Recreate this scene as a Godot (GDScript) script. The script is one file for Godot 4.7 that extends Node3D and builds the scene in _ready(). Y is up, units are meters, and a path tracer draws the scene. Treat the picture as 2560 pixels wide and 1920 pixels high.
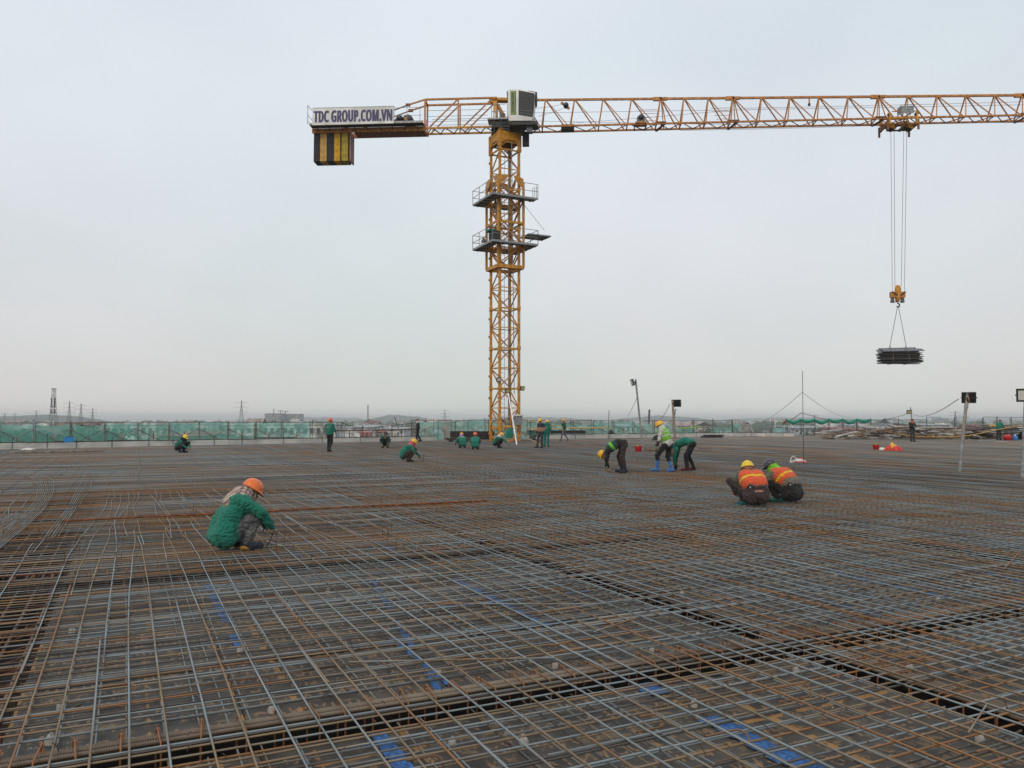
extends Node3D
# A roof deck under construction: rebar mats over film-faced plywood, workers tying bars, a tower crane, a hazy town behind.
const F := 1980.0                       # focal length in photograph pixels (2560 x 1920)
const EYE := Vector3(0, 1.6, 0)         # 1.6 m above the top rebar mat, which is y = 0
const PITCH := 0.0454
const AZ := -0.45204                    # bearing of the bars that run away from the camera
const PLY := -0.13                      # top of the plywood
const TOWN := -14.0                     # ground level of the town
var DA := Vector3(sin(AZ), 0, -cos(AZ))
var DB := Vector3(cos(AZ), 0, sin(AZ))
var rng := RandomNumberGenerator.new()
var fn := FastNoiseLite.new()
var M := {}
var used := {}
var unit_box: ArrayMesh
var unit_rod: ArrayMesh

# ---------- picking points ----------
func ray(px: float, py: float) -> Vector3:
	return Basis(Vector3.RIGHT, PITCH) * Vector3((px - 1280.0) / F, (960.0 - py) / F, -1.0)
func gp(px: float, py: float, h := 0.0) -> Vector3:      # where that direction meets the level y = h
	var d := ray(px, py)
	return EYE + d * ((h - EYE.y) / d.y)
func dp(px: float, py: float, depth: float) -> Vector3:  # at that distance in front of the camera
	var d := ray(px, py)
	return EYE + d * (depth / -d.z)
func ab(a: float, b: float, h := 0.0) -> Vector3:        # deck coordinates: a along the far-running bars, b along the cross bars
	return DA * a + DB * b + Vector3(0, h, 0)

# ---------- mesh builder ----------
class MB:
	var v := PackedVector3Array()
	var n := PackedVector3Array()
	var c := PackedColorArray()
	var t := PackedVector2Array()
	var i := PackedInt32Array()
	var col := Color(1, 1, 1)
	func vert(p: Vector3, nn: Vector3, uv := Vector2.ZERO) -> int:
		v.append(p); n.append(nn); c.append(col); t.append(uv)
		return v.size() - 1
	func quad(p0: Vector3, p1: Vector3, p2: Vector3, p3: Vector3, u := Vector2(0, 0), w := Vector2(1, 1)) -> void:  # clockwise seen from the front
		var nn := (p2 - p0).cross(p1 - p0).normalized()
		var k := v.size()
		vert(p0, nn, Vector2(u.x, u.y)); vert(p1, nn, Vector2(u.x, w.y)); vert(p2, nn, Vector2(w.x, w.y)); vert(p3, nn, Vector2(w.x, u.y))
		i.append_array(PackedInt32Array([k, k + 1, k + 2, k, k + 2, k + 3]))
	func tri(p0: Vector3, p1: Vector3, p2: Vector3) -> void:
		var nn := (p2 - p0).cross(p1 - p0).normalized()
		var k := v.size()
		vert(p0, nn); vert(p1, nn); vert(p2, nn)
		i.append_array(PackedInt32Array([k, k + 1, k + 2]))
	func box(ctr: Vector3, s: Vector3, b := Basis()) -> void:
		var x := b.x * s.x * 0.5
		var y := b.y * s.y * 0.5
		var z := b.z * s.z * 0.5
		for f in [[x, y, z], [-x, z, y], [y, z, x], [-y, x, z], [z, x, y], [-z, y, x]]:
			var o: Vector3 = ctr + f[0]
			quad(o - f[1] - f[2], o - f[1] + f[2], o + f[1] + f[2], o + f[1] - f[2])
	func beam(p: Vector3, q: Vector3, w: float, h: float, up := Vector3.UP) -> void:
		var y := (q - p)
		var l := y.length()
		y /= l
		var x := y.cross(up)
		if x.length() < 0.01: x = y.cross(Vector3.RIGHT)
		x = x.normalized()
		box((p + q) * 0.5, Vector3(w, l, h), Basis(x, y, x.cross(y)))
	func rod(pts: PackedVector3Array, r: float, sides := 6, cols := PackedColorArray(), caps := true) -> void:
		var m := pts.size()
		var prev := Vector3.ZERO
		var base := v.size()
		for k in m:
			var d := (pts[mini(k + 1, m - 1)] - pts[maxi(k - 1, 0)]).normalized()
			var x := prev - d * prev.dot(d)
			if x.length() < 0.01:
				x = d.cross(Vector3.UP)
				if x.length() < 0.05: x = d.cross(Vector3.RIGHT)
			x = x.normalized()
			prev = x
			var y := d.cross(x)
			if cols.size(): col = cols[k]
			for s in sides:
				var a := TAU * s / sides
				var nn := x * cos(a) + y * sin(a)
				vert(pts[k] + nn * r, nn, Vector2(float(s) / sides, k))
		for k in m - 1:
			for s in sides:
				var s2 := (s + 1) % sides
				var a0 := base + k * sides + s
				var a1 := base + k * sides + s2
				i.append_array(PackedInt32Array([a0, a0 + sides, a1 + sides, a0, a1 + sides, a1]))
		if caps:
			for e in 2:
				var kk := 0 if e == 0 else m - 1
				for s in range(1, sides - 1):
					var o := base + kk * sides
					if e == 0: i.append_array(PackedInt32Array([o, o + s, o + s + 1]))
					else: i.append_array(PackedInt32Array([o, o + s + 1, o + s]))
	func surf(rows: Array, closed := false, flip := false) -> void:   # smooth skin through rows of points
		var base := v.size()
		var nr := rows.size()
		var nc: int = rows[0].size()
		for r in nr:
			for k in nc:
				var up: Vector3 = rows[mini(r + 1, nr - 1)][k] - rows[maxi(r - 1, 0)][k]
				var k1 := (k + 1) % nc if closed else mini(k + 1, nc - 1)
				var k0 := (k - 1 + nc) % nc if closed else maxi(k - 1, 0)
				var across: Vector3 = rows[r][k1] - rows[r][k0]
				if across.length() < 1e-5:
					var rr := 1 if r == 0 else nr - 2
					across = rows[rr][k1] - rows[rr][k0]
				var nn := up.cross(across).normalized()
				if flip: nn = -nn
				vert(rows[r][k], nn, Vector2(float(k) / nc, float(r) / nr))
		for r in nr - 1:
			for k in nc if closed else nc - 1:
				var k2 := (k + 1) % nc
				var p0 := base + r * nc + k
				var p1 := base + r * nc + k2
				var p2 := base + (r + 1) * nc + k2
				var p3 := base + (r + 1) * nc + k
				if flip: i.append_array(PackedInt32Array([p0, p3, p2, p0, p2, p1]))
				else: i.append_array(PackedInt32Array([p0, p1, p2, p0, p2, p3]))
	func lathe(at: Vector3, prof: Array, sides := 12, axis := Basis()) -> void:   # prof: [radius, height]
		var rows := []
		for q in prof:
			var row := PackedVector3Array()
			for s in sides:
				var a := TAU * s / sides
				row.append(at + axis * Vector3(cos(a) * q[0], q[1], sin(a) * q[0]))
			rows.append(row)
		surf(rows, true, false)
	func mesh(at := Vector3.ZERO) -> ArrayMesh:
		var arr := []
		arr.resize(Mesh.ARRAY_MAX)
		if at != Vector3.ZERO:
			for k in v.size(): v[k] -= at
		arr[Mesh.ARRAY_VERTEX] = v; arr[Mesh.ARRAY_NORMAL] = n; arr[Mesh.ARRAY_COLOR] = c; arr[Mesh.ARRAY_TEX_UV] = t; arr[Mesh.ARRAY_INDEX] = i
		var m := ArrayMesh.new()
		m.add_surface_from_arrays(Mesh.PRIMITIVE_TRIANGLES, arr)
		return m

# ---------- nodes ----------
func numbered(called: String) -> String:
	var k: int = used.get(called, -1) + 1
	used[called] = k
	return called if k == 0 else "%s_%03d" % [called, k]
func tag(o: Node, label: String, category: String, group := "") -> Node:
	o.set_meta("label", label); o.set_meta("category", category)
	if group: o.set_meta("group", group)
	return o
func thing(called: String, at: Vector3, label: String, category: String, group := "", turn := 0.0) -> Node3D:
	var o := Node3D.new()
	o.name = numbered(called)
	add_child(o)
	o.position = at; o.rotation.y = turn
	tag(o, label, category, group)
	return o
func inst(called: String, mesh: Mesh, m: Material, parent: Node, tr := Transform3D()) -> MeshInstance3D:
	var o := MeshInstance3D.new()
	o.name = numbered(called) if parent == self else called
	o.mesh = mesh
	o.material_override = m
	parent.add_child(o, true)
	o.global_transform = tr
	return o
func put(called: String, mb: MB, m: Material, parent: Node = self, at := Vector3.ZERO) -> MeshInstance3D:
	var p: Vector3 = at if parent == self else (parent as Node3D).global_position
	return inst(called, mb.mesh(p), m, parent, Transform3D(Basis(), p))
func structure(o: Node) -> Node:
	o.set_meta("kind", "structure")
	return o
func stuff(o: Node) -> Node:
	o.set_meta("kind", "stuff")
	return o
func span(p: Vector3, q: Vector3, w: float, h: float, up := Vector3.UP) -> Transform3D:
	var y := q - p
	var l := y.length()
	y /= l
	var x := y.cross(up)
	if x.length() < 0.02: x = y.cross(Vector3.RIGHT)
	x = x.normalized()
	return Transform3D(Basis(x * w, y * l, x.cross(y) * h), (p + q) * 0.5)
func strut(called: String, parent: Node, p: Vector3, q: Vector3, w: float, m: Material, h := 0.0, up := Vector3.UP) -> MeshInstance3D:
	return inst(called, unit_box, m, parent, span(p, q, w, h if h > 0.0 else w, up))
func pipe(called: String, parent: Node, p: Vector3, q: Vector3, w: float, m: Material) -> MeshInstance3D:
	return inst(called, unit_rod, m, parent, span(p, q, w, w))
func block(called: String, parent: Node, ctr: Vector3, s: Vector3, b: Basis, m: Material) -> MeshInstance3D:
	return inst(called, unit_box, m, parent, Transform3D(Basis(b.x * s.x, b.y * s.y, b.z * s.z), ctr))
func sag(p: Vector3, q: Vector3, drop: float, k := 12) -> PackedVector3Array:
	var out := PackedVector3Array()
	for j in k + 1:
		var f := float(j) / k
		out.append(p.lerp(q, f) - Vector3(0, drop * 4.0 * f * (1.0 - f), 0))
	return out
func yaw(d: Vector3) -> Basis:      # x along d
	var x := Vector3(d.x, 0, d.z).normalized()
	return Basis(x, Vector3.UP, x.cross(Vector3.UP))

# ---------- materials ----------
func noise_tex(freq: float, lo: float, hi: float, oct := 4, size := 256, sd := 1) -> ImageTexture:
	var f := FastNoiseLite.new()
	f.seed = sd; f.frequency = freq; f.fractal_octaves = oct
	var src := f.get_seamless_image(size, size)
	var im := Image.create(size, size, false, Image.FORMAT_RGB8)
	for y in size:
		for x in size:
			var k := lerpf(lo, hi, clampf((src.get_pixel(x, y).r - 0.2) / 0.6, 0, 1))
			im.set_pixel(x, y, Color(k, k, k))
	return ImageTexture.create_from_image(im)
func crease_tex() -> ImageTexture:      # long soft folds of cloth, as relief
	var f := FastNoiseLite.new()
	f.seed = 31; f.frequency = 0.016; f.fractal_octaves = 3; f.fractal_type = FastNoiseLite.FRACTAL_RIDGED
	f.domain_warp_enabled = true; f.domain_warp_amplitude = 22.0; f.domain_warp_frequency = 0.01
	var src := f.get_seamless_image(256, 256)
	src.convert(Image.FORMAT_RGB8)
	return ImageTexture.create_from_image(src)
func mat(key: String, lin: Color, rough := 0.8, metal := 0.0, tex := "grime", scale := 0.6) -> StandardMaterial3D:
	if M.has(key): return M[key]
	var m := StandardMaterial3D.new()
	m.albedo_color = lin.linear_to_srgb()
	m.roughness = rough; m.metallic = metal
	if tex and M.has(tex):
		m.albedo_texture = M[tex]
		m.uv1_triplanar = true; m.uv1_world_triplanar = true
		m.uv1_scale = Vector3.ONE * scale
	M[key] = m
	return m
func vmat(key: String, rough: float, metal := 0.0, tex := "", scale := 1.0) -> StandardMaterial3D:
	var m := mat(key, Color(1, 1, 1), rough, metal, tex, scale)
	m.vertex_color_use_as_albedo = true
	return m
func make_materials() -> void:
	M.grime = noise_tex(0.02, 0.72, 1.0, 5, 256, 3)
	M.blotch = noise_tex(0.012, 0.6, 1.0, 4, 256, 8)
	M.fine = noise_tex(0.03, 0.86, 1.0, 3, 256, 5)
	M.streak = noise_tex(0.01, 0.82, 1.0, 4, 256, 15)
	vmat("bar", 0.62, 0.15)
	vmat("cloth", 0.92, 0.0, "fine", 6.0)
	M.creases = crease_tex()
	M.cloth.heightmap_enabled = true; M.cloth.heightmap_texture = M.creases; M.cloth.heightmap_scale = 4.0
	M.cloth.uv1_scale = Vector3.ONE * 2.6
	M.cloth.rim_enabled = true; M.cloth.rim = 0.15; M.cloth.rim_tint = 0.8
	vmat("shell", 0.35, 0.0, "fine", 3.0)
	vmat("leaf", 0.8)
	M.leaf.backlight_enabled = true; M.leaf.backlight = Color(0.1, 0.14, 0.06)
	vmat("far", 0.95)
	mat("crane_yellow", Color(0.72, 0.325, 0.018), 0.5, 0.0, "grime", 0.45)
	mat("jib_shaded_paint", Color(0.62, 0.25, 0.05), 0.55, 0.0, "grime", 0.45)  # crane paint turned redder and darker, the jib's underside shade in its colour
	mat("crane_rust", Color(0.30, 0.115, 0.05), 0.7, 0.0, "grime", 0.5)
	mat("galv", Color(0.36, 0.38, 0.39), 0.5, 0.4, "grime", 0.9)
	mat("dark_steel", Color(0.035, 0.036, 0.04), 0.6, 0.1, "grime", 0.7)
	mat("mid_steel", Color(0.14, 0.15, 0.16), 0.55, 0.3, "grime", 0.7)
	mat("white_paint", Color(0.82, 0.82, 0.81), 0.4, 0.0, "streak", 0.15)
	mat("black", Color(0.016, 0.017, 0.019), 0.5, 0.0, "grime", 2.0)
	mat("rust", Color(0.24, 0.085, 0.03), 0.9, 0.0, "blotch", 3.0)
	mat("rope", Color(0.16, 0.16, 0.165), 0.7, 0.2, "")
	mat("rail_rust", Color(0.20, 0.12, 0.085), 0.85, 0.0, "blotch", 1.2)
	mat("rail_grey", Color(0.27, 0.28, 0.28), 0.7, 0.1, "blotch", 1.2)
	mat("old_wood", Color(0.36, 0.30, 0.23), 0.9, 0.0, "blotch", 1.5)
	mat("grey_wood", Color(0.58, 0.57, 0.55), 0.9, 0.0, "streak", 0.3)
	mat("dark_wood", Color(0.12, 0.09, 0.07), 0.9, 0.0, "blotch", 1.2)
	mat("black_ply", Color(0.022, 0.018, 0.018), 0.65, 0.0, "blotch", 0.9)
	mat("blue_tape", Color(0.026, 0.155, 0.46), 0.55, 0.0, "blotch", 9.0)
	mat("red_plastic", Color(0.62, 0.015, 0.02), 0.45, 0.0, "fine", 3.0)
	mat("blue_plastic", Color(0.03, 0.17, 0.50), 0.45, 0.0, "fine", 3.0)
	mat("generator_blue", Color(0.02, 0.24, 0.62), 0.45, 0.0, "fine", 2.0)
	mat("yellow_plastic", Color(0.75, 0.42, 0.02), 0.45, 0.0, "fine", 3.0)
	mat("orange_cable", Color(0.55, 0.27, 0.08), 0.7, 0.0, "")
	mat("white_cloth", Color(0.68, 0.66, 0.64), 0.9, 0.0, "fine", 4.0)
	mat("rolled_net", Color(0.01, 0.36, 0.24), 0.9, 0.0, "blotch", 3.0)
	mat("lamp_glass", Color(0.55, 0.56, 0.52), 0.2, 0.0, "")
	mat("lamp_yellow", Color(0.46, 0.43, 0.20), 0.3, 0.0, "")
	mat("print_blue", Color(0.035, 0.03, 0.12), 0.5, 0.0, "")
	mat("print_dark", Color(0.06, 0.08, 0.05), 0.5, 0.0, "")
	mat("lime_green", Color(0.20, 0.32, 0.06), 0.5, 0.0, "fine", 1.0)
	mat("mesh_plate", Color(0.30, 0.32, 0.33), 0.7, 0.3, "fine", 2.0)
	mat("hem_print", Color(0.6, 0.64, 0.6), 0.9, 0.0, "")
	mat("teal_cloth", Color(0.008, 0.16, 0.11), 0.9, 0.0, "fine", 3.0)
	mat("spacer_white", Color(0.42, 0.40, 0.37), 0.9, 0.0, "fine", 8.0)
	mat("town_ground", Color(0.11, 0.115, 0.09), 0.95, 0.0, "blotch", 0.01)
	mat("hill_green", Color(0.045, 0.06, 0.04), 0.95, 0.0, "blotch", 0.02)
	mat("trunk", Color(0.10, 0.075, 0.05), 0.9, 0.0, "fine", 1.0)
	var w := mat("cab_glass", Color(0.03, 0.035, 0.04), 0.08, 0.0, "")
	w.clearcoat_enabled = true; w.clearcoat = 0.5; w.clearcoat_roughness = 0.05
	var nm := mat("green_net", Color(0.30, 0.80, 0.70), 0.95, 0.0, "streak", 0.25)
	nm.transparency = BaseMaterial3D.TRANSPARENCY_ALPHA
	nm.albedo_color.a = 0.47
	nm.backlight_enabled = true; nm.backlight = Color(0.25, 0.55, 0.47)
	nm.cull_mode = BaseMaterial3D.CULL_DISABLED
	M.cloth.cull_mode = BaseMaterial3D.CULL_DISABLED
	var bm := MB.new()
	bm.box(Vector3.ZERO, Vector3.ONE)
	unit_box = bm.mesh()
	var rm := MB.new()
	rm.rod(PackedVector3Array([Vector3(0, -0.5, 0), Vector3(0, 0.5, 0)]), 0.5, 10)
	unit_rod = rm.mesh()

# ---------- the deck ----------
var TA := [[-0.62, 0.34], [4.38, 0.34], [9.38, 0.34], [14.38, 0.34], [19.38, 0.34]]     # beam trenches across, [start, width]
var TB := [[-1.50, 0.93], [4.45, 0.35], [9.75, 0.35], [15.7, 0.35]]                        # beam trenches running away
const A0 := -5.0
const A1 := 24.0
const B0 := -9.0
const B1 := 22.0
func bays(tr: Array, lo: float, hi: float) -> Array:
	var out := []
	var at := lo
	for q in tr:
		out.append([at, q[0]]); at = q[0] + q[1]
	out.append([at, hi])
	return out
func glyph(ch: String) -> Array:
	var s := {"V": [[0, 0, .5, 1], [.5, 1, 1, 0]], "I": [[.5, 0, .5, 1]], "N": [[0, 1, 0, 0], [0, 0, 1, 1], [1, 1, 1, 0]], "A": [[0, 1, .5, 0], [.5, 0, 1, 1], [.2, .65, .8, .65]],
		"M": [[0, 1, .1, 0], [.1, 0, .5, .7], [.5, .7, .9, 0], [.9, 0, 1, 1]], "O": [[.2, 0, .8, 0], [.8, 0, 1, .3], [1, .3, 1, .7], [1, .7, .8, 1], [.8, 1, .2, 1], [.2, 1, 0, .7], [0, .7, 0, .3], [0, .3, .2, 0]],
		"C": [[1, .2, .8, 0], [.8, 0, .2, 0], [.2, 0, 0, .3], [0, .3, 0, .7], [0, .7, .2, 1], [.2, 1, .8, 1], [.8, 1, 1, .8]], "W": [[0, 0, .25, 1], [.25, 1, .5, .3], [.5, .3, .75, 1], [.75, 1, 1, 0]], ".": [[.4, .9, .6, .9]]}
	return s.get(ch, [])
func letter(im: Image, ch: String, x0: float, y0: float, w: float, h: float, th: float, ink: Color) -> void:
	for s in glyph(ch):
		var p := Vector2(x0 + s[0] * w, y0 + s[1] * h)
		var q := Vector2(x0 + s[2] * w, y0 + s[3] * h)
		var d := q - p
		var l2 := maxf(d.length_squared(), 0.01)
		for y in range(int(minf(p.y, q.y) - th), int(maxf(p.y, q.y) + th) + 1):
			for x in range(int(minf(p.x, q.x) - th), int(maxf(p.x, q.x) + th) + 1):
				var o := Vector2(x, y)
				var f := clampf((o - p).dot(d) / l2, 0, 1)
				if (o - p - d * f).length() < th * 0.5 and x >= 0 and y >= 0 and x < 512 and y < 1024:
					var worn := fn.get_noise_2d(x * 3.0, y * 3.0 + 500.0)
					if worn > -0.22: im.set_pixel(x, y, im.get_pixel(x, y).lerp(ink, 0.75 if worn > 0.0 else 0.4))
func plywood_texture() -> ImageTexture:
	var f := FastNoiseLite.new()
	f.seed = 11; f.frequency = 0.008; f.fractal_octaves = 5
	var n1 := f.get_seamless_image(512, 1024)
	f.seed = 12; f.frequency = 0.05
	var n2 := f.get_seamless_image(512, 1024)
	var im := Image.create(512, 1024, false, Image.FORMAT_RGB8)
	for y in 1024:
		for x in 512:
			var k := n1.get_pixel(x, y).r
			var g := n2.get_pixel((x * 3) % 512, int(y / 3.0)).r
			var c := Color(0.027, 0.025, 0.023).lerp(Color(0.085, 0.071, 0.055), clampf(k * 1.5 - 0.25 + (g - 0.5) * 0.5, 0, 1))
			var edge := minf(minf(x, 511 - x), minf(y, 1023 - y))
			var dirt := n1.get_pixel((x + 200) % 512, (y * 2) % 1024).r
			if edge < 9.0 + (g - 0.5) * 10.0 and dirt > 0.45: c = c.lerp(Color(0.36, 0.19, 0.045), 0.85)
			elif absf(x - 300.0) < 3.5 and dirt > 0.5: c = c.lerp(Color(0.34, 0.17, 0.04), 0.8)
			elif dirt > 0.70: c = c.lerp(Color(0.20, 0.14, 0.07), clampf((dirt - 0.70) * 6.0, 0, 0.7))
			im.set_pixel(x, y, c.linear_to_srgb())
	var ink := Color(0.30, 0.175, 0.085).linear_to_srgb()
	var pale := Color(0.26, 0.24, 0.22).linear_to_srgb()
	var word := "VINACOM"
	for row in 11:
		var y0 := 26.0 + row * 91.0
		var x := 24.0 - (row % 3) * 55.0
		for k in 14:
			var ch := word[k % 7]
			if x > -30 and x < 490: letter(im, ch, x, y0, 24.0 if ch != "I" else 10.0, 38.0, 6.5, ink)
			x += 42.0 if ch != "M" else 70.0
		x = 40.0 + (row % 2) * 120.0
		for k in 9:
			letter(im, "WWW.VINACOM"[k], x, y0 + 58.0, 9.0, 13.0, 2.4, pale)
			x += 14.0
	return ImageTexture.create_from_image(im)
func make_deck() -> void:
	var tex := plywood_texture()
	var mats := []
	for k in 3:
		var m := StandardMaterial3D.new()
		m.albedo_texture = tex
		m.albedo_color = [Color(1, 1, 1), Color(0.92, 0.9, 0.88), Color(1, 0.97, 0.93)][k]
		m.roughness = 0.62
		m.uv1_offset = Vector3(0.37 * k, 0.21 * k, 0)
		mats.append(m)
	var deck := Node3D.new()
	deck.name = "deck"
	add_child(deck)
	structure(deck)
	var ba := bays(TA, A0, A1)
	var bb := bays(TB, B0, B1)
	var k := 0
	for x in ba:
		for y in bb:
			var b: float = y[0]
			while b < y[1] - 0.02:
				var b2: float = minf(b + 1.22, y[1])
				if y[1] - b2 < 0.15: b2 = y[1]
				var a: float = x[0]
				while a < x[1] - 0.02:
					var a2: float = minf(a + 2.44, x[1])
					if x[1] - a2 < 0.2: a2 = x[1]
					var top := PLY + rng.randf_range(-0.002, 0.0)
					var mb := MB.new()
					var g := 0.003
					var c := [ab(a + g, b + g, top), ab(a2 - g, b + g, top), ab(a2 - g, b2 - g, top), ab(a + g, b2 - g, top)]
					var dn := Vector3(0, -0.018, 0)
					mb.quad(c[0], c[1], c[2], c[3], Vector2(0, 0), Vector2((b2 - b) / 1.22, (a2 - a) / 2.44))
					for e in 4: mb.quad(c[e], c[e] + dn, c[(e + 1) % 4] + dn, c[(e + 1) % 4])
					put("plywood_panel", mb, mats[k % 3], deck)
					k += 1
					a = a2
				b = b2
	# plain decking beyond, where panels cannot be told apart
	for r in [[A1, 64.0, B0, 66.0], [A0, A1, B1, 66.0], [A0, 64.0, -32.0, B0], [-8.0, A0, -32.0, 66.0]]:
		var mb := MB.new()
		mb.quad(ab(r[0], r[2], PLY), ab(r[1], r[2], PLY), ab(r[1], r[3], PLY), ab(r[0], r[3], PLY), Vector2.ZERO, Vector2((r[3] - r[2]) / 1.22, (r[1] - r[0]) / 2.44))
		put("plywood_sheet", mb, mats[0], deck)
	# beam boxes below the deck
	var wood := mat("form_wood", Color(0.022, 0.019, 0.018), 0.9, 0.0, "blotch", 1.5)
	for q in TA + TB:
		var along: bool = q in TB
		var mb := MB.new()
		var lo: float = A0 if along else B0
		var hi: float = A1 if along else B1
		var t := PLY - 0.02
		var bt := -0.62
		for side in [q[0] - 0.01, q[0] + q[1] + 0.01]:
			var p := ab(lo, side) if along else ab(side, lo)
			var r := ab(hi, side) if along else ab(side, hi)
			mb.beam(p + Vector3(0, (t + bt) * 0.5, 0), r + Vector3(0, (t + bt) * 0.5, 0), 0.018, t - bt)
		var m0: float = q[0] + q[1] * 0.5
		var p0 := ab(lo, m0) if along else ab(m0, lo)
		var r0 := ab(hi, m0) if along else ab(m0, hi)
		mb.beam(p0 + Vector3(0, bt, 0), r0 + Vector3(0, bt, 0), q[1], 0.02)
		put("beam_form", mb, wood, deck)
	# slab edge: the storey below the deck, closed in
	var body := MB.new()
	var cs := [ab(-8, -32, -0.75), ab(64, -32, -0.75), ab(64, 66, -0.75), ab(-8, 66, -0.75)]
	for e in 4: body.quad(cs[e], cs[(e + 1) % 4], cs[(e + 1) % 4] + Vector3(0, TOWN + 0.75, 0), cs[e] + Vector3(0, TOWN + 0.75, 0))
	body.quad(cs[0], cs[1], cs[2], cs[3])
	structure(put("building_below", body, mat("shell_concrete", Color(0.3, 0.29, 0.27), 0.9, 0.0, "blotch", 0.2)))
	# blue tape over the panel joints
	for s in [[0.9, 4.36, 0.72, 0.72, 0.10], [2.2, 4.33, 1.24, 1.28, 0.10], [1.6, 4.38, 3.08, 3.06, 0.17], [6.4, 9.0, 0.80, 0.80, 0.085], [4.8, 8.6, 1.82, 2.45, 0.06], [4.9, 6.1, 1.92, 1.92, 0.045], [5.9, 8.3, 3.2, 3.24, 0.08],
			[4.9, 6.6, 6.03, 6.0, 0.06], [5.2, 7.3, 7.25, 7.22, 0.06], [4.9, 5.8, 8.45, 8.8, 0.07], [1.2, 3.4, 6.0, 6.02, 0.06], [10.0, 12.3, 2.0, 2.02, 0.05], [10.2, 13.1, 3.2, 3.2, 0.05]]:
		tape(deck, ab(s[0], s[2], PLY + 0.004), ab(s[1], s[3], PLY + 0.004), s[4])
	for s in [[6.60, -0.5, 0.62, 0.05], [5.96, -0.5, 3.9, 0.045], [6.93, 2.6, 4.3, 0.05], [7.3, 3.0, 4.3, 0.04], [4.2, 0.85, 1.2, 0.018], [4.30, 3.0, 3.7, 0.03], [6.1, 7.4, 9.2, 0.05], [11.2, -0.3, 2.4, 0.05]]:
		tape(deck, ab(s[0], s[1], PLY + 0.004), ab(s[0], s[2], PLY + 0.004), s[3])
func tape(deck: Node3D, p: Vector3, q: Vector3, w: float) -> void:   # frayed, wrinkled woven tape, broken into torn lengths
	var d := (q - p).normalized()
	var x := d.cross(Vector3.UP)
	var l := p.distance_to(q)
	var at := 0.0
	while at < l - 0.05:
		var run := minf(rng.randf_range(0.35, 1.4), l - at)
		var k := maxi(4, int(run / 0.06))
		var rows := [PackedVector3Array(), PackedVector3Array(), PackedVector3Array()]
		for j in k + 1:
			var c := p + d * (at + run * j / k)
			for e in 3:
				rows[e].append(c + x * w * (0.5 * (1 - e) * rng.randf_range(0.72, 1.1)) + Vector3(0, rng.randf_range(0, 0.005), 0))
		var mb := MB.new()
		mb.surf(rows)
		put("joint_tape", mb, M.blue_tape, deck)
		at += run + (rng.randf_range(0.05, 0.6) if rng.randf() < 0.6 else 0.004)

# ---------- rebar ----------
var GREY := Color(0.205, 0.240, 0.255)
var TAN := Color(0.200, 0.146, 0.090)
var RUST := Color(0.250, 0.115, 0.040)
var DARK := Color(0.052, 0.038, 0.029)
func rust_patch(a: float, b: float) -> float:      # stretches of the mat that rusted together
	return fn.get_noise_2d(a * 14.0, b * 14.0) * 1.1 + 0.5 * exp(-(pow(a - 18.0, 2.0) / 12.0 + pow(b + 3.0, 2.0) / 30.0)) + 0.6 * exp(-pow((b + 1.15) / 0.5, 2.0)) * (1.0 - smoothstep(12.0, 16.0, a))
func bar_color(pos: float, sd: float, kind: float) -> Color:
	var n := fn.get_noise_2d(pos * 34.0, sd * 91.0) * 1.3 + kind
	var c := GREY
	if n > 0.05: c = GREY.lerp(TAN, clampf((n - 0.05) * 4.0, 0, 1))
	if n > 0.62: c = TAN.lerp(RUST, clampf((n - 0.62) * 3.0, 0, 1))
	if n < -0.45: c = GREY.lerp(DARK, clampf((-n - 0.45) * 2.5, 0, 0.9))
	var m := fn.get_noise_2d(pos * 130.0, sd * 7.0 + 40.0)
	return c * (1.0 + m * 0.35)
func a_wander(a: float, b: float, sd: float) -> float:
	var k := smoothstep(7.0, 15.0, a) * (1.0 - smoothstep(2.5, 6.0, b)) * 0.16 + 0.02
	return b + fn.get_noise_2d(a * 5.0, sd * 53.0) * k * 2.0 - smoothstep(12.0, 20.0, a) * (1.0 - smoothstep(0.0, 5.0, b)) * 0.25 * sin(sd * 9.0)
func a_bar(mb: MB, b: float, s: float, e: float, h: float, r: float, sd: float, kind: float, sides: int, step: float) -> void:
	var k := maxi(2, int((e - s) / step))
	var pts := PackedVector3Array()
	var cols := PackedColorArray()
	for j in k + 1:
		var a := s + (e - s) * j / k
		pts.append(ab(a, a_wander(a, b, sd), h + fn.get_noise_2d(a * 9.0, sd * 11.0) * 0.006))
		cols.append(bar_color(a, sd, kind + rust_patch(a, b) * 0.5))
	mb.rod(pts, r, sides, cols)
func b_bar(mb: MB, a: float, s: float, e: float, h: float, r: float, sd: float, kind: float, sides: int, step: float, tilt: float) -> void:
	var k := maxi(2, int((e - s) / step))
	var pts := PackedVector3Array()
	var cols := PackedColorArray()
	for j in k + 1:
		var b := s + (e - s) * j / k
		pts.append(ab(a + b * tilt + fn.get_noise_2d(b * 5.0, sd * 31.0) * 0.03, b, h + fn.get_noise_2d(b * 9.0, sd * 13.0) * 0.006))
		cols.append(bar_color(b, sd, kind + rust_patch(a, b) * (1.0 if kind > -0.5 else 0.0)))
	mb.rod(pts, r, sides, cols)
func kind_of() -> float:
	var q := rng.randf()
	return rng.randf_range(-0.2, 0.05) if q < 0.40 else (rng.randf_range(0.05, 0.5) if q < 0.80 else rng.randf_range(0.5, 1.1))
func brown_kind() -> float:      # the cross bars are older stock: mostly brown, some dark, few grey
	var q := rng.randf()
	return rng.randf_range(-0.1, 0.1) if q < 0.16 else (rng.randf_range(0.2, 0.5) if q < 0.52 else (rng.randf_range(0.5, 0.9) if q < 0.61 else rng.randf_range(-1.1, -0.6)))
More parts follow.
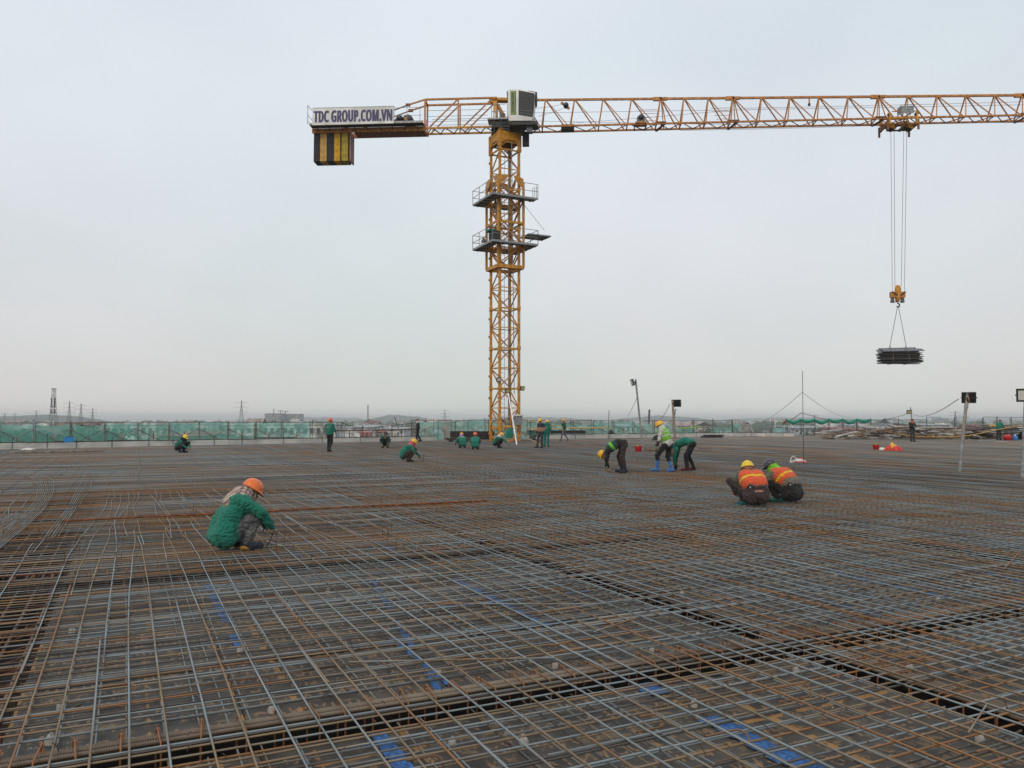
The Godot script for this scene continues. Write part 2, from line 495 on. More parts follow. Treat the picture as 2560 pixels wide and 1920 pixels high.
func far_a(b: float) -> float:      # where the deck ends at the back for that b
	return lerpf(51.5, 61.6, clampf((b + 6.3) / 61.0, 0, 1))
func make_rebar() -> void:
	var top := thing("rebar_mat", ab(8, 4, 0), "wide mat of crossing grey and rusty reinforcing bars the workers squat on", "rebar mat")
	var rest := MB.new()
	var b := -31.0
	var j := 0
	while b < 63.5:
		j += 1
		var sd := float(j) * 1.37
		var kind := kind_of()
		if b > -3.2 and b < 17.2:
			if not (b > -1.45 and b < -0.62 and j % 4 > 0):
				var cut := rng.randf_range(5.5, 14.0)
				var fin := rng.randf_range(18.6, 20.6) if b < 5.0 else 20.5
				var one := MB.new()
				a_bar(one, b, rng.randf_range(-4.5, -2.5), cut, 0.0, 0.0056, sd, kind, 6, 0.22)
				put("long_bar", one, M.bar, top)
				one = MB.new()
				a_bar(one, b + 0.013, cut - rng.randf_range(0.4, 0.9), fin, 0.0, 0.0056, sd + 0.4, kind_of(), 6, 0.25)
				put("long_bar", one, M.bar, top)
			if b >= 5.0 or j % 3 == 0: a_bar(rest, b, 20.2, far_a(b), 0.0, 0.0055, sd, brown_kind(), 4, 2.2)
		else:
			a_bar(rest, b, -4.0 if b > 0 else 8.0, far_a(b), 0.0, 0.0056, sd, brown_kind(), 4, 1.2 if absf(b - 10.0) < 22.0 else 2.5)
		b += 0.15 * rng.randf_range(0.86, 1.14) * (1.12 if b > -0.6 and b < 4.0 else 1.0)
	var a := 0.6
	j = 0
	while a < 61.0:
		j += 1
		var sd := float(j) * 2.11 + 300.0
		var tilt := rng.randf_range(-0.0022, 0.0022)
		var bmax := 62.5 + (1.0 if a > 50 else 0.0)
		var bmin := -31.0 if a < 40 else lerpf(-31.0, 6.0, (a - 40.0) / 16.0)
		var over := false
		for q in TA: over = over or (a > q[0] - 0.01 and a < q[0] + q[1])
		if over and rng.randf() < 0.72:
			a += 0.09
			continue
		if a < 18.5:
			var cut := rng.randf_range(2.0, 11.5)
			var one := MB.new()
			b_bar(one, a, rng.randf_range(-8.5, -6.5), cut, -0.0115, 0.0056, sd, brown_kind(), 6, 0.22, tilt)
			put("cross_bar", one, M.bar, top)
			one = MB.new()
			b_bar(one, a + 0.013, cut - rng.randf_range(0.5, 1.2), 19.5, -0.0115, 0.0056, sd + 0.5, brown_kind(), 6, 0.3, tilt)
			put("cross_bar", one, M.bar, top)
			b_bar(rest, a, 19.2, bmax, -0.0115, 0.0056, sd, brown_kind(), 4, 2.5, tilt)
			b_bar(rest, a, -31.0, -7.5, -0.0115, 0.0056, sd, brown_kind(), 4, 2.5, tilt)
		elif a < far_a(0.0) or true:
			b_bar(rest, a, bmin, bmax, -0.0115, 0.0058, sd, brown_kind(), 4, 1.6 if a < 34 else 3.2, tilt)
		var step := 0.122 * rng.randf_range(0.75, 1.3)
		if rng.randf() < 0.22: step = rng.randf_range(0.022, 0.04)      # a lapped pair
		a += step if a < 30.0 else step * 1.25
	stuff(put("far_bars", rest, M.bar, top))
	# bent bars tied to the mat
	for p in [[310, 1473], [318, 1530], [322, 1602], [318, 1722], [690, 1497], [745, 1558], [832, 1652], [1035, 1462], [1122, 1511], [1258, 1592], [1400, 1478], [1565, 1546], [1640, 1802], [1975, 1500], [2155, 1470], [2010, 1724], [2480, 1895], [1085, 1908], [1700, 1430], [2420, 1440], [500, 1420], [300, 1330], [1420, 1620], [1850, 1840], [2300, 1640]]:
		var q := gp(p[0], p[1], -0.02)
		var one := MB.new()
		var pts := PackedVector3Array()
		var lean := rng.randf_range(0.3, 0.9)
		var w := (DA * cos(lean) + Vector3.UP * sin(lean)) * 0.042
		var l := rng.randf_range(0.12, 0.3)
		pts.append(q - DB * l - w)
		for s in 9:
			var t := -PI / 2 + PI * s / 8.0
			pts.append(q + DB * cos(t) * 0.045 + w * sin(t))
		pts.append(q - DB * l * rng.randf_range(0.4, 0.9) + w)
		one.col = RUST.lerp(DARK, rng.randf_range(0.2, 0.7))
		one.rod(pts, 0.0055, 6)
		put("hairpin_bar", one, M.bar, top)
	# little upright chair bars
	var ch := MB.new()
	ch.col = RUST.lerp(DARK, 0.45)
	ch.rod(PackedVector3Array([Vector3(0, -0.12, 0), Vector3(0, 0.06, 0), Vector3(0.015, 0.075, 0), Vector3(0.075, 0.075, 0), Vector3(0.09, 0.06, 0), Vector3(0.09, -0.12, 0)]), 0.006, 5)
	var chm := ch.mesh()
	var ch2 := MB.new()
	ch2.col = RUST.lerp(DARK, 0.55)
	ch2.rod(PackedVector3Array([Vector3(0, -0.12, 0), Vector3(0, 0.075, 0), Vector3(0.012, 0.085, 0), Vector3(0.04, 0.082, 0)]), 0.0055, 5)
	var stub := ch2.mesh()
	for k in 190:
		var q := ab(9.6 + 22.0 * rng.randf() * rng.randf(), rng.randf_range(-7.0, 22.0), rng.randf_range(-0.02, 0.02))
		var o := inst("chair_bar", stub if k % 3 else chm, M.bar, top, Transform3D(Basis(Vector3.UP, rng.randf_range(0.0, 3.0)).scaled(Vector3.ONE * rng.randf_range(0.7, 1.15)), q))
		o.set_meta("label", "short bent rusty bar standing up from the mat")
	# wire ties
	var tie := MB.new()
	for k in 1500:
		var q := ab(1.5 + 12.0 * pow(rng.randf(), 1.3), rng.randf_range(-2.5, 13.0), -0.004)
		tie.col = Color(0.05, 0.04, 0.035).lerp(Color(0.16, 0.08, 0.04), rng.randf())
		var e := Vector3(rng.randf_range(-1, 1), rng.randf_range(0.1, 1), rng.randf_range(-1, 1)).normalized() * rng.randf_range(0.016, 0.042)
		tie.rod(PackedVector3Array([q - e * 0.6, q + Vector3(0, 0.008, 0), q + e]), 0.0032, 3)
	stuff(put("tie_wire", tie, M.bar, top))
	# lower mat
	var low := thing("lower_rebar_mat", ab(6, 4, -0.1), "darker lower mat of bars lying just above the plywood under the upper mat", "rebar mat")
	b = -2.9
	while b < 13.2:
		j += 1
		if not (b > -1.5 and b < -0.5) and not (b > 4.43 and b < 4.82) and not (b > 9.73 and b < 10.12):
			var kd := rng.randf_range(-0.7, 0.6)
			for sp in [[-2.0, 4.42], [4.70, 9.42], [9.70, 14.4]]:
				var one := MB.new()
				a_bar(one, b, sp[0] + rng.randf_range(-0.05, 0.0), sp[1] + rng.randf_range(-0.1, 0.0), -0.098, 0.005, j * 0.77, kd, 5, 0.4)
				put("long_bar", one, M.bar, low)
		b += 0.17 * rng.randf_range(0.8, 1.2)
	a = 0.8
	while a < 16.0:
		j += 1
		var over := false
		for q in TA: over = over or (a > q[0] - 0.04 and a < q[0] + q[1] + 0.02)
		if over:
			a += 0.06
			continue
		var kd := rng.randf_range(-0.9, 0.5)
		for sp in [[-0.60, 4.47], [4.80, 9.77], [10.1, 15.7]]:
			var one := MB.new()
			b_bar(one, a, sp[0] + rng.randf_range(-0.04, 0.03), sp[1] + rng.randf_range(-0.06, 0.0), -0.109, 0.005, j * 0.77, kd, 5, 0.45, rng.randf_range(-0.003, 0.003))
			put("cross_bar", one, M.bar, low)
		a += 0.19 * rng.randf_range(0.75, 1.3)
	# beam cages
	var n := 0
	for q in TA.slice(1):
		beam_cage(q[0], q[1], false, n); n += 1
	n = 0
	for q in TB:
		beam_cage(q[0], q[1], true, n); n += 1
	# mortar spacers
	for p in [[150, 1765], [180, 1580], [125, 1850], [600, 1625], [545, 1478], [1130, 1855], [680, 1772], [970, 1577], [1095, 1680], [870, 1502], [1190, 1465], [1388, 1662], [1310, 1850], [1735, 1758], [2275, 1666], [2450, 1845], [1990, 1672], [1705, 1485], [2345, 1497], [2090, 1440], [1745, 1580], [1190, 1300], [820, 1480], [2420, 1455], [1630, 1625]]:
		var c := gp(p[0], p[1], PLY + 0.02)
		var mb := MB.new()
		var bs := yaw(DA.rotated(Vector3.UP, rng.randf_range(-0.6, 0.6)))
		var s := rng.randf_range(0.032, 0.046)
		var rows := []
		for e in [[1.0, 0.0], [0.95, 0.6], [0.7, 0.95], [0.0, 1.0]]:
			var row := PackedVector3Array()
			for g in 8:
				var t := TAU * g / 8.0 + 0.39
				row.append(c + bs * Vector3(cos(t) * e[0] * s * 0.75, -0.02 + e[1] * s * (1.25 if g % 4 < 2 else 0.8), sin(t) * e[0] * s * 0.6))
			rows.append(row)
		mb.surf(rows, true)
		tag(put("mortar_spacer", mb, M.spacer_white, self, Vector3(c.x, PLY, c.z)), "small pale mortar spacer block on the plywood under the bars", "spacer", "mortar spacers under the bars")
func ribbed(p: Vector3, d: Vector3, l: float, r: float, pitch: float, sd: float) -> MB:    # a deformed bar with real slanting ribs
	var mb := MB.new()
	var x := d.cross(Vector3.UP).normalized()
	var y := d.cross(x)
	var k := int(l / pitch) * 3
	var sides := 8
	for j in k + 1:
		var s := l * j / k
		var rr := r * (1.13 if j % 3 == 0 else 0.97)
		mb.col = Color(0.215, 0.172, 0.128).lerp(Color(0.105, 0.074, 0.052), clampf(0.5 + fn.get_noise_2d(s * 30.0, sd) * 1.3, 0, 1)) * (1.08 if j % 3 == 0 else 0.9)
		for e in sides:
			var t := TAU * e / sides
			var nn := x * cos(t) + y * sin(t)
			var slope := 0.0 if j % 3 == 0 else (0.55 if j % 3 == 1 else -0.55)
			mb.vert(p + d * (s + sin(t) * pitch * 0.45) + nn * rr, (nn + d * slope).normalized())
	for j in k:
		for e in sides:
			var a0 := j * sides + e
			var a1 := j * sides + (e + 1) % sides
			mb.i.append_array(PackedInt32Array([a0, a0 + sides, a1 + sides, a0, a1 + sides, a1]))
	return mb
func beam_cage(at: float, w: float, along: bool, n: int) -> void:
	var wide: bool = w > 0.5
	var lo := -3.0 if along else -6.5
	var hi := 20.0
	var label: String
	if along: label = ["wide rusty beam cage of thick bars in the broad trench", "beam cage in the dark trench crossing the nearest cross trench", "beam cage in the trench passing the two workers in orange vests", "beam cage in the trench beyond the workers in orange vests"][n]
	else: label = ["thick ribbed beam cage in the nearest cross trench", "ribbed beam cage in the trench below the worker with plaid scarf", "beam cage under the long rusty pipe", "beam cage in the trench beyond the rusty pipe"][n]
	var root := thing("beam_cage", ab(lo, at, -0.3) if along else ab(at, lo, -0.3), label, "beam cage")
	var h := -0.085 if along else -0.034
	if wide: h = -0.09
	var m := 6 if wide else 4
	var d := DA if along else DB
	for k in m:
		var off: float = at + 0.10 + (w - 0.16) * k / (m - 1) if wide else at + (w * 0.5 if along else 0.05) + (0.05 if along else 0.062) * k
		var drop := -0.014 * absf(k - 1.4) if not wide else rng.randf_range(-0.012, 0.01)
		var r := 0.0125 if not wide else 0.0145
		var near := (not along and n < 2) or (along and n == 1)
		var s := -1.6 if not along else 1.0
		var e := 9.5 if not along else 10.5
		if near:
			var p := ab(s, off, h + drop) if along else ab(off, s, h + drop)
			put("main_bar", ribbed(p, d, e - s, r, 0.0125, k * 3.7 + n), M.bar, root)
			lo = s
		var one := MB.new()
		if along: a_bar_straight(one, off, e - 0.3 if near else lo, hi, h + drop, r, k + n * 7.0, true)
		else: a_bar_straight(one, off, e - 0.3 if near else lo, hi, h + drop, r, k + n * 7.0, false)
		put("main_bar", one, M.bar, root)
	for k in 3:
		var off: float = at + 0.06 + (w - 0.12) * k / 2.0
		var one := MB.new()
		a_bar_straight(one, off, -3.0, hi, -0.52, 0.0115, k + n * 5.0, along)
		put("bottom_bar", one, M.bar, root)
	# stirrups: bent loops with a hook
	var st := MB.new()
	st.col = Color(0.25, 0.105, 0.04) if not wide else Color(0.12, 0.05, 0.028)
	var hw := w * 0.5 - 0.03
	if not wide and not along: hw = 0.125
	var x0 := (-w * 0.5 + 0.15) if (not along and not wide) else (w * 0.5 - 0.16 - w * 0.5 + 0.14 if not wide else 0.0)
	var ty := h + 0.017
	st.rod(PackedVector3Array([Vector3(x0 + hw * 0.5, ty - 0.05, 0.012), Vector3(x0 + hw - 0.01, ty + 0.002, 0.008), Vector3(x0 + hw, ty, 0), Vector3(x0 - hw + 0.02, ty, 0), Vector3(x0 - hw, ty - 0.02, 0), Vector3(x0 - hw, -0.53, 0), Vector3(x0 + hw, -0.53, 0), Vector3(x0 + hw, ty - 0.01, -0.006), Vector3(x0 + hw - 0.05, ty + 0.006, -0.008)]), 0.0052, 5)
	var mesh := st.mesh()
	var s := -2.0 if not along else 1.2
	var c := 0
	while s < 19.0 and c < 120:
		c += 1
		var ctr := ab(s, at + w * 0.5) if along else ab(at + w * 0.5, s)
		var bs := Basis(DB, Vector3.UP, DB.cross(Vector3.UP)) if along else Basis(DA, Vector3.UP, DA.cross(Vector3.UP))
		inst("stirrup", mesh, M.bar, root, Transform3D(bs * Basis(Vector3.UP, rng.randf_range(-0.12, 0.12)), ctr + Vector3(0, rng.randf_range(-0.008, 0.004), 0)))
		s += rng.randf_range(0.15, 0.22) * (1.7 if wide else 1.0)
func a_bar_straight(mb: MB, off: float, s: float, e: float, h: float, r: float, sd: float, along: bool) -> void:
	var pts := PackedVector3Array()
	var cols := PackedColorArray()
	var k := int((e - s) / 0.35)
	for j in k + 1:
		var q := s + (e - s) * j / k
		pts.append(ab(q, off, h) if along else ab(off, q, h))
		cols.append(Color(0.17, 0.115, 0.075).lerp(Color(0.075, 0.046, 0.032), clampf(0.5 + fn.get_noise_2d(q * 40.0, sd * 9.0) * 1.4, 0, 1)))
	mb.rod(pts, r, 6, cols)
func litter() -> void:
	# cut ends left lying on the mat
	for k in 16:
		var p := ab(rng.randf_range(2.5, 13.0), rng.randf_range(0.0, 11.0), 0.012)
		var d := DB.rotated(Vector3.UP, rng.randf_range(-0.5, 0.5)) * rng.randf_range(0.5, 1.9)
		var mb := MB.new()
		var cols := PackedColorArray()
		for e in 7: cols.append(bar_color(e * 0.3, k * 5.3, rng.randf_range(0.0, 0.9)))
		mb.rod(sag(p, p + d, rng.randf_range(-0.01, 0.01), 6), 0.0052, 6, cols)
		tag(put("cut_bar_end", mb, M.bar, self, p), "short cut bar lying askew on top of the mat", "rebar", "cut bar ends on the mat")
	# chips, sawdust lumps and wire snippets on the plywood
	var mb := MB.new()
	for k in 900:
		var p := ab(1.6 + 10.0 * pow(rng.randf(), 1.4), rng.randf_range(-0.5, 10.0), PLY + 0.004)
		var over := false
		for q in TA: over = over or (p.dot(DA) > q[0] - 0.03 and p.dot(DA) < q[0] + q[1] + 0.03)
		for q in TB: over = over or (p.dot(DB) > q[0] - 0.03 and p.dot(DB) < q[0] + q[1] + 0.03)
		if over: continue
		mb.col = [Color(0.30, 0.20, 0.10), Color(0.34, 0.31, 0.26), Color(0.16, 0.08, 0.03), Color(0.22, 0.18, 0.13)][rng.randi() % 4] * rng.randf_range(0.6, 1.2)
		mb.box(p, Vector3(rng.randf_range(0.006, 0.05), 0.006, rng.randf_range(0.004, 0.014)), Basis(Vector3.UP, rng.randf() * PI))
	var o := put("wood_chips", mb, M.bar)
	stuff(o)
	tag(o, "chips, sawdust lumps and wire snippets strewn on the plywood under the bars", "litter")
func loose_bars() -> void:
	# sheaves of loose bars bent over the mat at the left
	var k := 0
	for set in [[[[-90, 1420], [0, 1350], [60, 1303], [100, 1262], [117, 1222], [108, 1198], [72, 1183]], 9, 7.0, "curved sheaf of loose pale bars bending over the mat"],
			[[[132, 1342], [160, 1300], [182, 1268], [213, 1214], [236, 1180]], 5, 7.5, "narrow tied sheaf of loose bars with a wire knot"],
			[[[-120, 1330], [-20, 1310], [40, 1290], [75, 1282]], 6, 9.0, "short splayed bundle of bars beside the curved sheaf"],
			[[[-140, 1420], [-30, 1345], [20, 1310], [58, 1283]], 7, 8.0, "splayed pale bars fanning out under the curved sheaf"]]:
		var root := thing("bar_sheaf", gp(set[0][1][0], set[0][1][1], 0.01), set[3], "rebar sheaf")
		for q in set[1]:
			var cv := Curve3D.new()
			var ps: Array = set[0]
			for e in ps.size():
				var f := float(e) / (ps.size() - 1)
				var o: float = (q - set[1] * 0.5) * set[2] * (0.6 + 0.55 * absf(f - 0.55) * 1.6)
				var pt := gp(ps[e][0] + o, ps[e][1], 0.014 + 0.006 * (q % 3))
				var tg := Vector3.ZERO
				if e > 0 and e < ps.size() - 1: tg = (gp(ps[e + 1][0], ps[e + 1][1]) - gp(ps[e - 1][0], ps[e - 1][1])) * 0.16
				cv.add_point(pt, -tg, tg)
			var pts := cv.tessellate_even_length(4, 0.25)
			var cols := PackedColorArray()
			for e in pts.size(): cols.append(bar_color(e * 0.25, q * 3.3 + k * 20.0, [0.1, 0.5, -0.1, 0.35][q % 4]))
			var one := MB.new()
			one.rod(pts, 0.005, 6, cols)
			put("loose_bar", one, M.bar, root)
		if k == 1:
			var one := MB.new()
			var c := gp(182, 1268, 0.025)
			var pts := PackedVector3Array()
			for e in 9: pts.append(c + Vector3(0.09 * cos(e * 0.7), 0.03 + 0.02 * sin(e * 1.4), 0.03 * sin(e * 0.7)))
			one.rod(pts, 0.006, 5)
			put("wire_knot", one, M.black, root)
		k += 1
	# the long rusty pipe
	var mb := MB.new()
	var pts := PackedVector3Array()
	for e in 15: pts.append(ab(14.3 + 0.02 * sin(e * 0.9), -0.9 + e * 0.52, 0.022))
	mb.rod(pts, 0.017, 10)
	tag(put("rusty_pipe", mb, mat("pipe_rust", Color(0.33, 0.10, 0.03), 0.9, 0.0, "blotch", 2.0), self, pts[0]), "long thin orange-rusted steel pipe lying across the mat behind the worker with plaid scarf", "pipe")
	# a few long bars drawn out over the far mat
	for s in [[300, 1160, 710, 1130], [640, 1107, 720, 1132], [1330, 1133, 1500, 1148], [1700, 1118, 1760, 1123]]:
		var one := MB.new()
		var p := gp(s[0], s[1], 0.015)
		one.col = Color(0.24, 0.27, 0.29)
		one.rod(sag(p, gp(s[2], s[3], 0.015), 0.0, 6), 0.012, 6)
		tag(put("loose_long_bar", one, M.bar, self, p), "single long pale bar lying loose on the far mat", "rebar", "loose long bars on the far mat")

# ---------- tower crane ----------
var T := Vector3(-0.545, 0, -60)
var J := Vector3(36.1, 0, 2.3).normalized()
var WN := Vector3(-2.3, 0, 36.1).normalized()      # across the jib, towards the camera
func jp(px: float, py: float, w := 0.0) -> Vector2:    # (along the jib, height) where that direction meets the jib's upright plane
	var d := ray(px, py)
	var o := T + WN * w
	var k := (o - EYE).dot(WN) / d.dot(WN)
	var p := EYE + d * k
	return Vector2((p - T).dot(J), p.y)
func jq(s: float, h: float, w := 0.0) -> Vector3:
	return Vector3(T.x, 0, T.z) + J * s + WN * w + Vector3(0, h, 0)
func tz(py: float) -> float:
	return dp(1262, py, 60.0).y
func group_part(called: String, parent: Node3D, at: Vector3) -> Node3D:
	var o := Node3D.new()
	o.name = called
	parent.add_child(o, true)
	o.global_position = at
	return o
func corner(k: int, s: float, h: float) -> Vector3:      # 0 near, 1 right, 2 back, 3 left
	var q: Array = [[-1, -1], [-1, 1], [1, 1], [1, -1]][k]
	return Vector3(T.x, h, T.z) + DA * (q[0] * s * 0.5) + DB * (q[1] * s * 0.5)
func make_crane() -> void:
	var cr := thing("tower_crane", T, "tall yellow lattice tower crane with white cab and long jib behind the deck", "tower crane")
	var Y: Material = M.crane_yellow
	var O: Material = M.jib_shaded_paint
	# mast
	var base := tz(1070)
	for k in range(-1, 8):
		var y := base + 3.02 * k
		var y2 := y + 3.02
		if k == -1: y = -0.7
		if k == 7: y2 = tz(362)
		var sec := group_part("mast_section", cr, Vector3(T.x, y, T.z))
		var mid := (base + 3.02 * k + 1.51)
		for c in 4:
			var d := (c + 1) % 4
			strut("leg", sec, corner(c, 1.6, y), corner(c, 1.6, y2), 0.165, Y, 0.165, DA)
			strut("joint_collar", sec, corner(c, 1.6, y2 - 0.16), corner(c, 1.6, y2 + 0.16), 0.215, Y, 0.215, DA)
			strut("rail", sec, corner(c, 1.6, y2 - 0.05), corner(d, 1.6, y2 - 0.05), 0.10, Y)
			if k >= 0:
				strut("rail", sec, corner(c, 1.6, mid), corner(d, 1.6, mid), 0.06, Y)
				var f := c % 2 == 0
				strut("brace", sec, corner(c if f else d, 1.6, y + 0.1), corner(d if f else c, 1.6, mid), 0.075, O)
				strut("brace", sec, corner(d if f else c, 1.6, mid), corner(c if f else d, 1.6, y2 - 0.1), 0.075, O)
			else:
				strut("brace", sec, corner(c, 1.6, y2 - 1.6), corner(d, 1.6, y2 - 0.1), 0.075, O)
		# ladder inside, bolt lugs outside
		var lp := Vector3(T.x, 0, T.z) + DA * 0.35 - DB * 0.05
		for e in [-0.2, 0.2]:
			pipe("ladder_rail", sec, lp + DB * e + Vector3(0, y, 0), lp + DB * e + Vector3(0, y2, 0), 0.028, M.rail_grey)
		for e in 9:
			var hy := y + (y2 - y) * (e + 0.5) / 9.0
			pipe("rung", sec, lp - DB * 0.2 + Vector3(0, hy, 0), lp + DB * 0.2 + Vector3(0, hy, 0), 0.022, M.rail_grey)
		for e in 2:
			var q := corner(3, 1.6, y + (y2 - y) * (0.3 + 0.45 * e)) - DB * 0.12
			block("bolt_lug", sec, q, Vector3(0.14, 0.16, 0.1), yaw(DB), O)
			block("bolt_lug", sec, corner(0, 1.6, y + (y2 - y) * (0.3 + 0.45 * e)) - DB * 0.12, Vector3(0.12, 0.14, 0.1), yaw(DB), O)
	# climbing cage
	var cg := group_part("climbing_cage", cr, Vector3(T.x, tz(674), T.z))
	var c0 := tz(672)
	var c1 := tz(462)
	for c in 4:
		var d := (c + 1) % 4
		strut("post", cg, corner(c, 2.12, c0), corner(c, 2.12, c1), 0.15, Y, 0.15, DA)
		strut("frame_beam", cg, corner(c, 2.12, c0), corner(d, 2.12, c0), 0.12, Y, 0.26)
		for hh in [0.27, 0.52, 0.80]:
			strut("frame_beam", cg, corner(c, 2.12, lerpf(c0, c1, hh)), corner(d, 2.12, lerpf(c0, c1, hh)), 0.10, Y, 0.16)
		var ladder := [0.02, 0.27, 0.52, 0.80, 0.97]
		for e in 4:
			var f := (c + e) % 2 == 0
			strut("brace", cg, corner(c if f else d, 2.12, lerpf(c0, c1, ladder[e])), corner(d if f else c, 2.12, lerpf(c0, c1, ladder[e + 1])), 0.08, O)
		for e in 2:      # gusset plates at the top corners
			var p := corner(c if e == 0 else d, 2.14, c1)
			var q := corner(d if e == 0 else c, 2.14, c1)
			var g := MB.new()
			var up := Vector3(0, 0.28, 0)
			var x := (q - p).normalized()
			g.quad(p + up - Vector3(0, 0.9, 0), p + up, p + up + x * 0.3 + Vector3(0, 0.14, 0), p + up + x * 0.12 - Vector3(0, 0.75, 0))
			g.quad(p + up + x * 0.12 - Vector3(0, 0.75, 0), p + up + x * 0.3 + Vector3(0, 0.14, 0), p + up + x * 0.85 + Vector3(0, 0.2, 0), p + up + x * 0.75 - Vector3(0, 0.12, 0))
			put("gusset_plate", g, Y, cg)
	# ram, pump and cover in the cage
	pipe("ram", cg, corner(0, 1.9, c0 + 3.6) + DA * 0.4, corner(0, 1.9, c0 + 6.0) + DA * 0.7, 0.16, M.rail_grey)
	# work platforms
	for k in 2:
		var ph := dp(1231, [482, 600][k], 57.5).y
		var pf := group_part("work_platform", cr, Vector3(T.x, ph, T.z))
		for c in 4:
			var d := (c + 1) % 4
			if k == 0 and c == 1: continue
			var o0 := corner(c, 3.75, ph)
			var o1 := corner(d, 3.75, ph)
			var x := (o1 - o0).normalized()
			var inn := (Vector3(T.x, ph, T.z) - (o0 + o1) * 0.5).normalized()
			var m0 := (o0 + o1) * 0.5 + inn * 0.36
			block("walk_plate", pf, m0 + Vector3(0, -0.02 - 0.004 * (c % 2), 0), Vector3(3.72 if c % 2 == 0 else 2.3, 0.035, 0.7), Basis(x, Vector3.UP, x.cross(Vector3.UP)), M.mesh_plate)
			strut("edge_beam", pf, o0 + inn * 0.01, o1 + inn * 0.01, 0.05, M.galv, 0.15)
			strut("edge_beam", pf, o0 + inn * 0.74, o1 + inn * 0.74, 0.05, M.galv, 0.09)
			for e in 5:
				var q := o0.lerp(o1, (e + 0.5) / 5.0)
				strut("joist", pf, q + Vector3(0, -0.09, 0), q + inn * 0.72 + Vector3(0, -0.09, 0), 0.05, M.mid_steel)
			for hh in [0.55, 1.1]:
				pipe("guard_rail", pf, o0 + Vector3(0, hh, 0), o1 + Vector3(0, hh, 0), 0.045, M.galv)
			for e in 4:
				var q := o0.lerp(o1, e / 3.0)
				pipe("rail_post", pf, q, q + Vector3(0, 1.1, 0), 0.05, M.galv)
		if k == 0:
			var g := corner(1, 3.75, ph)
			for e in 3: pipe("hoop_bar", pf, g - DB * (0.12 + 0.16 * e), g - DB * (0.12 + 0.16 * e) + Vector3(0, 1.0 - 0.1 * e, 0), 0.045, M.galv)
			pipe("tie_rod", pf, corner(1, 2.2, ph - 0.35), dp(1361, 576, 58.8), 0.035, M.galv)
		else:
			var p0 := Vector3(T.x, ph + 1.05, T.z)
			block("fold_out_deck", pf, p0 + DB * 2.55 - DA * 0.2, Vector3(1.9, 0.04, 1.5), yaw(DB), M.mesh_plate)
			for e in 3: strut("joist", pf, p0 + DB * (1.65 + 0.9 * e) - DA * 0.95 - Vector3(0, 0.06, 0), p0 + DB * (1.65 + 0.9 * e) + DA * 0.55 - Vector3(0, 0.06, 0), 0.07, M.mid_steel)
			for e in 3: strut("edge_beam", pf, p0 + DB * 1.6 + DA * (-0.95 + 0.75 * e) - Vector3(0, 0.05, 0), p0 + DB * 3.5 + DA * (-0.95 + 0.75 * e) - Vector3(0, 0.05, 0), 0.06, M.galv)
			var u := corner(0, 3.0, ph) + DA * 0.35 + DB * 0.1
			block("hydraulic_unit", pf, u + Vector3(0, 0.42, 0), Vector3(0.75, 0.8, 0.6), yaw(DA), M.dark_steel)
			block("unit_cover", pf, u + Vector3(-0.1, 0.92, 0.1) + DA * 0.35, Vector3(0.75, 0.16, 0.62), yaw(DA), M.teal_cloth)
			var fun := MB.new()
			fun.lathe(corner(3, 3.5, ph + 0.45) - DA * 0.9 + DB * 0.35, [[0.06, 0.35], [0.07, 0.3], [0.22, 0.0], [0.2, -0.02]], 10)
			put("funnel", fun, M.mid_steel, pf)
	# head frame under the slewing ring
	var hd := group_part("mast_head", cr, Vector3(T.x, tz(362), T.z))
	var ha := tz(366)
	var hb := tz(338)
	for c in 4:
		var d := (c + 1) % 4
		var p := corner(c, 1.78, 0)
		var q := corner(d, 1.78, 0)
		strut("head_plate", hd, corner(c, 1.74, (ha + hb) * 0.5 + 0.1), corner(d, 1.74, (ha + hb) * 0.5 + 0.1), 0.06, Y, hb - ha - 0.2)
		strut("leg", hd, corner(c, 1.7, ha - 0.6), corner(c, 1.7, hb), 0.2, Y, 0.2, DA)
		for e in 2:
			var g := MB.new()
			var x := (q - p).normalized() * (1.0 if e == 0 else -1.0)
			var o := (p if e == 0 else q) + Vector3(0, ha + 0.22, 0)
			var fan := [o + x * 0.12 - Vector3(0, 0.75, 0)]
			for s in 6:
				var t := PI / 2 * s / 5.0
				fan.append(o + x * (0.12 + 0.6 * (1.0 - cos(t))) - Vector3(0, 0.75 * (1.0 - sin(t)), 0))
			for s in range(1, 6): g.tri(o + x * 0.1, fan[s + 1] if s < 6 else fan[s], fan[s])
			put("arch_gusset", g, Y, hd)
	block("control_box", hd, jq(1.62, tz(352), 0.2), Vector3(0.5, 1.0, 0.5), yaw(J), M.dark_steel)
	# slewing unit
	var sl := group_part("slewing_unit", cr, Vector3(T.x, hb, T.z))
	var ring := MB.new()
	ring.lathe(Vector3(T.x, hb, T.z), [[0.0, 0.0], [1.0, 0.0], [1.0, 0.18], [0.85, 0.18], [0.85, 0.4], [1.05, 0.42], [1.05, 0.7], [0.0, 0.7]], 24)
	put("slewing_ring", ring, M.dark_steel, sl)
	var f0 := jp(1229, 300, 0.9)
	var f1 := jp(1310, 300, 0.9)
	var dy := f0.y
	block("slew_deck", sl, jq((f0.x + f1.x) * 0.5, dy - 0.35, 0.0), Vector3(f1.x - f0.x, 0.5, 2.0), yaw(J), M.dark_steel)
	block("walk_plate", sl, jq((f0.x + f1.x) * 0.5 - 0.2, dy + 0.02, 0.55), Vector3(f1.x - f0.x + 0.2, 0.12, 1.2), yaw(J), M.galv)
	for e in 5: strut("joist", sl, jq(f0.x + 0.2 + e * 0.55, dy - 0.1, 1.15), jq(f0.x + 0.2 + e * 0.55, dy - 1.0, 0.9), 0.05, M.mid_steel)
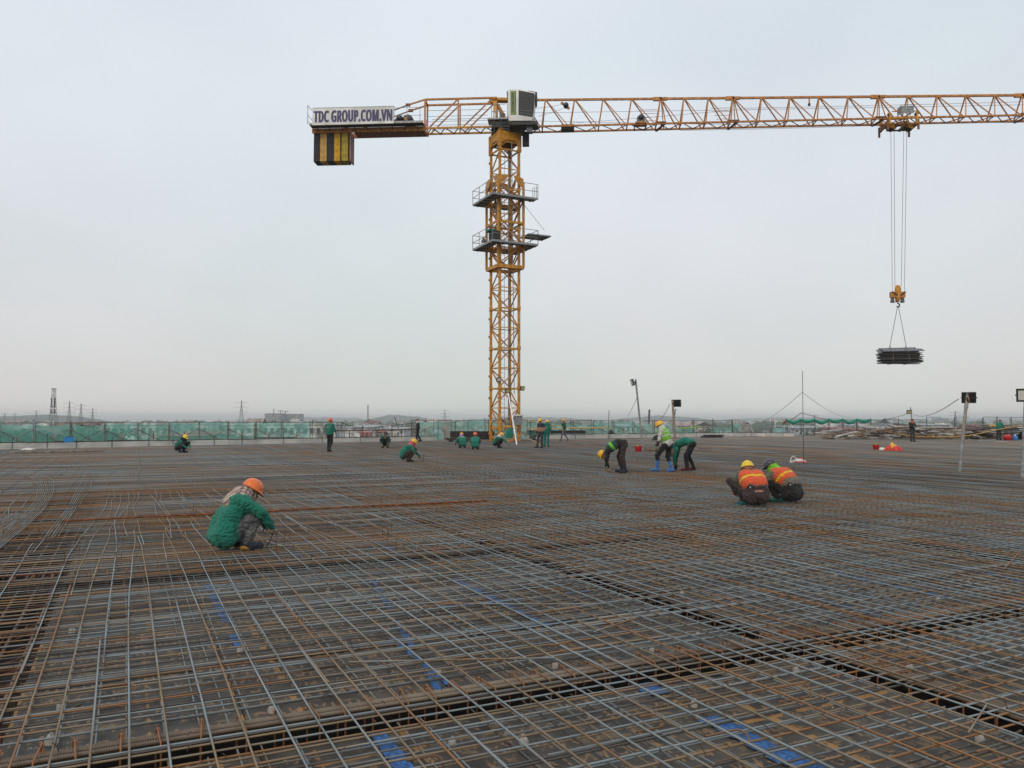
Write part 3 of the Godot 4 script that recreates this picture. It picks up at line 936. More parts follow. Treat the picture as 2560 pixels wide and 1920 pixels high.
	for e in [-0.75, 0.75]:
		strut("head_post", sl, jq(jp(1239, 260).x, dy, e * 0.9), jq(jp(1239, 247).x, tz(250), e * 0.3), 0.26, Y, 0.3)
		strut("head_strut", sl, jq(jp(1246, 250).x, tz(265), e * 0.3), jq(jp(1263, 290).x + 0.1, dy + 0.1, e * 0.9), 0.16, O)
		strut("head_cap", sl, jq(jp(1224, 248).x, tz(249), e * 0.35), jq(jp(1280, 252).x, tz(252), e * 0.3), 0.14, Y, 0.2)
	strut("head_tie", sl, jq(jp(1244, 248).x, tz(248)), jq(jp(1330, 252).x, tz(252)), 0.2, O)
	pipe("slew_motor", sl, jq(jp(1258, 280).x, dy + 0.1, 0.5), jq(jp(1258, 280).x, dy + 0.6, 0.5), 0.4, M.mid_steel)
	pipe("slew_motor", sl, jq(jp(1240, 280).x, dy + 0.1, 1.0), jq(jp(1240, 280).x, dy + 0.55, 1.0), 0.22, M.white_paint)
	for hh in [0.55, 1.1]:
		pipe("guard_rail", sl, jq(f0.x, dy + hh, 1.15), jq(jp(1266, 280).x, dy + hh, 1.15), 0.04, M.galv)
	for e in 3: pipe("rail_post", sl, jq(f0.x + 0.02 + e * 0.6, dy, 1.15), jq(f0.x + 0.02 + e * 0.6, dy + 1.1, 1.15), 0.045, M.galv)
	make_cab(cr)
	make_counter_jib(cr)
	make_jib(cr)
	# power cable conduit, electrical box and lamps at the foot
	pipe("conduit", cr, Vector3(T.x, 0.2, T.z) + DA * 0.62 + DB * 0.62, Vector3(T.x, tz(350), T.z) + DA * 0.62 + DB * 0.62, 0.10, M.galv)
	pipe("conduit", cr, Vector3(T.x, tz(985), T.z) - DA * 0.6 + DB * 0.5, dp(1279, 345, 59.3), 0.06, M.galv)
	var bx := group_part("switch_box", cr, dp(1296, 1050, 59))
	block("cabinet", bx, dp(1296, 1050, 59), Vector3(0.5, 0.72, 0.35), yaw(DB), M.galv)
	block("hood", bx, dp(1296, 1038, 59), Vector3(0.62, 0.1, 0.5), yaw(DB), M.white_paint)
	for k in 3:
		var c := MB.new()
		var q := dp(1290 - k * 22, 1052, 59)
		var pts := PackedVector3Array()
		for e in 17:
			var t := TAU * e / 16.0
			pts.append(q + Vector3(sin(t) * (0.35 + 0.1 * k), -0.45 + cos(t) * (0.75 - 0.1 * k), 0.1 * sin(t * 2.0 + k)))
		c.rod(pts, 0.022, 5)
		put("coiled_cable", c, M.black, cr)
	strut("cross_arm", cr, dp(1228, 1068, 59.2), dp(1305, 1064, 59), 0.12, Y)
	strut("cross_arm", cr, dp(1230, 1092, 59.2), dp(1262, 1108, 58.5), 0.14, O)
	strut("cross_arm", cr, dp(1304, 1085, 59.2), dp(1270, 1106, 58.5), 0.14, O)

func prism(parent: Node3D, called: String, px: Array, w0: float, w1: float, m: Material) -> void:   # an outline in the jib's plane, given thickness across it
	var mb := MB.new()
	var f := []
	var b := []
	for q in px:
		var s := jp(q[0], q[1], w1)
		f.append(jq(s.x, s.y, w1)); b.append(jq(s.x, s.y, w0))
	var c := Vector3.ZERO
	var cb := Vector3.ZERO
	for k in f.size():
		c += f[k] / f.size(); cb += b[k] / b.size()
	for k in f.size():
		var d := (k + 1) % f.size()
		mb.tri(c, f[k], f[d]); mb.tri(cb, b[d], b[k])
		mb.quad(f[k], b[k], b[d], f[d])
	put(called, mb, m, parent)
func lettering(parent: Node3D, called: String, text: String, p: Vector3, right: Vector3, up: Vector3, width: float, height: float, m: Material, heavy := true) -> void:
	var f := SystemFont.new()
	f.font_names = PackedStringArray(["Droid Sans"])
	f.font_weight = 700 if heavy else 400
	var t := TextMesh.new()
	t.text = text; t.font = f; t.font_size = 64; t.depth = 0.02; t.pixel_size = 0.01
	t.horizontal_alignment = HORIZONTAL_ALIGNMENT_CENTER
	t.vertical_alignment = VERTICAL_ALIGNMENT_CENTER
	var bb := t.get_aabb()
	var sx := width / maxf(bb.size.x, 0.01)
	var sy := height / maxf(bb.size.y, 0.01)
	var z := right.cross(up).normalized()
	var bs := Basis(right.normalized() * sx, up.normalized() * sy, z)
	var o := p - bs * (bb.get_center() * Vector3(1, 1, 0))
	var first := inst(called, t, m, parent, Transform3D(bs, o))
	if heavy:      # thicken the strokes: the same letters again, a little aside and behind
		for k in 4: inst("stroke_edge", t, m, first, Transform3D(bs, o + right.normalized() * height * 0.035 * [-1.0, 1.0, -0.5, 0.5][k] - z * 0.002 * (k + 1)))
func make_cab(cr: Node3D) -> void:
	var w1 := 1.95
	var cab := group_part("operator_cab", cr, jq(jp(1300, 300, w1).x, jp(1300, 300, w1).y, 1.2))
	prism(cab, "cab_shell", [[1272, 301], [1270, 290], [1269.5, 226], [1273, 223], [1297, 223], [1320, 227.5], [1338, 231], [1336, 262], [1333, 290], [1329, 301]], 0.45, w1, M.white_paint)
	prism(cab, "roof_box", [[1319, 229], [1322, 226.5], [1342.5, 230], [1341, 250], [1337, 252], [1337, 234]], 0.5, w1 - 0.1, M.dark_steel)
	prism(cab, "side_frame", [[1296.5, 226.5], [1298, 226], [1335, 233], [1337, 238], [1334, 280], [1331, 292], [1297, 286.5], [1296, 285]], w1 - 0.02, w1 + 0.025, M.black)
	for q in [[[1298, 228], [1335, 235], [1335.5, 245], [1298, 246.5]], [[1298.5, 250], [1335, 249], [1333.5, 267], [1299, 267.5]], [[1298.5, 270.5], [1332.5, 270], [1330.5, 290], [1298.5, 285]]]:
		prism(cab, "window", q, w1 + 0.02, w1 + 0.035, M.cab_glass)
	for q in [[[1298.5, 275.2], [1331.5, 278.6]], [[1298.5, 282.2], [1331, 287.0]]]:
		var a := jp(q[0][0], q[0][1], w1 + 0.05)
		var b := jp(q[1][0], q[1][1], w1 + 0.05)
		pipe("window_bar", cab, jq(a.x, a.y, w1 + 0.05), jq(b.x, b.y, w1 + 0.05), 0.03, M.galv)
	prism(cab, "sill_panel", [[1272, 290.5], [1300, 289.5], [1327, 294.5], [1326, 301.5], [1272.5, 301.5]], w1, w1 + 0.012, M.white_paint)
	prism(cab, "name_recess", [[1276, 227], [1290, 227], [1290.5, 286], [1277, 286.5]], w1, w1 + 0.015, M.mid_steel)
	prism(cab, "name_panel", [[1276, 227], [1287.6, 227], [1287.8, 286], [1276.8, 286]], w1 + 0.012, w1 + 0.03, M.lime_green)
	var lo := jp(1282, 281, w1)
	var hi := jp(1281.6, 233, w1)
	lettering(cab, "lettering", "ZOOMLION", jq((lo.x + hi.x) * 0.5, (lo.y + hi.y) * 0.5, w1 + 0.035), Vector3.UP, -J, hi.y - lo.y, 0.19, M.print_dark)
	prism(cab, "rear_lamp", [[1266.5, 228], [1269.5, 228], [1269.5, 245], [1267.5, 245]], w1 - 0.9, w1 - 0.3, M.dark_steel)
	var st := jp(1272, 296, w1)
	block("step_post", cab, jq(st.x - 0.05, st.y, w1 - 0.1), Vector3(0.07, 0.5, 0.07), yaw(J), M.black)
	var u := jp(1300, 303, w1)
	block("under_frame", cab, jq(u.x + 0.35, u.y - 0.12, 1.3), Vector3(1.9, 0.26, 1.2), yaw(J), M.dark_steel)
	var v := jp(1323, 312, w1)
	block("heater_box", cab, jq(v.x, v.y - 0.1, 1.4), Vector3(0.45, 0.62, 0.5), yaw(J), M.mid_steel)
	pipe("aerial", cab, jq(jp(1279, 222).x, jp(1279, 222, w1).y, 1.2), jq(jp(1279, 219).x, jp(1279, 219, w1).y + 0.05, 1.2), 0.03, M.galv)
func make_counter_jib(cr: Node3D) -> void:
	var Y: Material = M.crane_yellow
	var O: Material = M.jib_shaded_paint
	var cj := group_part("counter_jib", cr, jq(-9, 24, 0))
	var near := jp(1062, 321, 0.6)
	var by := near.y
	var sl := jp(781, 324, 0.6).x
	var sr := jp(1232, 320, 0.6).x
	var sm := near.x
	for w in [-0.62, 0.62]:
		strut("main_beam", cj, jq(sl, by - 0.02, w), jq(sm + 0.1, by - 0.02, w), 0.14, O, 0.34)
		strut("bottom_chord", cj, jq(sm, by, w), jq(sr, by, w), 0.11, Y, 0.14)
	block("belly_plate", cj, jq((sl + sm) * 0.5 + 1.6, by - 0.2, 0), Vector3(sm - sl - 3.4, 0.03, 1.1), yaw(J), M.crane_rust)
	for e in 11:
		var s := lerpf(sl + 0.3, sm - 0.1, e / 10.0)
		strut("cross_beam", cj, jq(s, by - 0.08, -0.6), jq(s, by - 0.08, 0.6), 0.08, M.crane_rust, 0.2)
	for e in 10:
		var s0 := lerpf(sm, sr, e / 10.0)
		var s1 := lerpf(sm, sr, (e + 1) / 10.0)
		strut("lacing", cj, jq(s0, by, -0.6 if e % 2 == 0 else 0.6), jq(s1, by, 0.6 if e % 2 == 0 else -0.6), 0.06, M.crane_rust)
	# walkways beside the beams
	for w in [-1.0, 1.0]:
		block("walk_plate", cj, jq((sl + sm) * 0.5, by + 0.2, w), Vector3(sm - sl, 0.05, 0.7), yaw(J), M.dark_steel)
		strut("walk_edge", cj, jq(sl, by + 0.25, w * 1.36), jq(sm, by + 0.25, w * 1.36), 0.05, M.galv, 0.16)
		for e in 9: strut("bracket", cj, jq(lerpf(sl, sm, (e + 0.5) / 9.0), by - 0.1, w * 0.65), jq(lerpf(sl, sm, (e + 0.5) / 9.0), by + 0.17, w * 1.35), 0.05, M.dark_steel)
	var tn := jp(1062, 249, 0.55)
	var th: float = tn.y
	for w in [-0.55, 0.55]:
		strut("top_chord", cj, jq(sm, th, w), jq(sr + 0.3, th, w), 0.13, O)
		strut("post", cj, jq(sm, by, w), jq(sm, th, w), 0.13, O)
		var s2 := jp(1148, 290).x
		strut("post", cj, jq(s2, by, w), jq(s2, th, w), 0.11, O)
		strut("diagonal", cj, jq(sm + 0.25, by, w), jq(s2, th, w), 0.09, O)
		strut("diagonal", cj, jq(s2 + 0.3, by, w), jq(sr, th, w), 0.09, O)
		var e0 := jp(1020, 262.5, 0.55)
		var e1 := jp(978, 277.5, 0.55)
		strut("tie_bar", cj, jq(sm, th, w), jq(e0.x, e0.y, w), 0.10, O)
		strut("tie_bar", cj, jq(e0.x, e0.y, w), jq(e1.x - 4.0, e1.y - 1.4, w), 0.075, M.crane_rust)
		block("tie_pin", cj, jq(e0.x, e0.y, w), Vector3(0.35, 0.2, 0.16), yaw(J), M.crane_rust)
	strut("post", cj, jq(sm, th, -0.55), jq(sm, th, 0.55), 0.11, O)
	# guard rails of thin grey tube
	for w in [-1.0, 1.0]:
		for hh in [0.4, 0.8, 1.25]:
			pipe("guard_rail", cj, jq(sm + 0.3, by + hh, w * 0.9), jq(sr - 0.4, by + hh, w * 0.9), 0.035, M.galv)
		for hh in [0.75, 1.35]:
			pipe("guard_rail", cj, jq(jp(985, 290, 1.3).x, by + hh, w * 1.35), jq(sm - 0.1, by + hh, w * 1.35), 0.035, M.galv)
		for e in 3: pipe("rail_post", cj, jq(jp(985, 290, 1.3).x + e * 1.0, by + 0.2, w * 1.35), jq(jp(985, 290, 1.3).x + e * 1.0, by + 1.35, w * 1.35), 0.04, M.galv)
		pipe("rail_post", cj, jq(sl - 0.15, by + 0.3, w * 1.3), jq(sl - 0.15, by + 1.75, w * 1.3), 0.05, M.galv)
	for hh in [0.5, 1.0, 1.75]: pipe("guard_rail", cj, jq(sl - 0.15, by + hh, -1.3), jq(sl - 0.15, by + hh, 1.3), 0.04, M.galv)
	# hoist winch
	var q := jp(1003, 296, 0.7)
	pipe("winch_motor", cj, jq(jp(990, 296, 0.7).x, by + 0.72, 0.2), jq(jp(1001, 296, 0.7).x, by + 0.72, 0.9), 0.52, M.mid_steel)
	pipe("winch_drum", cj, jq(jp(1019, 296, 0.7).x, by + 0.68, -0.6), jq(jp(1019, 296, 0.7).x, by + 0.68, 0.7), 0.85, M.mid_steel)
	block("winch_brake", cj, jq(jp(1015, 296, 0.7).x, by + 0.72, 0.78), Vector3(0.25, 0.25, 0.12), yaw(J), M.jib_shaded_paint)
	# sign board
	var s0 := jp(781.5, 292, 1.42)
	var s1 := jp(985, 289, 1.42)
	var bh := jp(781.5, 313.5, 1.42).y
	var tph := jp(781.5, 271, 1.42).y
	var sg := group_part("name_board", cr, jq((s0.x + s1.x) * 0.5, bh, 1.42))
	block("board", sg, jq((s0.x + s1.x) * 0.5, (bh + tph) * 0.5, 1.42), Vector3(s1.x - s0.x, tph - bh, 0.1), yaw(J), M.white_paint)
	var l0 := jp(785, 290, 1.48)
	var l1 := jp(980, 290, 1.48)
	lettering(sg, "lettering", "TDC GROUP.COM.VN", jq((l0.x + l1.x) * 0.5, (bh + tph) * 0.5 - 0.02, 1.475), J, Vector3.UP, l1.x - l0.x, 0.92, M.print_blue)
	strut("board_edge", sg, jq(s0.x, tph, 1.42), jq(s1.x, tph, 1.42), 0.12, M.galv, 0.04)
	strut("board_edge", sg, jq(s1.x, bh, 1.42), jq(s1.x, tph, 1.42), 0.12, M.galv, 0.04)
	# ballast slabs
	var px := [784, 800, 817, 835, 850.5, 853.5, 870]
	var cols := ["ballast_black", "ballast_tan", "ballast_black", "ballast_yellow", "ballast_black", "ballast_olive"]
	mat("ballast_black", Color(0.028, 0.029, 0.034), 0.85, 0.0, "streak", 0.9)
	mat("ballast_tan", Color(0.56, 0.34, 0.10), 0.85, 0.0, "streak", 0.9)
	mat("ballast_yellow", Color(0.66, 0.36, 0.02), 0.85, 0.0, "streak", 0.9)
	mat("ballast_olive", Color(0.44, 0.32, 0.04), 0.85, 0.0, "streak", 0.9)
	var top := jp(800, 331, 0.55).y
	var bot := jp(800, 404, 0.55).y
	for k in 6:
		var a := jp(px[k], 365, 0.55).x
		var b := jp(px[k + 1], 365, 0.55).x
		var mb := MB.new()
		var c := 0.05
		var prof := [[0.0, top], [0.0, bot + c], [c, bot], [1.0, bot], [1.05, bot + c], [1.05, top]]
		for e in 6:
			var f := (e + 1) % 6
			var g := 0.012
			mb.quad(jq(a + g, prof[e][1], 0.55 - prof[e][0]), jq(a + g, prof[f][1], 0.55 - prof[f][0]), jq(b - g, prof[f][1], 0.55 - prof[f][0]), jq(b - g, prof[e][1], 0.55 - prof[e][0]))
		for s in [a + g_gap, b - g_gap]:
			mb.quad(jq(s, top, 0.55), jq(s, bot + c, 0.55), jq(s, bot + c, -0.5), jq(s, top, -0.5))
		var o := put("counterweight", mb, M[cols[k]], cr)
		o.set_meta("label", ["black", "tan yellow", "black", "bright yellow", "thin black", "olive yellow"][k] + " ballast slab under the counter jib")
	var ex := jp(877, 365, 0.55).x
	block("ballast_frame", cr, jq(ex - 0.06, (top + bot) * 0.5, 0.0), Vector3(0.1, top - bot, 1.0), yaw(J), mat("faded_pink", Color(0.36, 0.22, 0.19), 0.8))
const g_gap := 0.012
func make_jib(cr: Node3D) -> void:
	var O: Material = M.jib_shaded_paint
	var bot := jp(1340, 323.5).y
	var sA := jp(1340, 250)
	var sB := jp(2560, 238)
	var topy := func(s: float) -> float: return sA.y + (sB.y - sA.y) * (s - sA.x) / (sB.x - sA.x)
	var joints := [1310, 1652, 1833, 2197, 2557, 2900]
	var tops := [[1364, 1437, 1508, 1579], [1710, 1771], [1904, 1975, 2048, 2121], [2270, 2343, 2415, 2487], [2630, 2702, 2775]]
	for k in 5:
		var s0 := jp(joints[k], 290).x
		var s1 := jp(joints[k + 1], 290).x
		var sec := group_part("jib_section", cr, jq(s0, bot))
		strut("top_chord", sec, jq(s0 + 0.02, topy.call(s0)), jq(s1 - 0.02, topy.call(s1)), 0.15, O)
		for w in [-0.6, 0.6]:
			strut("bottom_chord", sec, jq(s0 + 0.02, bot, w), jq(s1 - 0.02, bot, w), 0.12, O)
		# pear-shaped connecting lugs
		block("joint_lug", sec, jq(s1 - 0.25, topy.call(s1) - 0.02), Vector3(0.62, 0.27, 0.2), yaw(J), O)
		block("joint_lug", sec, jq(s1 + 0.3, topy.call(s1) - 0.02), Vector3(0.4, 0.2, 0.24), yaw(J), O)
		pipe("joint_pin", sec, jq(s1, topy.call(s1) - 0.02, -0.2), jq(s1, topy.call(s1) - 0.02, 0.2), 0.14, M.crane_rust)
		var nodes := [s0]
		for q in tops[k]: nodes.append(jp(q, 250).x)
		nodes.append(s1)
		for e in nodes.size():
			var s: float = nodes[e]
			var pitch: float = nodes[1] - nodes[0] if e == 0 else s - nodes[e - 1]
			var left := s - pitch * 0.17 if e > 0 else s + 0.0
			for w in [-0.6, 0.6]:
				if e > 0: strut("diagonal", sec, jq(s - 0.03, topy.call(s) - 0.05, w * 0.08), jq(left, bot, w), 0.075, O)
				if e < nodes.size() - 1:
					var nx: float = nodes[e + 1] - (nodes[e + 1] - s) * 0.17
					strut("diagonal", sec, jq(s + 0.05, topy.call(s) - 0.05, w * 0.08), jq(nx - 0.14, bot, w), 0.07, O)
				if e == 0 and k > 0: strut("diagonal", sec, jq(s + 0.05, topy.call(s) - 0.05, w * 0.08), jq(s + 0.28, bot, w), 0.06, O)
			# lacing between the lower chords
			if e < nodes.size() - 1:
				var mid: float = (s + nodes[e + 1]) * 0.5 - 0.2
				strut("lacing", sec, jq(s - 0.2, bot, 0.6), jq(mid, bot, -0.6), 0.05, M.crane_rust)
				strut("lacing", sec, jq(mid, bot, -0.6), jq(nodes[e + 1] - 0.3, bot, 0.6), 0.05, M.crane_rust)
			strut("lacing", sec, jq(left, bot, -0.6), jq(left, bot, 0.6), 0.06, M.crane_rust)
		if k < 2:      # little ladder beside the joint
			for e in 4:
				var y := bot + 0.35 + e * 0.28
				pipe("rung", sec, jq(s1 - 1.35 - e * 0.12, y, 0.3), jq(s1 - 0.3, y, 0.3), 0.035, O)
		block("joint_plate", sec, jq(s1 - 0.1, bot + 0.09, 0.62), Vector3(0.8, 0.09, 0.16), yaw(J), M.crane_rust)
		strut("joint_plate", sec, jq(s1 + 0.2, bot, 0.5), jq(s1 - 0.3, bot - 0.14, -0.6), 0.2, M.crane_rust, 0.06)
	# fittings on the jib
	var p := jp(1418, 265)
	strut("rope_guide", cr, jq(jp(1403, 256).x, jp(1403, 256).y), jq(jp(1423, 272).x, jp(1423, 272).y), 0.16, O)
	pipe("rope_sheave", cr, jq(jp(1415, 264).x, jp(1415, 264).y, -0.12), jq(jp(1415, 264).x, jp(1415, 264).y, 0.16), 0.42, M.mid_steel)
	var tw := group_part("trolley_winch", cr, jq(jp(1601, 305).x, bot, 0.3))
	block("winch_body", tw, jq(jp(1601, 300).x, jp(1601, 300, 0.5).y, 0.35), Vector3(0.58, 0.5, 0.5), yaw(J), M.mid_steel)
	pipe("winch_drum", tw, jq(jp(1601, 294).x, jp(1601, 294, 0.5).y, -0.2), jq(jp(1601, 294).x, jp(1601, 294, 0.5).y, 0.62), 0.45, M.mid_steel)
	block("winch_base", tw, jq(jp(1600, 308).x, bot + 0.1, 0.3), Vector3(0.85, 0.1, 0.9), yaw(J), O)
	for e in [-0.45, 0.45]: strut("winch_leg", tw, jq(jp(1600, 308).x + e, bot + 0.06, 0.5), jq(jp(1600, 308).x + e * 0.9, bot - 0.1, -0.5), 0.08, M.dark_steel)
	block("rating_plate", cr, jq(jp(1419, 322).x, bot - 0.02, 0.1), Vector3(1.0, 0.32, 0.9), yaw(J), M.black)
	pipe("drop_stub", cr, jq(jp(2023, 247).x, topy.call(jp(2023, 247).x)), jq(jp(2023, 260).x, jp(2023, 262).y), 0.1, O)
	pipe("stub_ball", cr, jq(jp(2023, 260).x, jp(2023, 264).y), jq(jp(2023, 260).x, jp(2023, 259).y), 0.2, M.dark_steel)
	# running ropes
	for q in [[1336, 282, 2900, 255, 0.0, 0.0], [1345, 292, 1408, 271, 0.1, 0.0], [1338, 271, 1410, 261, 0.0, 0.1], [1340, 305, 2240, 318, 0.2, 0.2], [1425, 308, 1830, 276, 0.0, 0.1], [1700, 326, 2210, 312, 0.0, -0.1], [2300, 307, 2900, 300, 0.0, -0.1], [1850, 272, 2900, 246, 0.1, 0.1]]:
		var a := jp(q[0], q[1])
		var b := jp(q[2], q[3])
		var mb := MB.new()
		mb.rod(sag(jq(a.x, a.y, q[4]), jq(b.x, b.y, q[5]), 0.05, 8), 0.014, 5)
		put("running_rope", mb, M.rope, cr)
	# trolley
	var tc := jp(2247, 310)
	var tr := group_part("trolley", cr, jq(tc.x, bot, 0))
	var Y: Material = M.crane_yellow
	var h := 1.05
	for w in [-0.8, 0.8]:
		strut("side_beam", tr, jq(tc.x - h, bot - 0.05, w), jq(tc.x + h, bot - 0.05, w), 0.10, Y, 0.16)
		for e in [-h + 0.05, h - 0.1]:
			strut("wheel_bracket", tr, jq(tc.x + e, bot + 0.36, w), jq(tc.x + e, bot - 0.55, w), 0.2, Y, 0.1)
			pipe("wheel", tr, jq(tc.x + e, bot + 0.2, w - 0.12), jq(tc.x + e, bot + 0.2, w + 0.08), 0.26, M.crane_rust)
			strut("buffer_leg", tr, jq(tc.x + e * 1.12, bot - 0.2, w), jq(tc.x + e * 1.12, bot - 0.95, w), 0.12, M.crane_rust)
		strut("top_rail", tr, jq(tc.x - 0.8, bot + 0.42, w), jq(tc.x + h, bot + 0.42, w), 0.06, O)
	for e in [-h, -0.3, 0.35, h]:
		strut("cross_member", tr, jq(tc.x + e, bot - 0.45, -0.8), jq(tc.x + e, bot - 0.45, 0.8), 0.14, M.crane_rust, 0.2)
	for e in [-0.65, 0.6]:
		pipe("rope_sheave", tr, jq(tc.x + e, bot - 0.45, -0.12), jq(tc.x + e, bot - 0.45, 0.12), 0.62, M.dark_steel)
		strut("sheave_plate", tr, jq(tc.x + e - 0.4, bot - 0.25, 0.2), jq(tc.x + e + 0.4, bot - 0.5, 0.2), 0.04, Y, 0.4)
	strut("lower_beam", tr, jq(tc.x - 0.9, bot - 0.72, 0), jq(tc.x + 0.9, bot - 0.72, 0), 0.1, M.dark_steel)
	strut("stay", tr, jq(tc.x - 0.05, bot - 0.1, 0.8), jq(tc.x + 0.6, bot + 0.3, 0.8), 0.1, Y)
	var bs := group_part("service_basket", tr, jq(tc.x + 0.1, bot + 0.4, 0.9))
	var b0 := jp(2252, 294, 0.9)
	var b1 := jp(2283, 272, 0.9)
	for e in 5:
		var y := lerpf(b0.y + 0.35, b0.y + 0.8, e / 4.0)
		strut("basket_slat", bs, jq(b0.x, y, 0.95), jq(b1.x, y, 0.95), 0.02, M.galv, 0.11)
		strut("basket_slat", bs, jq(b0.x, y, 0.95), jq(b0.x, y, 0.35), 0.02, M.galv, 0.11)
	for e in [b0.x, b1.x]:
		pipe("basket_post", bs, jq(e, bot + 0.2, 0.95), jq(e, b1.y + 0.3, 0.95), 0.04, M.mid_steel)
		pipe("basket_post", bs, jq(e, bot + 0.2, 0.35), jq(e, b1.y + 0.3, 0.35), 0.04, M.mid_steel)
	pipe("guard_rail", bs, jq(b0.x, b1.y + 0.3, 0.95), jq(b1.x, b1.y + 0.3, 0.95), 0.04, M.mid_steel)
	# hoist ropes and hook block
	var hk := jp(2245, 735)
	for q in [[2225.5, 2229, 734, 0.12], [2237, 2239, 716, -0.12], [2258, 2251.5, 716, 0.12], [2269, 2262.5, 734, -0.12]]:
		var a := jp(q[0], 326)
		var b := jp(q[1], q[2])
		pipe("hoist_rope", cr, jq(a.x, bot - 0.6, q[3]), jq(b.x, b.y, q[3]), 0.03, M.rope)
	var hb := group_part("hook_block", cr, jq(hk.x, hk.y, 0))
	var cheek := MB.new()
	var rows := []
	for e in [[0.20, -0.42], [0.235, -0.3], [0.235, 0.35], [0.2, 0.52], [0.12, 0.64], [0.0, 0.68]]:
		var row := PackedVector3Array()
		for s in 14:
			var t := TAU * s / 14.0
			row.append(jq(hk.x + cos(t) * e[0], hk.y + e[1], sin(t) * e[0] * 0.75))
		rows.append(row)
	cheek.surf(rows, true, true)
	put("sheave_cover", cheek, Y, hb)
	prism(hb, "block_body", [[2228, 729], [2264, 729], [2264, 743.5], [2228, 743.5]], -0.16, 0.16, M.jib_shaded_paint)
	for e in [-1.0, 1.0]:
		prism(hb, "wedge_socket", [[2245 + e * 10, 743], [2245 + e * 15, 743], [2245 + e * 17, 756], [2245 + e * 8, 756.5]], -0.1, 0.1, M.mid_steel)
		strut("rope_wedge", hb, jq(hk.x + e * 0.1, hk.y - 0.1, 0.2), jq(hk.x + e * 0.48, hk.y + 0.15, 0.2), 0.06, M.dark_steel)
	prism(hb, "swivel", [[2241.5, 740], [2249.5, 740], [2249, 755], [2242, 755]], -0.12, 0.14, M.crane_rust)
	var pts := PackedVector3Array()
	var hc := jp(2245, 763)
	for e in 12:
		var t := PI * 0.62 - TAU * 0.72 * e / 11.0
		pts.append(jq(hc.x + cos(t) * 0.11, hc.y + sin(t) * 0.13, 0))
	var hm := MB.new()
	hm.rod(pts, 0.05, 8)
	put("hook", hm, M.dark_steel, hb)
	# slings and the hanging load
	var ld := thing("hanging_board_bundle", jq(jp(2248, 911).x, jp(2248, 911).y, 0), "bundle of dark formwork boards hanging in slings from the crane hook", "board bundle")
	var lc := jp(2248, 890)
	var lr := RandomNumberGenerator.new()
	lr.seed = 77
	for e in 11:
		var y := jp(2248, 909).y + e * 0.078
		var wl := 2.9 + lr.randf_range(-0.22, 0.12)
		var m: Material = [M.black_ply, mat("load_dark", Color(0.05, 0.05, 0.058), 0.7, 0.0, "blotch", 1.0), mat("load_mid", Color(0.12, 0.12, 0.135), 0.7, 0.0, "blotch", 1.0), M.dark_wood][[0, 0, 1, 0, 2, 0, 1, 0, 3, 2, 0, 0, 0, 1, 2, 1, 2][e]]
		var tilt := Basis(WN, lr.randf_range(-0.03, 0.03)) * yaw(J) * Basis(Vector3.RIGHT, lr.randf_range(-0.02, 0.05))
		block("board", ld, jq(lc.x + lr.randf_range(-0.09, 0.09), y, lr.randf_range(-0.08, 0.08)), Vector3(wl, 0.055, 0.95), tilt, m)
	for e in 3:      # the upper boards stand tilted towards the deck
		var tilt := Basis(WN, [0.02, 0.03, 0.01][e]) * yaw(J) * Basis(Vector3.RIGHT, [0.62, 0.5, 0.35][e])
		block("board", ld, jq(lc.x + [0.02, -0.08, 0.25][e], jp(2248, 910).y + 0.93 + [0.12, 0.04, 0.1][e], 0.05 + 0.1 * e - 0.25), Vector3([2.7, 2.9, 2.95][e], 0.03, 0.62), tilt, mat("load_grey", Color(0.20, 0.20, 0.23), 0.6, 0.0, "blotch", 1.0))
	for e in [-1.0, 1.0]:
		var kn := jp(2245 + e * 20, 864)
		var sling := MB.new()
		sling.rod(PackedVector3Array([jq(hc.x + e * 0.04, hc.y - 0.14), jq(kn.x, kn.y)]), 0.02, 6)
		sling.rod(PackedVector3Array([jq(kn.x, kn.y), jq(kn.x - e * 0.05, kn.y - 0.55, 0.4), jq(kn.x, kn.y - 1.0, 0.56), jq(kn.x, kn.y - 1.36, 0.5), jq(kn.x, kn.y - 1.38, -0.5), jq(kn.x, kn.y - 0.5, -0.52), jq(kn.x, kn.y)]), 0.022, 6)
		tag(put("load_sling", sling, M.rope, self, jq(kn.x, kn.y)), "wire sling from crane hook looped round the hanging boards", "sling", "slings round the hanging boards")

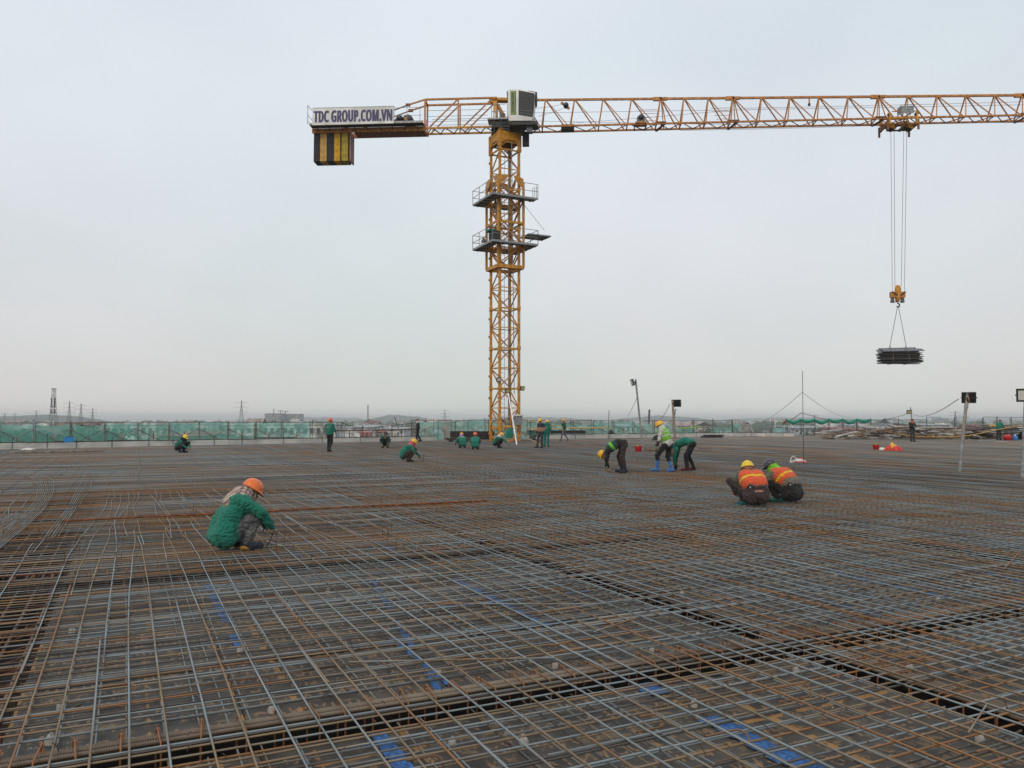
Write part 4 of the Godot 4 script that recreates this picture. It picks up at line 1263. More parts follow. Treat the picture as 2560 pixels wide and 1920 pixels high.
# ---------- people ----------
# A skeleton of tapered bones, smoothly joined and skinned as surface nets. Person space: x to the person's left, y up, z forward.
func skin(mb: MB, bones: Array, cell: float, colors: Callable, wr := 0.0, sd := 0.0) -> void:
	var lo := Vector3.ONE * 99.0
	var hi := -lo
	for b in bones:
		var r: float = maxf(b[2], b[3]) + cell * 3.0
		for e in 2:
			lo = lo.min(b[e] - Vector3.ONE * r); hi = hi.max(b[e] + Vector3.ONE * r)
	var nx := int((hi.x - lo.x) / cell) + 2
	var ny := int((hi.y - lo.y) / cell) + 2
	var nz := int((hi.z - lo.z) / cell) + 2
	var f := PackedFloat32Array()
	f.resize(nx * ny * nz); f.fill(9.0)
	var raw := f.duplicate()
	var own := PackedByteArray()
	own.resize(nx * ny * nz)
	for b in bones:
		var p: Vector3 = b[0]
		var q: Vector3 = b[1]
		var ra: float = b[2]
		var rb: float = b[3]
		var k: float = b[4]
		var id: int = b[5]
		var ba := q - p
		var bb := maxf(ba.length_squared(), 1e-8)
		var r := maxf(ra, rb) + k + cell * 2.5
		var l := ((p.min(q) - Vector3.ONE * r - lo) / cell).floor()
		var h := ((p.max(q) + Vector3.ONE * r - lo) / cell).ceil()
		for z in range(maxi(0, int(l.z)), mini(nz, int(h.z) + 1)):
			for y in range(maxi(0, int(l.y)), mini(ny, int(h.y) + 1)):
				var row := (z * ny + y) * nx
				for x in range(maxi(0, int(l.x)), mini(nx, int(h.x) + 1)):
					var pa := lo + Vector3(x, y, z) * cell - p
					var t := clampf(pa.dot(ba) / bb, 0.0, 1.0)
					var d := (pa - ba * t).length() - (ra + (rb - ra) * t)
					var i := row + x
					if d < raw[i]:
						raw[i] = d; own[i] = id
					var o := f[i]
					var m := maxf(k - absf(o - d), 0.0) / k
					f[i] = minf(o, d) - m * m * k * 0.25
	if wr > 0.0:
		for z in nz:
			for y in ny:
				for x in nx:
					var i := (z * ny + y) * nx + x
					if absf(f[i]) < cell * 3.0 and own[i] != 2:
						var p := lo + Vector3(x, y, z) * cell
						f[i] += wr * (fn.get_noise_3d(p.x * 520.0 + sd, p.y * 420.0 + p.z * 300.0, p.z * 520.0) + 0.8 * (0.25 - absf(fn.get_noise_3d(p.x * 700.0 - p.y * 500.0, p.y * 350.0 + sd, p.z * 700.0))) * 1.6)
	var ids := PackedInt32Array()
	ids.resize(nx * ny * nz); ids.fill(-1)
	var base := mb.v.size()
	var sx := 1
	var sy := nx
	var sz := nx * ny
	var off := [0, sx, sy, sx + sy, sz, sx + sz, sy + sz, sx + sy + sz]
	var cr := [Vector3(0, 0, 0), Vector3(1, 0, 0), Vector3(0, 1, 0), Vector3(1, 1, 0), Vector3(0, 0, 1), Vector3(1, 0, 1), Vector3(0, 1, 1), Vector3(1, 1, 1)]
	var ed := [[0, 1], [2, 3], [4, 5], [6, 7], [0, 2], [1, 3], [4, 6], [5, 7], [0, 4], [1, 5], [2, 6], [3, 7]]
	for z in nz - 1:
		for y in ny - 1:
			for x in nx - 1:
				var i := (z * ny + y) * nx + x
				var v0 := f[i]
				if v0 > cell * 4.5: continue
				var inside := 0
				for e in 8:
					if f[i + off[e]] < 0.0: inside += 1
				if inside == 0 or inside == 8: continue
				var s := Vector3.ZERO
				var n := 0
				for e in ed:
					var fa := f[i + off[e[0]]]
					var fb := f[i + off[e[1]]]
					if (fa < 0.0) != (fb < 0.0):
						s += cr[e[0]].lerp(cr[e[1]], fa / (fa - fb))
						n += 1
				var p := lo + (Vector3(x, y, z) + s / n) * cell
				var best := i
				for e in 8:
					if absf(raw[i + off[e]]) < absf(raw[best]): best = i + off[e]
				mb.col = colors.call(p, own[best])
				ids[i] = mb.vert(p, Vector3.ZERO)
	for z in range(1, nz - 1):
		for y in range(1, ny - 1):
			for x in range(1, nx - 1):
				var i := (z * ny + y) * nx + x
				var a := f[i] < 0.0
				for ax in 3:
					var st: int = [sx, sy, sz][ax]
					if (f[i + st] < 0.0) == a: continue
					var u: int = [sy, sz, sx][ax]
					var w: int = [sz, sx, sy][ax]
					var q0 := ids[i - u - w]
					var q1 := ids[i - w]
					var q2 := ids[i]
					var q3 := ids[i - u]
					if q0 < 0 or q1 < 0 or q2 < 0 or q3 < 0: continue
					if a: mb.i.append_array(PackedInt32Array([q0, q3, q2, q0, q2, q1]))
					else: mb.i.append_array(PackedInt32Array([q0, q1, q2, q0, q2, q3]))
					var nn := (mb.v[q2] - mb.v[q0]).cross(mb.v[q1] - mb.v[q3]) * (-1.0 if a else 1.0)
					for q in [q0, q1, q2, q3]: mb.n[q] += nn
	for k in range(base, mb.v.size()):
		mb.n[k] = mb.n[k].normalized() if mb.n[k].length() > 1e-12 else Vector3.UP
	# the two winding cases share one outward side: check it once against the field
	if mb.v.size() > base:
		var far := base
		for k in range(base, mb.v.size()):
			if mb.v[k].y > mb.v[far].y: far = k
		if mb.n[far].y < 0.0:
			for k in range(base, mb.v.size()): mb.n[k] = -mb.n[k]
func V(x: float, y: float, z: float) -> Vector3: return Vector3(x, y, z)
func squat(o := {}) -> Dictionary:
	var p := {"anL": V(.13, .09, .02), "anR": V(-.13, .09, .02), "toL": V(.17, .035, .20), "toR": V(-.17, .035, .20), "knL": V(.23, .47, .26), "knR": V(-.23, .47, .26), "hiL": V(.10, .20, -.17), "hiR": V(-.10, .20, -.17),
		"pel": V(0, .23, -.20), "wai": V(0, .38, -.16), "che": V(0, .545, .01), "nec": V(0, .65, .12), "hea": V(0, .72, .20), "hf": V(0, -.45, .9), "shL": V(.18, .58, .07), "shR": V(-.18, .58, .07),
		"elL": V(.25, .39, .26), "elR": V(-.25, .39, .26), "wrL": V(.13, .22, .42), "wrR": V(-.13, .22, .42), "hdL": V(-.3, -.8, .5), "hdR": V(.3, -.8, .5)}
	p.merge(o, true)
	return p
func stand(o := {}) -> Dictionary:
	var p := {"anL": V(.11, .09, -.02), "anR": V(-.11, .09, -.02), "toL": V(.14, .035, .16), "toR": V(-.14, .035, .16), "knL": V(.105, .48, .03), "knR": V(-.105, .48, .03), "hiL": V(.09, .88, 0), "hiR": V(-.09, .88, 0),
		"pel": V(0, .93, 0), "wai": V(0, 1.06, .0), "che": V(0, 1.25, .01), "nec": V(0, 1.40, .01), "hea": V(0, 1.53, .04), "hf": V(0, -.1, 1), "shL": V(.185, 1.34, 0), "shR": V(-.185, 1.34, 0),
		"elL": V(.25, 1.07, -.02), "elR": V(-.25, 1.07, -.02), "wrL": V(.24, .85, .08), "wrR": V(-.24, .85, .08), "hdL": V(0, -1, .2), "hdR": V(0, -1, .2)}
	p.merge(o, true)
	return p
func bend(o := {}) -> Dictionary:
	var p := {"anL": V(.14, .09, -.04), "anR": V(-.14, .09, -.04), "toL": V(.18, .035, .14), "toR": V(-.18, .035, .14), "knL": V(.15, .48, .05), "knR": V(-.15, .48, .05), "hiL": V(.10, .84, -.12), "hiR": V(-.10, .84, -.12),
		"pel": V(0, .88, -.10), "wai": V(0, .88, .10), "che": V(0, .76, .28), "nec": V(0, .62, .42), "hea": V(0, .52, .50), "hf": V(0, -.9, .1), "shL": V(.18, .66, .36), "shR": V(-.18, .66, .36),
		"elL": V(.22, .40, .42), "elR": V(-.22, .40, .42), "wrL": V(.13, .17, .40), "wrR": V(-.13, .17, .42), "hdL": V(0, -1, .1), "hdR": V(0, -1, .1)}
	p.merge(o, true)
	return p
func bones_of(p: Dictionary, thick: float, boots: float, hem := 0) -> Array:
	var out := []
	var lat: Vector3 = (p.shL - p.shR).normalized()
	for e in [-1.0, 1.0]:
		if hem == 0: out.append([p.pel + lat * .075 * e, p.wai + lat * .075 * e, .122 * thick, .118 * thick, .06, 0])
		elif hem == 1: out.append([p.pel + lat * .085 * e - V(0, .05, .03), p.wai + lat * .08 * e, .145 * thick, .122 * thick, .06, 0])      # a long jacket over the seat
		else:
			out.append([p.pel + lat * .09 * e - V(0, .04, .02), p.pel + lat * .085 * e + V(0, .03, 0), .142 * thick, .135 * thick, .05, 1])
			out.append([p.pel.lerp(p.wai, 0.75) + lat * .08 * e, p.wai + lat * .08 * e, .122 * thick, .12 * thick, .03, 0])
		out.append([p.wai + lat * .075 * e, p.che + lat * .092 * e, .118 * thick, .122 * thick, .06, 0])
	out.append([p.che, p.nec, .12 * thick, .062, .05, 0])
	out.append([p.shL, p.shR, .075 * thick, .075 * thick, .05, 0])
	out.append([p.hiL, p.hiR, .112, .112, .05, 1])
	for s in ["L", "R"]:
		out.append([p["hi" + s], p["kn" + s], .098, .076, .035, 1])
		var cut: Vector3 = p["kn" + s].lerp(p["an" + s], 1.0 - boots)
		out.append([p["kn" + s], cut, .074, .066 if boots > 0.0 else .060, .03, 1])
		if boots > 0.0: out.append([cut, p["an" + s], .066, .056, .02, 3])
		var an: Vector3 = p["an" + s]
		var to: Vector3 = p["to" + s]
		var bk := (an - to); bk.y = 0
		out.append([an - V(0, .03, 0), to, .052, .038, .02, 3])
		out.append([an + bk.normalized() * .045 - V(0, .045, 0), to - V(0, .005, 0), .042, .036, .02, 3])
		out.append([p["sh" + s], p["el" + s], .068 * thick, .056 * thick, .035, 0])
		out.append([p["el" + s], p["wr" + s], .056 * thick, .042 * thick, .025, 0])
		out.append([p["wr" + s], p["wr" + s] + p["hd" + s].normalized() * .03, .03, .03, .01, 2])
	out.append([p.nec - V(0, .02, 0), p.hea, .056, .056, .03, 2])
	return out
func head_bones(p: Dictionary) -> Array:
	var f: Vector3 = p.hf.normalized()
	var x: Vector3 = (p.shL - p.shR).normalized()
	x = (x - f * x.dot(f)).normalized()
	var u := f.cross(x)
	var h: Vector3 = p.hea
	var out := [[h + u * .03 - f * .03, h + u * .03 + f * .015, .088, .084, .03, 2], [h - u * .05 + f * .02, h - u * .085 + f * .045, .062, .042, .04, 2],
		[h - u * .005 + f * .095, h - u * .03 + f * .112, .010, .014, .012, 2], [h - u * .065 + f * .088, h - u * .067 + f * .09, .018, .016, .012, 7],
		[h + u * .055 - f * .04, h + u * .05 + f * .02, .084, .078, .02, 4]]
	for e in [-1.0, 1.0]:
		out.append([h + x * .032 * e + f * .083 + u * .012, h + x * .036 * e + f * .082 + u * .012, .011, .011, .004, 6])
		out.append([h + x * .088 * e - u * .005, h + x * .092 * e + u * .02 - f * .008, .018, .020, .008, 2])
	return out
func hand_bones(wr: Vector3, dir: Vector3, palm: Vector3, side: float, curl: float) -> Array:
	var d := dir.normalized()
	var n := (palm - d * palm.dot(d)).normalized()
	var l := d.cross(n) * side
	var out := [[wr, wr + d * .075 + l * .022, .026, .020, .02, 5], [wr, wr + d * .075 - l * .022, .026, .018, .02, 5]]
	var lens: Array[float] = [.060, .070, .065, .050]
	for k in 4:
		var a := wr + d * .082 + l * (.030 - .020 * k)
		var b := a + (d * cos(curl) + n * sin(curl)) * lens[k] * .55
		var c := b + (d * cos(curl * 2.1) + n * sin(curl * 2.1)) * lens[k] * .6
		out.append([a, b, .0098, .009, .006, 5]); out.append([b, c, .009, .0078, .004, 5])
	var t0 := wr + d * .022 + l * .026
	var t1 := t0 + (d * .5 + l * .8 + n * .25).normalized() * .045
	out.append([t0, t1, .014, .011, .01, 5]); out.append([t1, t1 + (d * .85 + l * .1 + n * .5).normalized() * .035, .011, .009, .005, 5])
	return out
func head_frame(p: Dictionary) -> Basis:
	var f: Vector3 = p.hf.normalized()
	var x: Vector3 = (p.shL - p.shR).normalized()
	x = (x - f * x.dot(f)).normalized()
	return Basis(x, f.cross(x), f)
func helmet_mesh(p: Dictionary, c: Color, cap := false) -> MB:
	var mb := MB.new()
	mb.col = c
	var b := head_frame(p)
	var at: Vector3 = p.hea + b.y * 0.045
	var rows := []
	var seg := 28
	for r in 13:
		var row := PackedVector3Array()
		for s in seg:
			var t := TAU * s / seg
			var fx := sin(t)
			var fz := cos(t)
			var front := maxf(0.0, fz)
			var q: Vector3
			if r == 0: q = Vector3(fx * .112, -.012, fz * .132)
			elif r == 1: q = Vector3(fx * (.136 + .004 * front), -.022 - .012 * pow(front, 2.0), fz * (.152 + .05 * pow(front, 1.5)))
			elif r == 2: q = Vector3(fx * (.136 + .004 * front), -.016 - .012 * pow(front, 2.0), fz * (.152 + .05 * pow(front, 1.5)))
			else:
				var e := PI / 2 * (r - 3) / 9.0
				var ridge := 1.0 + (0.05 if absf(fx) < 0.25 and r > 5 else 0.0)
				q = Vector3(fx * .124 * cos(e), .13 * sin(e) * ridge, fz * .145 * cos(e))
			if cap and r >= 3: q *= Vector3(.97, .95, .97)
			row.append(at + b * (q * Vector3(.93, .92, .9)))
		rows.append(row)
	mb.surf(rows, true)
	return mb
func brim_hat(p: Dictionary, c: Color) -> MB:
	var mb := MB.new()
	mb.col = c
	var b := head_frame(p)
	var at: Vector3 = p.hea + b.y * 0.05
	var rows := []
	for q in [[.10, -.0], [.20, -.045], [.205, -.04], [.118, .005], [.112, .06], [.085, .10], [.0, .108]]:
		var row := PackedVector3Array()
		for s in 22:
			var t := TAU * s / 22.0
			row.append(at + b * Vector3(cos(t) * q[0], q[1] + 0.012 * sin(3.0 * t) * (q[0] / .2), sin(t) * q[0] * 1.1))
		rows.append(row)
	mb.surf(rows, true)
	return mb
var PAL := {"green": Color(0.010, 0.185, 0.128), "dgreen": Color(0.012, 0.085, 0.06), "black": Color(0.012, 0.012, 0.014), "brown": Color(0.045, 0.028, 0.026), "grey": Color(0.15, 0.155, 0.16), "navy": Color(0.02, 0.028, 0.05), "skin": Color(0.40, 0.22, 0.15), "yellow": Color(0.80, 0.42, 0.008), "lemon": Color(0.80, 0.55, 0.02), "orange": Color(0.80, 0.17, 0.03), "red_orange": Color(0.78, 0.11, 0.035), "white": Color(0.62, 0.60, 0.57), "glove": Color(0.30, 0.24, 0.16), "pink": Color(0.60, 0.13, 0.17), "purple": Color(0.36, 0.14, 0.46), "lime": Color(0.20, 0.55, 0.04), "olive": Color(0.085, 0.082, 0.062), "khaki": Color(0.17, 0.15, 0.115), "blue": Color(0.06, 0.20, 0.52), "teal": Color(0.01, 0.16, 0.15), "hair": Color(0.015, 0.012, 0.012), "red": Color(0.35, 0.012, 0.02), "dark_red": Color(0.14, 0.015, 0.02), "cream": Color(0.58, 0.52, 0.45), "dgrey": Color(0.045, 0.046, 0.052)}
func person(px: float, py: float, turn: float, p: Dictionary, c: Dictionary, label: String, opt := {}) -> Node3D:
	var at := gp(px, py, 0.008)
	var o := thing("person", at, label, "person", "workers on the deck", deg_to_rad(turn))
	var depth := -at.z
	var cell := clampf(depth * 0.0011, 0.0135, 0.03)
	var col := [PAL[c.get("top", "green")], PAL[c.get("legs", "black")], PAL.skin, PAL[c.get("shoes", "black")], PAL.hair, PAL[c.get("hands", "skin")], Color(0.02, 0.015, 0.012), Color(0.34, 0.12, 0.10)]
	var belly = opt.get("belly", null)
	var paint := func(q: Vector3, id: int) -> Color:
		var k: Color = col[id]
		if id == 0 and belly != null and q.y > belly[0] and q.y < belly[1] and q.z > 0.02 - 0.2: k = PAL.skin
		if id == 1 and opt.has("gap") and q.y > opt.gap[0] and q.y < opt.gap[1] and q.z < -0.2 and absf(q.x) < 0.09 - absf(q.x) * 0.2: k = PAL.skin
		if id == 3 and opt.get("hem", 0) == 1 and q.z < -0.06: k = col[0]
		if id == 0 and opt.has("cuffs"):
			for s in ["L", "R"]:
				if q.distance_to(p["el" + s].lerp(p["wr" + s], 0.75)) < 0.12: k = PAL[opt.cuffs]
		if id < 2: k = k * (1.0 + 0.22 * fn.get_noise_3d(q.x * 90.0 + px, q.y * 90.0, q.z * 90.0))
		return k
	var body := MB.new()
	var bn := bones_of(p, opt.get("thick", 1.0), opt.get("boots", 0.0), opt.get("hem", 0))
	skin(body, bn, cell, paint, 0.026, px)
	skin(body, head_bones(p), minf(cell, 0.014), paint)
	for s in ["L", "R"]:
		var sg := 1.0 if s == "L" else -1.0
		var pn: Vector3 = opt.get("palm" + s, V(-sg, 0, -0.3))
		skin(body, hand_bones(p["wr" + s], p["hd" + s], pn, sg, opt.get("curl", 0.45)), clampf(depth * 0.0005, 0.0055, 0.009), paint)
	var tr := o.global_transform
	inst("body", body.mesh(), M.cloth, o, tr)
	# headgear and outer clothes
	if c.has("scarf"):
		var b := head_frame(p)
		var h: Vector3 = p.hea
		var sb := [[h - b.z * .02 + b.y * .01, h - b.z * .03 - b.y * .07, .103, .088, .05, 0], [h - b.y * .075 + b.z * .02, p.nec + b.z * .02, .085, .095, .05, 0], [p.nec, p.nec.lerp(p.che, 0.5) - V(0, 0, .03), .095, .105, .05, 0]]
		if opt.get("mask", true): sb.append([h - b.y * .055 + b.z * .055, h - b.y * .085 + b.z * .05, .062, .055, .03, 0])
		if opt.get("drape", 0.0) > 0.0:
			var back: Vector3 = p.nec.lerp(p.wai, opt.drape) - V(0, 0, .09)
			sb.append([p.nec - V(0, 0, .05), back, .10, .10, .06, 0])
			sb.append([p.nec, p.nec.lerp(p.shL, 0.75) + V(0, .02, -.02), .09, .07, .05, 0]); sb.append([p.nec, p.nec.lerp(p.shR, 0.75) + V(0, .02, -.02), .09, .07, .05, 0])
			sb.append([p.nec + V(.09, -.01, -.02), back + V(.07, 0, 0), .07, .07, .06, 0]); sb.append([p.nec + V(-.09, -.01, -.02), back + V(-.07, 0, 0), .07, .07, .06, 0])
		var sm := MB.new()
		var base: Color = PAL[c.scarf] if c.scarf != "plaid" else PAL.cream
		var plaid: bool = c.scarf == "plaid"
		var sp := func(q: Vector3, _id: int) -> Color:
			if not plaid: return base * (1.0 + 0.25 * fn.get_noise_3d(q.x * 120.0, q.y * 120.0, q.z * 120.0))
			var u := fposmod(q.x + q.z * 0.4, 0.055) / 0.055
			var w := fposmod(q.y * 0.8 - q.z * 0.7, 0.055) / 0.055
			var k := Color(0.56, 0.44, 0.36)
			if u < 0.38: k = k.lerp(Color(0.10, 0.035, 0.055), 0.62)
			if w < 0.38: k = k.lerp(Color(0.10, 0.035, 0.055), 0.62)
			return k
		skin(sm, sb, minf(cell, 0.012) if depth < 20 else cell * 0.8, sp, 0.01, px + 9.0)
		inst("scarf", sm.mesh(), M.cloth, o, tr)
	if c.has("helmet"):
		inst("helmet", helmet_mesh(p, PAL[c.helmet], opt.get("cap", false)).mesh(), M.shell, o, tr)
	if c.has("hat"):
		inst("hat", brim_hat(p, PAL[c.hat]).mesh(), M.cloth, o, tr)
	if opt.get("face_mask", false):
		var b := head_frame(p)
		var fm := MB.new()
		skin(fm, [[p.hea - b.y * .045 + b.z * .072, p.hea - b.y * .07 + b.z * .068, .042, .04, .02, 0], [p.hea - b.y * .05 + b.z * .05 + b.x * .04, p.hea - b.y * .05 + b.z * .05 - b.x * .04, .04, .04, .02, 0]], 0.012, func(_q, _i): return Color(0.6, 0.6, 0.6))
		inst("face_mask", fm.mesh(), M.cloth, o, tr)
	if c.has("vest"):
		var lat: Vector3 = (p.shL - p.shR).normalized()
		var vb := []
		var tk: float = opt.get("thick", 1.0)
		var low: float = opt.get("vest_low", 0.25)
		var end: Vector3 = p.wai.lerp(p.che, low)
		for e in [-1.0, 1.0]:
			vb.append([end + lat * .078 * e, p.che + lat * .094 * e, .147 * tk, .146 * tk, .06, 0])
			vb.append([p.che + lat * .07 * e, p.nec + lat * .075 * e - V(0, .015, 0), .130 * tk, .072, .05, 0])
		vb.append([p.shL - lat * .045, p.shR + lat * .045, .090 * tk, .090 * tk, .04, 0])
		var vm := MB.new()
		var ax: Vector3 = (p.nec - p.wai)
		var vp := func(q: Vector3, _id: int) -> Color:
			var t: float = (q - p.wai).dot(ax) / ax.length_squared()
			for st in opt.get("stripes", []):
				if t > st[0] and t < st[1]: return PAL[st[2]]
			return PAL[c.vest] * (1.0 + 0.2 * fn.get_noise_3d(q.x * 80.0, q.y * 80.0, q.z * 80.0))
		skin(vm, vb, minf(cell, 0.016), vp, 0.008, px + 3.0)
		inst("vest", vm.mesh(), M.cloth, o, tr)
	if opt.get("print", 0) > 0:      # the white print across the back of the work jacket, sewn just proud of the cloth
		var dirb: Vector3 = (p.nec - p.wai).normalized()
		var lat: Vector3 = (p.shL - p.shR).normalized()
		var out: Vector3 = lat.cross(dirb).normalized()
		if out.z > 0: out = -out
		var pm := MB.new()
		pm.col = Color(0.62, 0.66, 0.62)
		var c0: Vector3 = p.wai.lerp(p.che, 0.80) + out * 0.128
		for k in 10: pm.box(c0 + lat * (0.022 * (k - 4.5)) + out * (-0.0022 * (k - 4.5) * (k - 4.5) * 0.16), Vector3(.015, .022, .006), Basis(lat, dirb, lat.cross(dirb)))
		for k in 10: pm.box(c0 + dirb * (0.055 + 0.0011 * (k - 4.5) * (k - 4.5)) + lat * (0.026 * (k - 4.5)) + out * (-0.0022 * (k - 4.5) * (k - 4.5) * 0.16), Vector3(.027, .007, .006), Basis(lat, dirb, lat.cross(dirb)))
		if opt.print > 1:
			for k in 3: pm.box(c0 + dirb * .092 + lat * (0.03 * (k - 1)), Vector3(.02, .026, .008), Basis(lat, dirb, lat.cross(dirb)))
		inst("back_print", pm.mesh(), M.cloth, o, tr)
	if opt.has("patches"):
		for q in opt.patches:
			var m := MB.new()
			var n: Vector3 = q[1].normalized()
			var x := n.cross(Vector3.UP).normalized()
			var bs := Basis(x, n, x.cross(n))
			m.col = Color(0.02, 0.016, 0.018)
			m.lathe(q[0], [[.048, -.02], [.048, .010], [.038, .016], [.016, .016]], 16, bs)
			m.col = Color(0.5, 0.48, 0.46)
			m.lathe(q[0], [[.016, .016], [.012, .021], [.0, .022]], 10, bs)
			inst("fabric_badge", m.mesh(), M.cloth, o, tr)
	return o
func make_people() -> void:
	# the near worker tying bars
	var w := person(603, 1369, 128, squat({"che": V(0, .545, -.07), "nec": V(0, .65, .01), "hea": V(.0, .695, .11), "hf": V(-.15, -.5, .8), "shL": V(.18, .58, -.03), "shR": V(-.18, .58, -.03), "elR": V(-.31, .45, .14), "wrR": V(-.25, .27, .29), "hdR": V(.2, -.85, .3), "elL": V(.22, .38, .22), "wrL": V(.08, .25, .34), "hdL": V(-.3, -.8, .4), "knL": V(.19, .45, .15), "knR": V(-.19, .45, .15), "anL": V(.12, .09, .0), "anR": V(-.13, .09, .02), "toL": V(.15, .035, .15), "toR": V(-.19, .035, .17)}),
		{"legs": "grey", "shoes": "navy", "helmet": "orange", "scarf": "plaid", "hands": "glove"}, "squatting worker with orange helmet and plaid neck scarf, tying bars with a hook", {"print": 2, "thick": 1.14, "drape": 0.36, "curl": 0.8, "hem": 1})
	var wr: Vector3 = w.global_transform * V(-.23, .19, .32)
	var hk := MB.new()
	hk.rod(PackedVector3Array([wr + Vector3(0.01, 0.05, 0), wr, wr + Vector3(-0.05, -0.15, 0.03), wr + Vector3(-0.07, -0.175, 0.04), wr + Vector3(-0.04, -0.185, 0.04)]), 0.006, 6)
	tag(put("tying_hook", hk, M.black, self, wr), "thin black tying hook in the gloved hand of the near squatting worker", "hand tool")
	for s in ["L", "R"]:      # yellow soles
		var sm := MB.new()
		sm.col = Color(0.50, 0.26, 0.03)
		var an := V(.13 if s == "L" else -.13, .014, -.03)
		skin(sm, [[an, an + V(.03 if s == "L" else -.03, 0.004, .22), .034, .03, .02, 0]], 0.014, func(_q, _i): return Color(0.50, 0.26, 0.03))
		inst("sole", sm.mesh(), M.cloth, w, w.global_transform)
	person(453, 1131, 75, squat(), {"legs": "black", "helmet": "lemon", "scarf": "black", "hands": "glove"}, "squatting worker with yellow helmet over a wide black hood, beside the pale edge planks", {"drape": 0.25})
	person(824, 1129, 158, stand({"knL": V(.12, .47, .10), "anL": V(.14, .09, .06), "toL": V(.16, .035, .24), "knR": V(-.11, .47, .0), "anR": V(-.13, .12, -.24), "toR": V(-.14, .04, -.08), "elL": V(.25, 1.08, .06), "wrL": V(.14, 1.0, .28), "hdL": V(-.4, 0, .9), "elR": V(-.25, 1.08, .06), "wrR": V(-.14, 1.0, .28), "hdR": V(.4, 0, .9)}),
		{"legs": "black", "helmet": "red_orange"}, "walking worker in green jacket and orange helmet with white shin patch", {"print": 1, "boots": 0.35, "thick": 1.05})
	person(963, 1119, 12, squat({"hf": V(.25, -.1, .95), "hea": V(.02, .76, .16), "elR": V(-.29, .42, .2), "wrR": V(-.2, .2, .36)}), {"top": "dgreen", "legs": "black", "hat": "dgrey"}, "squatting worker facing the camera in a dark brimmed hat and white mask", {"face_mask": true})
	person(1045, 1104, -75, stand({"knL": V(.1, .47, .12), "anL": V(.11, .09, .12), "toL": V(.12, .035, .30), "knR": V(-.1, .47, .0), "anR": V(-.11, .11, -.22), "toR": V(-.12, .04, -.06), "wrL": V(.2, .88, .2), "wrR": V(-.2, .88, .15)}), {"top": "black", "legs": "black", "scarf": "white"}, "standing worker all in black with a white hood beside the railing gap", {"mask": false})
	person(1020, 1154, 100, squat({"hf": V(0, -.5, .85)}), {"legs": "brown", "helmet": "yellow", "scarf": "pink", "hands": "glove"}, "squatting worker in green with yellow helmet over a pink scarf", {"print": 1, "thick": 1.06})
	person(1156, 1120, 195, squat({"wrL": V(.38, .12, .16), "elL": V(.34, .38, .12), "hdL": V(.2, -.9, .2), "che": V(.04, .55, .0), "nec": V(.05, .66, .1)}), {"legs": "navy", "helmet": "yellow", "scarf": "purple", "hands": "skin"}, "squatting worker with yellow helmet over a purple scarf", {"print": 1})
	person(1188, 1123, 182, squat({"hf": V(.3, .05, .95), "hea": V(0, .77, .16)}), {"legs": "black", "helmet": "red_orange"}, "squatting worker in green seen from behind with orange helmet, beside the black panels", {"print": 1, "thick": 1.1})
	person(1245, 1119, 78, squat({"elR": V(-.2, .44, .36), "wrR": V(-.1, .28, .58), "hdR": V(0, -.7, .7), "elL": V(.2, .44, .36), "wrL": V(.1, .26, .56)}), {"legs": "black", "helmet": "yellow", "scarf": "white", "hands": "glove"}, "squatting worker with yellow helmet and white neck cloth reaching forward near the crane foot", {"mask": false, "drape": 0.3})
	person(1333, 1100, 70, squat({"hf": V(0, -.1, 1), "hea": V(0, .77, .16), "wrR": V(-.14, .45, .42), "wrL": V(.14, .45, .42)}), {"legs": "grey", "helmet": "yellow"}, "squatting worker in green with yellow helmet behind the man with bare belly")
	person(1366, 1117, 160, stand({"hea": V(.0, 1.44, .16), "nec": V(0, 1.34, .1), "che": V(0, 1.22, .06)}), {"legs": "teal", "top": "green", "helmet": "yellow"}, "worker in green standing half hidden behind the man with bare belly")
	person(1352, 1120, -52, stand({"elR": V(-.34, 1.10, -.06), "wrR": V(-.16, .99, .1), "hdR": V(.7, -.4, .3), "elL": V(.32, 1.12, -.1), "wrL": V(.17, .96, .05), "hdL": V(-.6, -.6, .2), "anR": V(-.15, .09, .12), "toR": V(-.2, .035, .3), "knR": V(-.13, .48, .1), "wai": V(0, 1.05, .03)}), {"top": "navy", "legs": "dgrey", "helmet": "yellow", "hands": "glove"}, "standing man in navy shirt rolled up over a bare belly, yellow helmet", {"belly": [0.93, 1.17], "thick": 1.06})
	person(1411, 1102, -95, stand({"knL": V(.1, .47, .16), "anL": V(.11, .09, .26), "toL": V(.12, .035, .42), "knR": V(-.1, .47, -.04), "anR": V(-.11, .12, -.28), "toR": V(-.12, .04, -.13), "elR": V(-.25, 1.12, .12), "wrR": V(-.12, 1.32, .22), "hdR": V(.3, .6, .2)}), {"top": "dgreen", "legs": "grey", "helmet": "yellow", "shoes": "grey"}, "walking worker in dark green shirt and grey trousers touching his face")
	# the three standing workers in the middle
	person(1551, 1181, -100, bend({"anL": V(.17, .09, -.16), "toL": V(.22, .035, .0), "knL": V(.16, .46, -.06), "hea": V(0, .53, .52), "hf": V(.1, -.85, .35), "wrL": V(.1, .14, .34), "wrR": V(-.12, .13, .46)}), {"top": "black", "legs": "brown", "shoes": "navy", "helmet": "yellow", "vest": "dgreen", "hands": "glove"}, "worker bending double in brown trousers with yellow helmet and dark vest", {"boots": 0.42, "stripes": [[0.28, 0.48, "lime"]], "vest_low": 0.35, "thick": 1.0})
